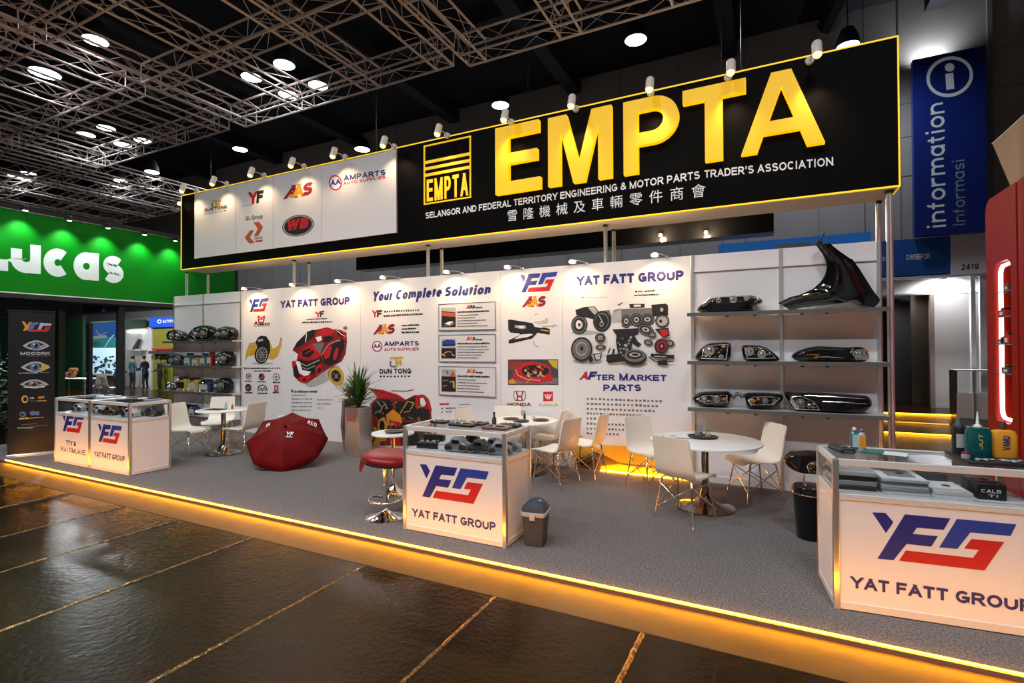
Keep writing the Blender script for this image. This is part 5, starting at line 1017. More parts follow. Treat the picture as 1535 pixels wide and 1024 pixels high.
spots = [  # x, y, heading (direction the sitter faces), label
 (-.76, 5.40, 67, 'ivory chair in front of the right table with its back to the aisle'), (-1.30, 6.38, -40, 'ivory chair at the left of the right table, facing the table'), (-.16, 6.45, 212, 'ivory chair between the right table and the right shelves'),
 (-2.83, 6.74, 185, 'ivory chair behind the middle counter at the table end nearest the wall'), (-2.42, 6.05, 165, 'ivory chair nearest the aisle right of the middle table'), (-2.2, 6.58, 175, 'ivory chair tucked between the two others right of the middle table'),
 (-3.70, 6.25, -10, 'ivory chair seen above the middle counter left of the middle table'), (-3.42, 6.62, -70, 'ivory chair on the wall side of the middle table'),
 (-8.28, 5.02, 15, 'ivory chair left of the left table, nearest the joined counters'), (-8.72, 5.80, -50, 'ivory chair behind the left table by the shelves'), (-7.62, 5.50, 190, 'ivory chair right of the left table with its back to the umbrella')]
proto = None
for x, y, hd, l in spots:
    rz = math.radians(hd-90)
    if proto is None: proto = chair_parts(thing('shell_chair', l, 'chair', (x, y, CZ), rz, GC))
    else: dup(proto, (x, y, CZ), rz, l)
def round_table(x, y, r, label, h=.74, base_r=.30, m_=DCHROME, pole=.038):
    t = thing('round_table', label, 'table', (x, y, CZ), group='round white tables'); H = h-CZ
    MB().lathe([(r*.96, H-.024), (r, H-.018), (r, H-.004), (r*.985, H)], 48).build('table_top', TABLEW, t, 40)
    MB().lathe([(pole, .04), (pole, H-.05), (pole*2.6, H-.024)], 18).build('pole', CHROME if m_ is CHROME else DCHROME, t, 40)
    MB().lathe([(base_r, 0), (base_r, .012), (base_r*.75, .03), (base_r*.38, .06), (pole*1.3, .14), (pole, .2)], 36).build('base', m_, t, 50)
    return t
round_table(-.62, 5.86, .57, 'largest round white table, at the right before the shelves, jug on it')
round_table(-3.02, 6.42, .46, 'round white table behind the middle counter, dishes on it')
round_table(-8.02, 5.42, .40, 'round white table at the left between three chairs', base_r=.27)
round_table(-3.98, 4.80, .25, 'smallest round table, white, behind the red bar stool', base_r=.18, m_=CHROME, pole=.022)
# on the right table
DISH = mat('dark_tray', (.02, .018, .017), .25, coat=.3); JUG = glass('jug_glass', (.9, .93, .93))
t = thing('round_tray', 'dark round tray on the right table under the glass jug', 'tray', (-.66, 6.0, .74)); MB().lathe([(0, .004), (.15, .004), (.165, .014), (.16, .016), (.15, .009)], 30).build('tray_plate', DISH, t, 50); MB().ball((.05, -.03, .018), .016, 10, 6).build('sweet', mat('caramel', (.4, .2, .05), .5), t, 60)
t = thing('glass_jug', 'glass water jug on the dark tray of the right table', 'jug', (-.70, 6.03, .750)); MB().lathe([(.045, 0), (.05, .02), (.05, .10), (.045, .13), (.04, .131), (.044, .10), (.044, .02), (.0, .012)], 20).build('jug_body', JUG, t, 50); MB().tube([(.048, 0, .11), (.085, 0, .10), (.085, 0, .05), (.05, 0, .03)], .006, 8).build('handle', JUG, t, 60); MB().lathe([(0, .014), (.042, .014), (.042, .05)], 20).build('stopper', SILV, t, 40)
t = thing('tumbler', 'small glass beside the jug on the right table', 'glass', (-.60, 5.98, .750)); MB().lathe([(.03, 0), (.034, .08), (.031, .08), (.027, .008), (0, .006)], 18).build('glass_wall', JUG, t, 50); MB().lathe([(0, .01), (.027, .01), (.028, .03)], 16).build('water', mat('water_tint', (.5, .52, .52), .1), t, 40)
t = thing('brochure_stack', 'pile of brochures on the left edge of the right table, over the front chair', 'brochures', (-.93, 5.86, .74), .3)
for i in range(3): MB().bx(-.14+.01*i, .14, -.1, .1-.01*i, .007*i, .007*i+.006).build('brochure', PAPER if i != 1 else SILV, t)
MB().lathe([(.03, .020), (.03, .0215)], 16, (-.02, .0, 0)).build('round_print', GREYI, t)
# on the middle table
for (x, y, l, c_) in ((-3.20, 6.36, 'dark oval dish at the left of the middle table', mat('brown_dish', (.12, .07, .04), .4)), (-2.78, 6.42, 'brown oval dish at the right of the middle table', mat('brown_dish', (.12, .07, .04), .4)), (-2.98, 6.22, 'black dish at the front of the middle table', DISH)):
    t = thing('dish', l, 'dish', (x, y, .74), .2); MB().lathe([(.06, 0), (.1, .006), (.115, .018), (.11, .019), (.09, .01), (0, .008)], 24).build('plate', c_, t, 50); MB().ball((.01, 0, .014), (.07, .05, .01), 14, 6).build('snack', mat('dark_snack', (.06, .03, .02), .6), t, 60)
t = thing('cruet', 'little bottle between the dishes of the middle table', 'bottle', (-3.05, 6.48, .74)); MB().lathe([(.018, 0), (.02, .05), (.008, .075), (.008, .09)], 14).build('bottle_body', DGREY, t, 40); MB().lathe([(.010, .088), (.010, .11)], 10).build('cap', CHROME, t, 40)
t = thing('cup', 'small pale cup on the middle table', 'cup', (-2.93, 6.5, .74)); MB().lathe([(.02, 0), (.03, .05), (.027, .05), (.018, .006), (0, .006)], 16).build('cup_body', WHITE, t, 50); MB().tube([(.028, 0, .04), (.045, 0, .035), (.045, 0, .02), (.024, 0, .014)], .004, 6).build('handle', WHITE, t, 60)
# on the left table
t = thing('bottle', 'clear little bottle on the left table', 'bottle', (-7.98, 5.44, .74)); MB().lathe([(.022, 0), (.024, .07), (.01, .1), (.01, .12)], 14).build('bottle_body', CLEARB, t, 40); MB().lathe([(.012, .118), (.012, .135)], 10).build('cap', WHITE, t, 40)
t = thing('bottle', 'amber little bottle right of the clear one on the left table', 'bottle', (-7.88, 5.48, .74)); MB().lathe([(.018, 0), (.02, .05), (.009, .07), (.009, .085)], 14).build('bottle_body', AMB, t, 40); MB().lathe([(.011, .084), (.011, .1)], 10).build('cap', WHITE, t, 40)
t = thing('notebook', 'dark flat notebook on the left table', 'notebook', (-8.06, 5.32, .74), .3); MB().bx(-.13, .13, -.09, .09, .002, .012).build('cover', BLACKP, t); MB().bx(-.12, .125, -.085, .085, .0035, .0105).build('pages', PAPER, t)
t = thing('ring_dish', 'black ring shaped dish on the smallest table', 'dish', (-3.96, 4.80, .74)); MB().lathe([(.05, 0), (.10, .004), (.115, .02), (.105, .022), (.06, .01), (.05, .012)], 28).build('rim', BLACKP, t, 50); MB().lathe([(0, .004), (.05, .008)], 20).build('well', WHITE, t, 40)

# ------------------------------------------------------------------ red bar stool
t = thing('bar_stool', 'red round bar stool with chrome foot ring, left of the middle counter', 'stool', (-3.50, 4.10, CZ))
RSEAT = mat('red_leather', (.24, .006, .008), .35, spec=.3); Mt = Matrix.Rotation(math.radians(5), 3, 'Y')
MB().lathe([(.10, .565), (.24, .575), (.275, .605), (.27, .64), (.22, .665), (.10, .672), (0, .672)], 36, M=Mt).build('seat', RSEAT, t, 60)
MB().lathe([(.262, .573), (.283, .585), (.283, .60), (.275, .605)], 36, M=Mt).build('seat_rim', BLACKP, t, 50)
mb = MB(); mb.prism([(-.27, -.06, .615), (-.05, -.262, .60), (-.12, -.24, .50), (-.265, -.09, .49)], (.012, .012, 0)); mb.build('hanging_flap', RSEAT, t, 40)
MB().lathe([(.022, .03), (.022, .30), (.03, .31), (.03, .5), (.05, .55), (.12, .57)], 18).build('gas_lift_pole', CHROME, t, 40)
mb = MB(); mb.tube([(.17*math.cos(2*PI*i/28), .17*math.sin(2*PI*i/28), .19) for i in range(28)], .010, 8, True); mb.tube([(.03, 0, .2), (.17, 0, .19)], .008, 6).tube([(-.03, 0, .2), (-.17, 0, .19)], .008, 6); mb.build('foot_ring', CHROME, t, 60)
MB().lathe([(.20, 0), (.20, .01), (.15, .03), (.07, .05), (.03, .08), (.022, .1)], 32).build('base', CHROME, t, 50)

# ------------------------------------------------------------------ red umbrella lying open on the carpet
UMB = mat('dark_red_canopy', (.14, .003, .004), .6, spec=.15)
el = math.radians(50); ux, uy = -6.36, 5.30; Ru = .565
rim_low = Ru*math.cos(el); t = thing('umbrella', 'large open dark red umbrella lying on the carpet', 'umbrella', (ux, uy, CZ))
axis = Vector((.66, -.75, 0)).normalized()*math.cos(el) + Vector((0, 0, math.sin(el))); side = axis.cross(Vector((0, 0, 1))).normalized(); upv = side.cross(axis).normalized()
c0 = Vector((0, 0, rim_low*.99))
def upt(r, a, hgt): return c0 + (side*math.cos(a) + upv*math.sin(a))*r + axis*hgt
mb = MB(); rings = []; NU = 8
for i in range(7):
    s_ = i/6; g = []
    for k in range(NU*4):
        a = 2*PI*k/(NU*4); f = (k % 4)/4; sc_ = 1 - (.075 if f == .5 else .055 if f else 0)*s_; hgt = .30*(1-(s_**1.9)) - (.045*math.sin(f*PI)*s_ if f else 0)
        g.append(upt(max(.004, Ru*s_*sc_), a, hgt))
    rings.append(g)
mb.loft(rings); o = mb.build('canopy', UMB, t, 12); sol = o.modifiers.new('thickness', 'SOLIDIFY'); sol.thickness = .004
for k in range(NU):
    a = 2*PI*k/NU; MB().tube([upt(.015, a, .302), upt(Ru*.5, a, .30*(1-.5**1.9)+.002), upt(Ru*.8, a, .30*(1-.8**1.9)+.002), upt(Ru*.995, a, .002)], .0028, 5).build('seam', mat('dark_seam', (.03, .002, .002), .6), t); MB().tube([upt(.01, a, .285), upt(Ru*.5, a, .215), upt(Ru*.99, a, -.006)], .004, 5).build('rib', DGREY, t)
MB().tube([c0+axis*.37, c0+axis*.28], [.006, .012], 8).build('tip', BLACKP, t, 60); MB().tube([c0+axis*.28, c0-axis*.62], .008, 8).build('shaft', CHROME, t, 60); MB().tube([c0-axis*.62, c0-axis*.70], .018, 10).build('handle', BLACKP, t, 60)
def umb_print(words, k, r0, wdt, hh, kind=0):
    a = 2*PI*(k+.5)/NU; s0 = r0/Ru; p0 = upt(r0, a, .30*(1-s0**1.9)); p1 = upt(r0+.1, a, .30*(1-((r0+.1)/Ru)**1.9)); rad = (p1-p0).normalized(); tan = axis.cross(rad).normalized(); nrm = rad.cross(tan)
    if nrm.dot(axis) < 0: nrm = -nrm
    ver = upv - nrm*upv.dot(nrm); ver.normalize(); hor = ver.cross(nrm).normalized(); mb = MB(); o_ = p0 - hor*wdt/2 + nrm*.004
    letters(mb, words, o_, hor, ver, wdt, hh, nrm, weight=.22, slant=.2 if kind == 0 else 0); 
    mb.add([o_-ver*.02, o_+hor*wdt-ver*.02, o_+hor*wdt-ver*.01, o_-ver*.01], [(0, 1, 2, 3)]); mb.build('print', WHITEI, t)
umb_print('ACO', 3, .36, .15, .08); umb_print('YF', 5, .16, .09, .06); umb_print('WB', 1, .33, .08, .06, 1); umb_print('GL', 0, .28, .08, .06)

# ------------------------------------------------------------------ planter with spiky plant, dark pedestal and gold disc
t = thing('planter_box', 'tall silver planter box against the printed wall', 'planter', (-5.96, 6.33, CZ)); STEEL = mat('brushed_steel', (.62, .60, .58), .3, .9)
mb = MB(); w0 = .15; mb.bx(-w0, w0, -w0, w0, 0, .70).bx(-w0, -w0+.015, -w0, w0, .70, .77).bx(w0-.015, w0, -w0, w0, .70, .77).bx(-w0+.015, w0-.015, -w0, -w0+.015, .70, .77).bx(-w0+.015, w0-.015, w0-.015, w0, .70, .77); mb.build('box_wall', STEEL, t, bev=.006)
MB().bx(-w0+.016, w0-.016, -w0+.016, w0-.016, .701, .74).build('soil', mat('dark_soil', (.03, .02, .015), .9), t); MB().bx(-.10, .08, -w0-.003, -w0+.001, .55, .70).build('label_sheet', mat('reddish_label', (.35, .1, .1), .4), t)
LEAF = mat('spiky_leaf', (.045, .12, .02), .45, noise=.4, nscale=12)
t = thing('spiky_plant', 'bushy spiky green plant in the silver planter', 'plant', (-5.96, 6.33, CZ+.742))
mb = MB(); MB().tube([(0, 0, -.03), (.01, .0, .2), (0, .01, .35)], .03, 8).build('stem', mat('plant_stem', (.10, .08, .03), .7), t, 60)
rp = random.Random(5)
for i in range(210):
    a = rp.uniform(0, 2*PI); e = rp.uniform(.25, 1.4); L = rp.uniform(.34, .56); z0 = rp.uniform(.02, .32); d = Vector((math.cos(a)*math.cos(e), math.sin(a)*math.cos(e)*.55, math.sin(e))); q = d.cross(Vector((0, 0, 1))).normalized(); wd = rp.uniform(.012, .022); b0 = Vector((0, 0, z0)); pts = []
    for s_ in (0, .35, .7, 1): 
        p = b0 + d*L*s_ + Vector((0, 0, -.10*s_*s_*math.cos(e))); ww = wd*(.6, 1, .75, .05)[int(s_*3)]; pts.append((p-q*ww, p+Vector((0, 0, -.004)), p+q*ww))
    mb.loft([list(r) for r in pts], closed=False)
mb.build('leaves', LEAF, t, 60)
t = thing('pedestal', 'dark red faceted pedestal left of the silver planter', 'pedestal', (-6.33, 6.52, CZ)); DRG = mat('dark_red_gloss', (.09, .012, .010), .2, coat=.5)
hx = [(.12*math.cos(a)*1.1, .12*math.sin(a)) for a in [PI/6+PI/3*i for i in range(6)]]
mb = MB(); mb.loft([[Vector((x*.8, y*.8, 0)) for x, y in hx], [Vector((x*1.2, y*1.2, .42)) for x, y in hx], [Vector((x*.95, y*.95, .84)) for x, y in hx]], True, True); mb.build('body', DRG, t); MB().lathe([(.09, .841), (.10, .85), (.09, .86)], 16).build('top_cap', BLACKP, t, 40)
t = thing('bonsai_ornament', 'small bronze ornament on the dark pedestal beneath the gold disc picture', 'ornament', (-6.33, 6.52, CZ+.86)); mb = MB()
for i in range(14): mb.ball((rp.uniform(-.08, .08), rp.uniform(-.05, .05), .05+rp.random()*.14), .02+rp.random()*.025, 8, 6)
mb.tube([(0, 0, 0), (0, 0, .1)], .025, 8); mb.build('ornament_body', mat('bronze', (.28, .12, .05), .4, .6), t, 60)
t = thing('hose_coil', 'small coiled black cable standing at the wall foot beside the pedestal', 'cable', (-6.75, 6.85, CZ)); mb = MB(); mb.tube([(.0+math.cos(a*.55)*(.09-.003*a), .02*math.sin(a), .30+math.sin(a*.55)*(.09-.003*a)) for a in range(26)] , .008, 6); mb.tube([(.09, 0, .30), (.10, 0, .15), (.06, 0, .008), (.22, 0, .008)], .008, 6); mb.build('cable_loop', BLACKP, t, 60); MB().rbox((.2, 0, .09), (.09, .1, .18), .02).build('blue_canister', mat('blue_can', (.03, .06, .2), .35), t, 40)

# ------------------------------------------------------------------ bins
t = thing('swing_bin', 'grey swing-lid plastic bin beside the middle counter', 'bin', (-1.845, 4.14, CZ), .15); GB = mat('grey_bin_plastic', (.055, .066, .09), .6, spec=.2); LB_ = mat('light_bin_rim', (.42, .42, .43), .45)
def rr(wx, wy, z, r=.03): return [Vector((sx*(wx-r)+math.cos(math.radians(a0+a))*r, sy*(wy-r)+math.sin(math.radians(a0+a))*r, z)) for sx, sy, a0 in ((1, 1, 0), (-1, 1, 90), (-1, -1, 180), (1, -1, 270)) for a in (0, 45, 90)]
MB().loft([rr(.082, .082, 0), rr(.085, .085, .01), rr(.105, .105, .27)], True, True).build('bin_body', GB, t, 40); MB().loft([rr(.110, .110, .262), rr(.114, .114, .27), rr(.114, .114, .295), rr(.108, .108, .30)], True, True).build('rim', LB_, t, 40)
MB().loft([rr(.106, .106, .30), rr(.104, .104, .325), rr(.088, .098, .35), rr(.05, .09, .378), rr(.02, .085, .385, .015)], True, True).build('swing_lid', GB, t, 40); MB().rbox((0, -.118, .262), (.05, .014, .05), .005).build('latch', LB_, t, 40); MB().ball((.03, -.0, .378), (.022, .02, .006), 10, 6).build('lid_badge', LGREYI, t, 60)
t = thing('round_bin', 'round glossy black bin behind the right counter, under a lamp on a wire stand', 'bin', (.335, 5.36, CZ)); MB().lathe([(.12, 0), (.125, .01), (.145, .40), (.15, .41)], 30).build('bin_body', GLOSSB, t, 40); MB().lathe([(.153, .395), (.158, .40), (.158, .44), (.145, .465), (0, .475)], 30).build('lid', GLOSSB, t, 40); MB().tube([(.158*math.cos(2*PI*i/30), .158*math.sin(2*PI*i/30), .405) for i in range(30)], .005, 6, True).build('lid_ring', CHROME, t, 60)
ZS = CZ+.475
t = thing('wire_stand', 'bent wire stand on the round black bin carrying a lamp', 'stand', (.335, 5.36, ZS)); mb = MB()
for sx in (-1, 1): mb.tube([(sx*.05, -.06, .006), (sx*.06, .0, .03), (sx*.05, .0, .10)], .006, 6).tube([(sx*.05, .06, .006), (sx*.06, .0, .03)], .006, 6)
mb.build('wire_leg', CHROME, t, 60); MB().bx(-.08, .08, -.02, .02, .10, .106).build('rest_plate', BLACKP, t)
auto_lamp('headlamp', 'black headlamp propped on the wire stand behind the right counter', 'car part', *R5, 5.36, ZS+.107, [(690, 575), (712, 560), (730, 543), (780, 546), (850, 540), (960, 550), (990, 600), (985, 650), (880, 668), (790, 665), (730, 635), (705, 605)], .2, [(835, 620), (850, 600), (880, 592), (985, 590), (985, 640), (850, 655)], [(905, 608, 13), (950, 615, 18)], [(870, 603, 8)], group=GH)
# ================================================================== left: green booth across the aisle
GREENB = mat('green_fascia', (.0006, .17, .006), .5, spec=.15, noise=.05, nscale=2); DKG = mat('dark_green_wall', (.006, .035, .012), .5)
LX = -12.37
def onP(px, py, p0, n): d = ray(px, py); p0 = Vector(p0); n = Vector(n); return CAMPOS + d*((p0-CAMPOS).dot(n)/d.dot(n))
yend = onX(353, 420, LX).y
t = thing('green_sign', 'long green overhead sign with white lowercase letters at the left', 'sign', (LX, 6, 2.765))
MB().bx(LX-.5, LX, 1.5, yend, 2.79, 4.31).build('sign_board', GREENB, t, world=True)
mb = MB().bx(LX-.5, LX+.02, 1.5, yend+.05, 4.31, 4.40).bx(LX-.5, LX+.02, 1.5, yend+.05, 2.68, 2.765).bx(LX-.5, LX+.02, yend, yend+.06, 2.765, 4.31); mb.build('black_frame', MATTB, t, world=True)
mb = MB().bx(LX, LX+.012, 1.5, yend, 4.298, 4.312).bx(LX, LX+.014, 1.5, yend, 2.765, 2.785); mb.build('white_edge', WHITE, t, world=True)
S = Sheet(lambda x, y: onX(x, y, LX), (1, 0, 0)); WL = mat('pale_sign_letters', (.62, .66, .66), .4, emit=(.9, 1, .95), estr=.06)
for ch, x0, y0, x1, y1, h in (('L', -42, 402, 12, 406.5, 66), ('u', 16, 408, 61, 411, 62), ('c', 65, 414, 107, 416, 60), ('a', 110, 419, 149, 421, 59), ('s', 154, 423.5, 185, 425, 57)): S.text(WL, ch, x0, y0, x1, y1, h, weight=.27, xs=.95)
S.build('lettering', t)
for k, (px, py, wh) in enumerate(((-24, 306, 'first, at the picture edge'), (38, 319, 'above the letter u'), (104, 334, 'above the letter c'), (162, 345, 'above the letter s'), (217, 355, 'right of the letters'), (263, 364, 'beside the black fascia'))):
    p = onX(px, py, LX+.22); q = thing('sign_spotlight', 'small lamp over the green sign, ' + wh, 'spotlight', (LX+.02, p.y, p.z+.10), group='small lamps over the green sign')
    MB().tube([(0, 0, 0), (.12, 0, .03), (.2, 0, 0)], .01, 6).build('arm', BLACKP, q, 40); MB().lathe([(.03, .06), (.045, .05), (.05, -.02), (.045, -.03)], 14, (.2, 0, -.03)).build('lamp_head', BLACKP, q, 40); MB().lathe([(0, -.045), (.03, -.042), (.04, -.035)], 12, (.2, 0, -.025)).build('bulb', mat('cool_bulb', (1, 1, 1), .3, emit=(.6, 1, .9), estr=9), q)
    light('sign_lamp_light', 'SPOT', (.2, 0, -.1), 55, (.85, 1, .9), q, to=(.02, 0, -.75), size=.04, cone=95, blend=.9)
t = thing('booth_post', 'square black post holding up the green sign', 'post', (LX-.1, 6.09, 0)); MB().bx(-.05, .05, -.06, .06, 0, 2.68).build('post_tube', MATTB, t); MB().bx(-.1, .1, -.1, .1, 0, .015).build('foot_plate', MATTB, t)
pq = onZ(134, 600); t = thing('booth_post', 'black post inside the green booth left of the square post', 'post', (pq.x, pq.y, 0)); MB().bx(-.09, .09, -.05, .05, 0, 2.6).build('post_tube', MATTB, t); MB().bx(-.12, .12, -.1, .1, 0, .015).build('foot_plate', MATTB, t)
def wallpx(name, label, cat, Y, x0, x1, yt, m_, zb=0.0, th=.12, yb=None):
    a, b = onY(x0, yt, Y), onY(x1, yt, Y); z0 = zb if yb is None else onY((x0+x1)/2, yb, Y).z; t = thing(name, label, cat, ((a.x+b.x)/2, Y, z0)); w_ = (b.x-a.x)/2; h = (a.z+b.z)/2-z0
    MB().bx(-w_, w_, 0, th, 0, h).build('panel', m_, t); MB().bx(-w_-.03, w_+.03, -.02, th+.02, h-.04, h+.02).build('edge_rail', ALU if m_ is not DKG else MATTB, t); return t, w_, h
PALE = mat('pale_booth_wall', (.62, .60, .58), .5); OLIVE = mat('olive_booth_wall', (.20, .19, .02), .5)
wallpx('partition_wall', 'dark green partition left of the lit display inside the green booth', 'partition', 11.6, 94, 124, 474, DKG)
wallpx('partition_wall', 'near dark green partition behind the black roll-up banner', 'partition', 5.5, 2, 88, 466, DKG)
t, w_, h = wallpx('display_wall', 'bright display wall of small products under a blue picture, inside the green booth', 'display', 12.2, 137, 182, 482, PALE)
zb = h*.62; MB().bx(-w_+.02, w_-.02, -.03, 0, h*.62, h-.05).build('blue_picture', mat('blue_picture', (.01, .04, .15), .4, emit=(.02, .12, .4), estr=.35), t)
S = Sheet(lambda x, y: Vector((t.location.x-w_+2*w_*x, 12.165, h*.62 + (h*.36)*(1-y))), (0, -1, 0)); TL = mat('teal_print', (.03, .3, .35), .5)
S.poly(LGREYI, [(.1, .55), (.5, .5), (.6, .62), (.3, .7), (.08, .66)]).poly(TL, [(.0, .7), (.5, .62), (1, .6), (1, 1), (0, 1)]).line(WHITEI, [(.5, 1), (.65, .7), (.8, .5)], .03).line(LGREYI, [(.2, .3), (.3, .5), (.55, .4)], .025).poly(GREENI, [(.0, .8), (.3, .75), (.35, .95), (0, 1)]).line(RED, [(.3, .4), (.45, .45)], .02); S.build('scene_print', t)
MB().bx(-w_+.02, w_-.02, -.03, 0, h*.22, h*.60).build('light_panel', mat('lit_display_panel', (.8, .9, .95), .4, emit=(.45, .8, 1.0), estr=.6), t)
mb = MB(); rq = random.Random(21)
for i in range(60):
    u = rq.random(); zz = h*.22 + h*.26*rq.random()**1.3
    mb.ball((-w_+.1+(2*w_-.2)*u, -.10-rq.random()*.08, zz), (rq.uniform(.03, .09), .05, rq.uniform(.03, .08)), 7, 5)
mb.build('product_clutter', mat('dark_products', (.03, .045, .06), .4), t)['kind'] = 'stuff'
MB().bx(-w_, w_, -.3, 0, h*.20, h*.22).build('shelf_board', PALE, t)
for q in range(1): pass
t, w_, h = wallpx('display_wall', 'pale booth wall with a dark fascia behind the people, right of the square black post', 'display', 13.2, 188, 226, 492, PALE)
MB().bx(-w_, w_*.7, -.06, .0, h-.02, h+.38).build('dark_fascia', DKG, t); MB().bx(-w_*.75, w_*.75, -.3, -.02, h*.62, h*.64).build('shelf_board', PALE, t); MB().prism([(-.1, -.2, h*.64), (.25, -.2, h*.65), (.5, -.2, h*.80), (.4, -.2, h*.82)], (0, .1, 0)).build('dark_part', BLACKP, t)
MB().bx(-w_*.7, w_*.6, -.08, -.04, h*.93, h*.95).build('strip_lamp', mat('strip_lamp_glow', (1, 1, 1), .3, emit=(1, .92, .8), estr=5), t); MB().bx(w_*.3, w_*.34, -.04, 0, .2, h*.9).build('upright', ALU, t)
t, w_, h = wallpx('display_wall', 'olive booth wall beneath a blue lettered fascia, beside the left shelves', 'display', 12.6, 228, 275, 491, OLIVE)
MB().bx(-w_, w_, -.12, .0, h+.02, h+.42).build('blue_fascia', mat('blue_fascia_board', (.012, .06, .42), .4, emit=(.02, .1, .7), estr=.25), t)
S = Sheet(lambda x, y: onY(x, y, 12.47), (0, -1, 0)); S.ell(WHITEI, 239, 482, 3.2, 3).ell(BLUE, 239, 482, 2, 1.8).text(WHITEI, 'AUTOPART', 244, 484, 266, 483, 4.2, weight=.2); S.build('lettering', t)
MB().bx(-w_, -w_+.06, -.06, .02, 0, h).build('upright', PALE, t); MB().bx(-w_+.2, w_-.2, -.25, -.0, h*.58, h*.63).build('shelf_board', DGREY, t)
mb = MB()
for q in range(7): mb.rbox((-w_+.4+q*.2, -.12, h*.655), (.15, .14, .09), .02)
mb.build('shelf_goods', RED, t)
wallpx('overhead_beam', 'white overhead beam of the far booths, seen under the green sign', 'beam', 15.0, 120, 300, 466, mat('white_beam', (.62, .64, .66), .5), yb=481)
wallpx('overhead_beam', 'dark blue overhead banner hung before the white beam under the green sign', 'beam', 13.8, 124, 181, 453, mat('navy_beam', (.01, .02, .06), .5), yb=467)
# lamps added to light that area, most hidden behind the green sign
for k, (x, y, l) in enumerate(((-21, 9.6, 'hidden lamp added over the far people, left of the olive wall'), (-23.6, 9.7, 'hidden lamp added before the bright display wall'), (-17.5, 7.0, 'hidden lamp added inside the green booth'), (-28.3, 13.1, 'small round lamp added to light the white overhead beam'))):
    t = thing('fill_lamp', l, 'lamp', (x, y, 3.45 if k == 3 else 4.3)); MB().lathe([(.1, 0), (.12, .02), (.08, .16)], 16).build('housing', BLACKP, t, 40); MB().lathe([(0, .004), (.09, .004)], 16).build('lamp_lens', HAL, t); MB().tube([(0, 0, .15), (0, 0, Z_C-(3.45 if k == 3 else 4.3))], .008, 5).build('cord', BLACKP, t)
    light('fill_light', 'SPOT', (0, 0, -.03), {2: 200, 3: 600}.get(k, 620), NEUT, t, to=(0, 0, -1), size=.08, cone=176, blend=.4)
# table, chairs, plush bouquet
pt = onZ(115, 594); t = thing('long_table', 'long white table inside the green booth', 'table', (pt.x, pt.y, 0), .2)
MB().bx(-.8, .8, -.3, .3, .64, .67).build('table_top', TABLEW, t, bev=.005)
for sx in (-1, 1):
    for sy in (-1, 1): MB().tube([(sx*.72, sy*.22, .64), (sx*.75, sy*.25, 0)], .018, 6).build('leg', ALU, t)
t = thing('dried_bouquet', 'rust brown dried bouquet on the long table in the green booth', 'bouquet', (pt.x-.35, pt.y, .67)); mb = MB()
for i in range(24): mb.ball((rq.uniform(-.2, .2), rq.uniform(-.1, .1), .06+rq.random()*.25), .04+rq.random()*.05, 7, 5)
mb.build('flower_head', mat('rust_flowers', (.22, .07, .02), .8), t, 60); MB().lathe([(.05, 0), (.07, .08)], 12).build('pot', DGREY, t, 40)
for (px, py, hd, l, s_) in ((143, 596, 200, 'pale chair at the right end of the long table in the green booth', .95), (167, 600, 90, 'pale chair right of the long table, by the square black post', .95)):
    p = onZ(px, py); o = dup(proto, (p.x, p.y, 0), math.radians(hd-90), l, 'pale chairs in the green booth'); o.scale = (s_,)*3
# people far away: one continuous skinned body each
SKIN = mat('skin', (.32, .18, .12), .6); HAIR = mat('dark_hair', (.012, .009, .008), .6)
def person(px, py, hd, label, top, legs, s_=.82, lean=0.0, reach=.25):
    p = onZ(px, py); t = thing('person', label, 'person', (p.x, p.y, 0), math.radians(hd-90)); ln = lean
    J = [((0, 0, .93), .125), ((0, .02+ln*.15, 1.12), .12), ((0, .03+ln*.4, 1.35), .135), ((0, .03+ln*.5, 1.47), .06), ((0, .05+ln*.6, 1.56), .075), ((0, .06+ln*.68, 1.66), .085)]
    E = [(0, 1), (1, 2), (2, 3), (3, 4), (4, 5)]
    for s in (-1, 1):
        b = len(J); J += [((s*.10, 0, .86), .095), ((s*.11, .03, .48), .065), ((s*.12, -.01, .08), .045), ((s*.13, .10, .03), .035)]; E += [(0, b), (b, b+1), (b+1, b+2), (b+2, b+3)]
        b = len(J); J += [((s*.19, .02+ln*.4, 1.38), .06), ((s*.25, .02+ln*.3, 1.12), .045), ((s*.22, reach+ln*.4, 1.0), .035), ((s*.20, reach+.10+ln*.4, .99), .03)]; E += [(2, b), (b, b+1), (b+1, b+2), (b+2, b+3)]
    me = bpy.data.meshes.new('body'); me.from_pydata([j[0] for j in J], E, []); o = bpy.data.objects.new('body', me); col.objects.link(o)
    o.modifiers.new('skin', 'SKIN'); sv = me.skin_vertices[0].data
    for i, j in enumerate(J): sv[i].radius = (j[1], j[1]*(.8 if i < 3 else 1)); sv[i].use_root = i == 0
    sb = o.modifiers.new('sub', 'SUBSURF'); sb.levels = 2; sb.render_levels = 2
    dg = bpy.context.evaluated_depsgraph_get(); dg.update(); m2 = bpy.data.meshes.new_from_object(o.evaluated_get(dg)); bpy.data.objects.remove(o)
    m2.materials.clear()
    for q in (SKIN, top, legs): m2.materials.append(q)
    for f in m2.polygons:
        z = f.center.z; f.material_index = 0 if z > 1.46 else (1 if z > .9 else 2); f.use_smooth = True
        if abs(f.center.y-reach-.1-ln*.4) < .07 and .9 < z < 1.06: f.material_index = 0
    b = bpy.data.objects.new('body', m2); col.objects.link(b); b.parent = t
    MB().ball((0, .025+ln*.66, 1.675), (.095, .095, .10), 14, 10).build('hair', HAIR, t, 60)
    t.scale = (s_,)*3
DK1 = mat('navy_jacket', (.012, .02, .05), .7); DK2 = mat('black_clothes', (.010, .010, .012), .7); TE = mat('teal_top', (.02, .08, .10), .7)
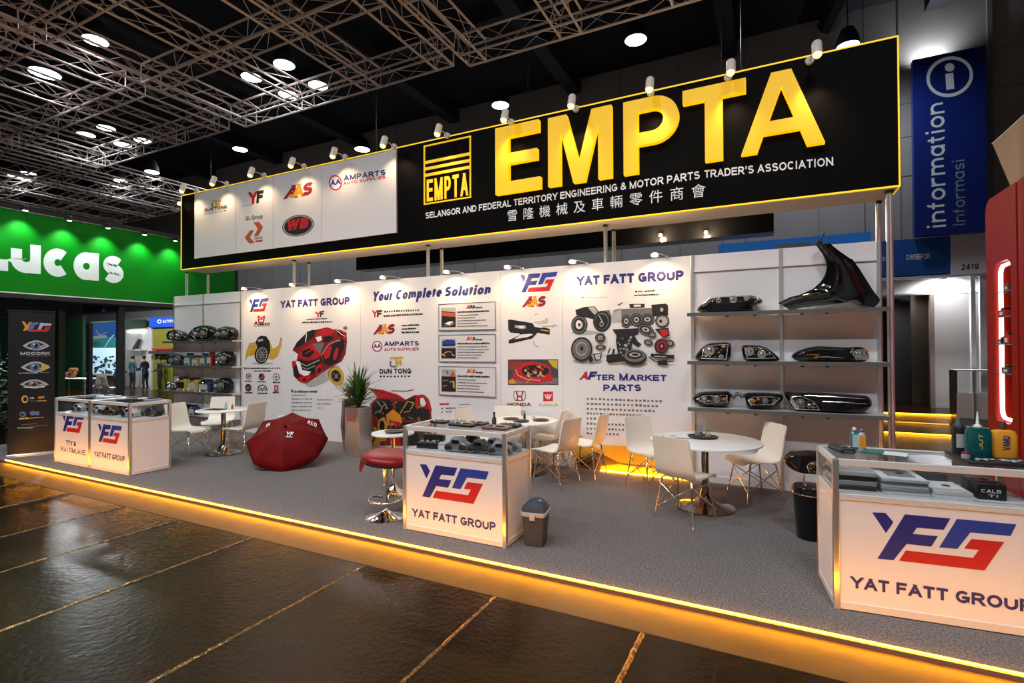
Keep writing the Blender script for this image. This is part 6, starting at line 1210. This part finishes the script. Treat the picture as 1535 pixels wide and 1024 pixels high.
person(173, 592, 60, 'person in a navy jacket bending forward by the bright display', DK1, DK2, .85, .35); person(198, 584, 95, 'person in a dark teal top standing before the pale booth wall', TE, DK2, .82)
person(218, 584, 200, 'person in black right of the one in teal, by the pale booth wall', DK2, DK2, .82, .1); person(240, 586, -100, 'person in black standing before the olive wall', DK2, DK2, .8)
# ------------------------------------------------------------------ black roll-up banner
p0, p1 = Vector((-10.84, 3.713, 0)), Vector((-10.60, 4.215, 0)); ud = (p1-p0).normalized(); nd = Vector((ud.y, -ud.x, 0)); Lr = (p1-p0).length
t = thing('rollup_banner', 'black roll-up banner with car emblem prints at the left end of the strip light', 'banner', ((p0+p1)/2)[:], math.atan2(ud.y, ud.x))
RB = mat('black_banner_sheet', (.008, .008, .010), .4)
MB().bx(-Lr/2, Lr/2, -.004, .004, .06, 2.35).build('banner_sheet', RB, t); MB().rbox((0, .0, .03), (Lr+.04, .16, .06), .02).build('base_case', ALU, t, 40); MB().bx(-Lr/2-.01, Lr/2+.01, -.012, .012, 2.345, 2.37).build('top_rail', BLACKP, t); MB().tube([(0, .05, .05), (0, .012, 2.35)], .01, 6).build('support_pole', ALU, t)
SV = mat('silver_print', (.40, .42, .46), .4); ST = mat('steel_blue_print', (.10, .16, .32), .4)
def rsheet(): return Sheet(lambda x, y: onP(x, y, p0 + nd*.004, nd), nd, (0, 440), 3.657)
S = rsheet(); S.poly(ORANGE, [(118, 150), (135, 155), (150, 175), (160, 155), (175, 158), (150, 200), (125, 206), (138, 185)]).poly(ST, [(165, 160), (215, 158), (205, 172), (185, 175), (190, 185), (165, 205), (150, 206)]).poly(SV, [(222, 160), (285, 165), (278, 178), (235, 178), (222, 200), (205, 198)]).poly(RED, [(248, 183), (278, 183), (262, 210), (160, 210), (172, 196), (245, 198)]); S.build('logo', t, 'colourful slanted monogram')
def eye(S, cx, cy, rx, ry, mid, acc):
    up = [(cx-rx+2*rx*i/16, cy-ry*math.sin(PI*i/16)) for i in range(17)]; lo = [(cx+rx-2*rx*i/16, cy+ry*.85*math.sin(PI*i/16)) for i in range(1, 16)]
    S.poly(SV, up+lo); up2 = [(cx-rx*.72+1.44*rx*i/16, cy-ry*.72*math.sin(PI*i/16)) for i in range(17)]; lo2 = [(cx+rx*.72-1.44*rx*i/16, cy+ry*.6*math.sin(PI*i/16)) for i in range(1, 16)]
    S.poly(BLACKI, up2+lo2); S.ell(mid, cx-rx*.05, cy, rx*.36, ry*.75); S.ell(BLACKI, cx, cy, rx*.15, ry*.4); S.line(acc, [(cx+rx*.25, cy+ry*.3), (cx+rx*.6, cy-ry*.1)], ry*.25); S.ell(WHITEI, cx-rx*.15, cy-ry*.3, rx*.06, ry*.14)
S = rsheet(); eye(S, 198, 287, 75, 30, ST, SV); S.text(SV, 'MOOORK', 112, 337, 272, 337, 17, weight=.26, xs=1.2).bars(GREYI, 145, 345, 265, 345, 4, 10, .8); S.build('emblem', t, 'silver eye emblem over a name')
S = rsheet(); eye(S, 195, 405, 82, 32, ST, ORANGE); S.poly(GOLD, [(225, 390), (270, 392), (255, 415), (230, 425)]).bars(SV, 102, 440, 210, 438, 6, 10, .9).bars(GREYI, 220, 436, 268, 436, 6, 5, .9); S.build('emblem', t, 'fish shaped silver and orange emblem')
S = rsheet(); eye(S, 188, 498, 80, 27, GREYI, SV); S.ell(RED, 192, 492, 6, 5).line(WHITEI, [(130, 515), (245, 512)], 4); S.build('emblem', t, 'silver car front emblem')
S = rsheet(); S.ell(GOLD, 136, 580, 19, 21).ell(RB, 138, 580, 11, 12).bars(SV, 165, 578, 188, 578, 11, 2, .9).bars(ORANGE, 210, 576, 245, 574, 12, 3, .9).bars(GREYI, 165, 592, 190, 592, 6, 4, .8).bars(GOLD, 200, 592, 256, 590, 6, 8, .8); S.ell(ST, 125, 662, 18, 15).ell(RB, 122, 664, 8, 7).ell(ST, 180, 656, 17, 13).ell(ST, 205, 656, 12, 12).bars(GOLD, 105, 692, 160, 688, 11, 5, .9).bars(ORANGE, 165, 686, 242, 680, 5, 10, .9)
S.line(GREYI, [(118, 720), (205, 713)], 3).line(GREYI, [(95, 740), (255, 720)], 3).line(SV, [(95, 736), (180, 737)], 5); S.build('emblem', t)
# small plant at the far left edge
p = onZ(-6, 690); t = thing('leafy_shrub', 'dark leafy potted shrub at the left picture edge behind the banner', 'plant', (-11.6, 4.1, CZ)); MB().lathe([(.12, 0), (.16, .28), (.14, .28)], 18).build('pot', BLACKP, t, 40); MB().tube([(0, 0, .2), (.02, 0, .8), (0, .02, 1.3)], .02, 6).build('stem', mat('plant_stem', (.1, .08, .03), .7), t)
mb = MB()
for i in range(260):
    a = rq.uniform(0, 2*PI); r = .34*math.sqrt(rq.random()); z = rq.uniform(.35, 1.75); c = Vector((math.cos(a)*r, math.sin(a)*r, z)); u = Vector((rq.uniform(-1, 1), rq.uniform(-1, 1), rq.uniform(-.5, .7))).normalized(); v = u.cross(Vector((.3, .2, 1))).normalized(); L = rq.uniform(.05, .09)
    mb.add([c-u*L, c+v*L*.45, c+u*L, c-v*L*.45], [(0, 1, 2, 3)])
mb.build('leaves', mat('dark_leaf', (.015, .045, .012), .5), t)

# ================================================================== behind the fascia and to the right
t = thing('hanging_banner', 'blue hanging banner seen just above the right shelf bay', 'banner', (0, 13, 3)); a, b = onY(1077, 366, 13), onY(1306, 348, 13); zt_, zb_ = onY(1200, 356, 13).z, onY(1200, 380, 13).z
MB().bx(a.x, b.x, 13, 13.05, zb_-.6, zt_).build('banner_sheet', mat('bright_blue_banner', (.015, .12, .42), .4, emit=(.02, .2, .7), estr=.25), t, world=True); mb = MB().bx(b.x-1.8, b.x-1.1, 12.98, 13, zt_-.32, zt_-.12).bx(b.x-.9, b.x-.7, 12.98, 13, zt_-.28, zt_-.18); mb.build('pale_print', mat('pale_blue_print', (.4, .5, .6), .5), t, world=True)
for X in (a.x+.1, b.x-.1): MB().tube([(X, 13.03, zt_), (X, 13.03, Z_C-.05)], .008, 5).build('hanging_wire', BLACKP, t, world=True)
t = thing('black_gantry', 'long black overhead gantry behind the booth, seen under the fascia', 'gantry', (-3, 10, 3.5)); a, b = onY(534, 400, 10), onY(1160, 349, 10)
zb_ = (onY(534, 404, 10).z+b.z)/2; MB().bx(a.x, b.x, 10, 10.4, zb_, zb_+.55).build('gantry_beam', GLOSSB, t, world=True)
for X in (a.x+.5, (a.x+b.x)/2, b.x-.5): MB().tube([(X, 10.2, zb_+.5), (X, 10.2, Z_C-.05)], .012, 5).build('hanging_wire', BLACKP, t, world=True)
for k, (px, py, l) in enumerate(((990, 352, 'left of two tiny warm lamps under the black gantry'), (1058, 348, 'right of two tiny warm lamps under the black gantry'))):
    p = onY(px, py, 9.9); t = thing('gantry_lamp', l, 'lamp', (p.x, 9.95, p.z)); MB().ball((0, -.03, 0), .035, 10, 8).build('bulb', BULB, t, 60); MB().tube([(0, 0, 0), (0, .04, .02), (0, .06, zb_-p.z+.03)], .012, 6).build('arm', BLACKP, t); light('gantry_light', 'POINT', (0, -.12, -.05), 110, WARM, t, size=.05)
# information sign
IB = mat('information_blue', (.006, .022, .19), .4); IY = 16.35
a, b = onY(1368, 88, IY), onY(1477, 70, IY); z1 = (a.z+b.z)/2; z0 = (onY(1375, 356, IY).z + onY(1480, 345, IY).z)/2
t = thing('information_sign', 'tall blue information sign with a ringed letter i on the hall wall', 'sign', ((a.x+b.x)/2, IY, z0)); MB().bx(a.x, b.x, IY, IY+.2, z0, z1).build('sign_board', IB, t, world=True)
mb = MB()
for zz in (z0+.6, z1-.6): mb.bx((a.x+b.x)/2-.3, (a.x+b.x)/2+.3, IY+.2, Y_B, zz-.05, zz+.05)
mb.build('wall_bracket', DGREY, t, world=True)
S = Sheet(lambda x, y: onY(x, y, IY), (0, -1, 0)); S.ell(WL, 1423.6, 115, 35.5, 30, -18, 40).ell(IB, 1423.6, 115, 30.5, 25, -18, 40).ell(WL, 1423.5, 101, 7.2, 6.4, -10).poly(WL, [(1417, 111), (1429, 109), (1430.5, 133), (1418.5, 135)]); S.build('ringed_i', t, 'white ringed letter i')
mb = MB(); q0 = onY(1418, 341, IY); q1 = onY(1414, 153, IY); cap = (onY(1418, 300, IY)-onY(1389, 302, IY)).length; letters(mb, 'information', (q0.x, IY, q0.z), (0, 0, 1), (-1, 0, 0), q1.z-q0.z, cap, (0, -1, 0), weight=.15, gap=.16, thick=.003); mb.build('lettering', WL, t, world=True)
mb = MB(); q0 = onY(1447, 338, IY); q1 = onY(1446, 238, IY); cap = (onY(1447, 300, IY)-onY(1428, 302, IY)).length; letters(mb, 'Informasi', (q0.x, IY, q0.z), (0, 0, 1), (-1, 0, 0), q1.z-q0.z, cap, (0, -1, 0), weight=.13, gap=.16, thick=.003); mb.build('lettering', mat('grey_blue_letters', (.30, .34, .44), .5), t, world=True)
t = thing('wall_washer', 'small lamp hidden behind the top of the blue information sign', 'lamp', ((a.x+b.x)/2-.25, IY+.42, z1-.12)); MB().tube([(0, .23, -.05), (0, 0, -.05)], .03, 6).build('arm', DGREY, t, 40); MB().rbox((0, 0, 0), (.28, .12, .1), .03).build('lamp_head', DGREY, t, 40)
light('washer_light', 'SPOT', (0, .0, .08), 140, NEUT, t, to=(0, .12, 1), size=.05, cone=150, blend=.9)
# numbered booth with blue fascia
FY = 16.6; t = thing('booth_fascia', 'blue and white booth fascia with the number 2419 under the information sign', 'fascia', (3.8, FY, 3.5))
a, b, c = onY(1318, 385, FY), onY(1425, 379, FY), onY(1486, 380, FY); zt_ = onY(1425, 349, FY).z; zb_ = onY(1400, 411, FY).z
MB().bx(a.x-.6, b.x, FY, FY+.15, zb_, zt_-.08).build('blue_board', mat('booth_blue', (.012, .10, .36), .45), t, world=True); MB().bx(b.x, c.x+.5, FY-.03, FY+.15, zb_-.04, zt_).build('white_board', WALLW, t, world=True); MB().bx(a.x-.6, c.x+.5, FY, FY+.18, zb_-.10, zb_-.03).build('lower_rail', WHITE, t, world=True)
S = Sheet(lambda x, y: onY(x, y, FY-.03), (0, -1, 0)); S.text(BLACKI, '2419', 1441, 405, 1467, 403.5, 8.6, weight=.2); S.build('lettering', t, 'black number 2419')
S = Sheet(lambda x, y: onY(x, y, FY), (0, -1, 0)); S.text(WHITEI, 'DWEEFOR', 1359, 390, 1394, 388, 8, weight=.2).ell(WHITEI, 1325, 388, 2.4, 3).ell(BLUE, 1325, 388, 1.2, 1.7).text(WHITEI, 'FE', 1331, 391, 1340, 390.5, 6, weight=.2); S.build('lettering', t, 'small white words')
# corridor under the fascia
GW = mat('grey_corridor_wall', (.50, .47, .45), .5); DW = mat('dark_corridor_wall', (.035, .032, .035), .35); BR = mat('dark_brown_panel', (.045, .032, .022), .3)
def upright(name, label, cat, Y, x0, x1, m_, z1, z0=0.0, th=.12):
    a, b = onY(x0, 500, Y), onY(x1, 500, Y); t = thing(name, label, cat, ((a.x+b.x)/2, Y, z0)); w_ = (b.x-a.x)/2; MB().bx(-w_, w_, 0, th, 0, z1-z0).build('panel', m_, t); MB().bx(-w_, w_, -.015, .0, 0, .1).build('skirting', m_, t); return t
structure(MB().bx(-2, X_R, 20.9, 21, 0, 3.6).build('wall_corridor', DW)); structure(MB().bx(2.62, X_R, 17.2, 21, 3.45, 3.5).build('ceiling_corridor', GW))
upright('partition_wall', 'dark grey partition at the left of the corridor under the blue fascia', 'partition', 19.8, 1334, 1366, DW, 3.1); upright('partition_wall', 'dark brown tall panel in the corridor, left of the pale wall', 'partition', 19.0, 1366, 1394, BR, 3.35); upright('partition_wall', 'pale grey wall at the right of the corridor, behind the white cabinet', 'partition', 18.2, 1400, 1470, GW, 3.35)
upright('booth_post', 'slim grey post at the edge of the pale corridor wall', 'post', 18.0, 1394, 1401, mat('bronze_post', (.22, .17, .14), .4), 3.35); upright('booth_post', 'white booth post left of the red tower, under the number', 'post', 16.62, 1470, 1486, WHITE, zb_-.10); upright('booth_post', 'thin white booth post left of the wide white one', 'post', 16.5, 1456, 1463, WHITE, zb_-.10)
a, b = onY(1312, 430, 16.75), onY(1458, 430, 16.75); t = thing('header_panel', 'pale header panel beneath the blue fascia, lit by a downlight', 'panel', ((a.x+b.x)/2, 16.78, onY(1400, 441, 16.75).z)); w_ = (b.x-a.x)/2; MB().bx(-w_-.3, w_+.2, 0, .1, 0, zb_-.10-t.location.z).build('panel', WALLW, t); MB().bx(-w_-.3, w_+.2, -.012, .0, 0, .04).build('lower_rail', ALU, t)
p = onY(1419, 420, 16.45); t = thing('downlight', 'small bright downlight under the blue fascia beside the number', 'lamp', (p.x, 16.64, zb_-.10)); MB().lathe([(.05, 0), (.06, -.04), (.05, -.05)], 14).build('housing', WHITE, t, 40); MB().lathe([(0, -.055), (.045, -.052)], 14).build('bulb', HAL, t); light('downlight_light', 'SPOT', (0, -.10, -.09), 260, NEUT, t, to=(0, .35, -1), size=.05, cone=172, blend=.8)
t = thing('ceiling_panel_lamp', 'flat ceiling lamp inside the corridor', 'lamp', (onY(1347, 446, 18.6).x, 18.6, 3.42)); MB().bx(-.35, .35, -.1, .1, 0, .03).build('housing', WHITE, t); MB().bx(-.32, .32, -.08, .08, -.006, 0).build('diffuser', HAL, t); light('panel_lamp_light', 'SPOT', (0, 0, -.03), 160, NEUT, t, to=(0, 0, -1), size=.1, cone=150, blend=.7)
a = onZ(1427, 624); b = onZ(1448, 632); t = thing('ceiling_panel_lamp', 'flat lamp added to light the pale corridor wall', 'lamp', (onY(1432, 446, 17.5).x, 17.5, 3.42)); MB().bx(-.3, .3, -.08, .08, 0, .03).build('housing', WHITE, t); MB().bx(-.27, .27, -.06, .06, -.006, 0).build('diffuser', HAL, t); light('panel_lamp_light', 'SPOT', (0, 0, -.03), 100, NEUT, t, to=(0, .3, -1), size=.1, cone=172, blend=.5)  # added lamp, there to brighten the pale corridor wall
t = thing('display_cabinet', 'white display cabinet standing by the pale corridor wall', 'cabinet', (a.x+.42, a.y+.2-.35, 0)); zc = 1.16
MB().bx(-.42, .42, -.25, .3, .0, .60).build('body', WHITE, t, bev=.006); MB().bx(-.40, .40, -.23, .28, .60, zc-.03).build('glass_box', GLASS, t); MB().bx(-.42, .42, -.25, .3, zc-.03, zc).build('top', WHITE, t); MB().bx(-.43, -.41, -.24, .29, .0, zc-.02).build('dark_side', BR, t); MB().bx(-.12, -.08, -.27, -.24, 0, zc).build('post', ALU, t)
FARL = mat('amber_led_far', (.9, .45, .02), .4, emit=(1.0, .40, .01), estr=7.0); strip('strip_light', 'far amber strip light on the floor before the white cabinet', [(1.0, 15.9, .02), (4.1, 16.2, .02)], .016, m=FARL); strip('strip_light', 'nearer amber strip light on the floor behind the right shelf bay', [(.4, 12.45, .02), (3.6, 12.52, .02)], .014, m=FARL)
AMD = mat('amber_floor_reflection', (.5, .22, .02), .4, emit=(1.0, .44, .02), estr=1.2); strip('strip_light', 'dim amber floor reflection, built as a glowing strip between the two bright ones', [(1.0, 14.3, .02), (3.5, 14.25, .02)], .012, m=AMD)  # glowing tube drawn in place of an amber reflection on the floor
# ------------------------------------------------------------------ red display tower
TX = 2.2; RT = mat('red_tower_lacquer', (.36, .012, .003), .42, coat=.05, spec=.25); y_far = onX(1478, 400, TX).y; zt_ = 3.36
t = thing('display_tower', 'glossy red display tower with a lit niche of small boxes at the right edge', 'tower', (TX+.4, 6.4, 0))
yn0, yn1, zn0, zn1 = 6.90, 7.345, .93, 2.63; ya = 6.76
mb = MB(); rc = .14
top = [(ya, zn1), (y_far, zn1), (y_far, zt_-rc)] + [(y_far-rc+rc*math.cos(math.radians(q)), zt_-rc+rc*math.sin(math.radians(q))) for q in (15, 30, 45, 60, 75, 90)] + [(ya, zt_)]
mb.prism([(TX, y, z) for y, z in top], (.7, 0, 0)); mb.bx(TX, TX+.7, yn1, y_far, zn0, zn1).bx(TX, TX+.7, ya, yn0, zn0, zn1).bx(TX, TX+.7, ya, y_far, .0, zn0); mb.build('tower_frame', RT, t, world=True)
mb = MB(); rr_ = .09
for (cy, cz, a0) in ((yn1, zn1, 0), (yn1, zn0, 270), (yn0, zn1, 90), (yn0, zn0, 180)):
    oy, oz = cy-rr_*math.copysign(1, cy-(yn0+yn1)/2), cz-rr_*math.copysign(1, cz-(zn0+zn1)/2); pts = [(TX, cy, cz)] + [(TX, oy+rr_*math.cos(math.radians(a0+q)), oz+rr_*math.sin(math.radians(a0+q))) for q in (0, 22, 45, 67, 90)]; mb.prism(pts, (.35, 0, 0))
mb.build('niche_corner', RT, t, world=True)
MB().bx(TX+.36, TX+.38, yn0, yn1, zn0, zn1).build('niche_back', mat('niche_grey', (.20, .18, .17), .5), t, world=True)
mb = MB(); path = [(TX+.10, 7.02, zn1-.03), (TX+.10, 7.22, zn1-.035)] + [(TX+.10, 7.22+.09*math.sin(math.radians(q)), zn1-.125+.09*math.cos(math.radians(q))) for q in (20, 45, 70, 90)] + [(TX+.10, 7.31, zn0+.125)] + [(TX+.10, 7.22+.09*math.cos(math.radians(q)), zn0+.125-.09*math.sin(math.radians(q))) for q in (20, 45, 70, 90)] + [(TX+.10, 7.02, zn0+.03)]
mb.tube([(x-.045, y+.015, z) for x, y, z in path], .02, 8).build('light_tube', mat('white_light_tube', (1, 1, 1), .3, emit=(.92, .96, 1), estr=3.0), t, 60, world=True)
zsv = [onX(1500, y_, TX+.12).z for y_ in (441, 477, 516, 557)]
for z in zsv: MB().bx(TX+.01, TX+.36, yn0, yn1, z-.008, z).build('glass_shelf', mat('glass_shelf', (.30, .36, .38), .1, coat=.5), t, world=True)
mb = MB().bx(TX+.05, TX+.7, ya-.05, ya, 0, zt_-.02); mb.build('dark_groove', DKRED, t, world=True)
mb = MB(); top = [(5.2, 0), (ya-.05, 0), (ya-.05, zt_)] + [(5.2, zt_)]; mb.prism([(TX, y, z) for y, z in top], (.7, 0, 0)); mb.build('side_panel', RT, t, world=True, bev=.03)
for k, (z, y, sz, m_, l) in enumerate(((zsv[1], 7.12, (.14, .16, .07), RED, 'red and black box on the second glass shelf of the red tower'), (zsv[2], 7.0, (.14, .14, .09), RED, 'red and white box on the third glass shelf of the red tower'), (zsv[2], 7.16, (.14, .1, .05), BLACKP, 'black box beside the red and white one on the red tower'), (zsv[3], 7.06, (.12, .2, .06), DGREY, 'dark part on the lowest glass shelf of the red tower'), (zsv[0], 6.98, (.14, .12, .05), DGREY, 'dark grey part on the top glass shelf of the red tower'))):
    q = thing('product_box', l, 'box', (TX+.075, y+.06, z+.001), group='boxes on the shelves of the red tower'); MB().rbox((0, 0, sz[2]/2), sz, .01).build('carton', m_, q, 40); MB().rbox((0, .02, sz[2]+.012), (sz[0]*.7, sz[1]*.6, .024), .006).build('lid', BLACKP, q, 40); MB().bx(-sz[0]/2-.001, -sz[0]/2+.002, -sz[1]*.3, sz[1]*.2, sz[2]*.2, sz[2]*.7).build('paper_label', WHITEI, q)
TAN = mat('tan_board', (.42, .27, .17), .5, noise=.06, nscale=30); t = thing('slanted_fascia', 'tan slanted fascia board above the red tower', 'fascia', (TX+.3, 6.2, zt_)); mb = MB(); mb.prism([(TX+.02, 7.385, 3.96), (TX+.02, 5.0, 3.96), (TX+.02, 5.0, zt_), (TX+.02, 6.93, zt_)], (.6, 0, 0)); mb.build('fascia_board', TAN, t, world=True); MB().prism([(TX+.015, 7.395, 3.965), (TX+.015, 5.0, 3.965), (TX+.015, 5.0, 3.95), (TX+.015, 7.37, 3.95)], (.62, 0, 0)).build('pale_edge', PAPER, t, world=True)
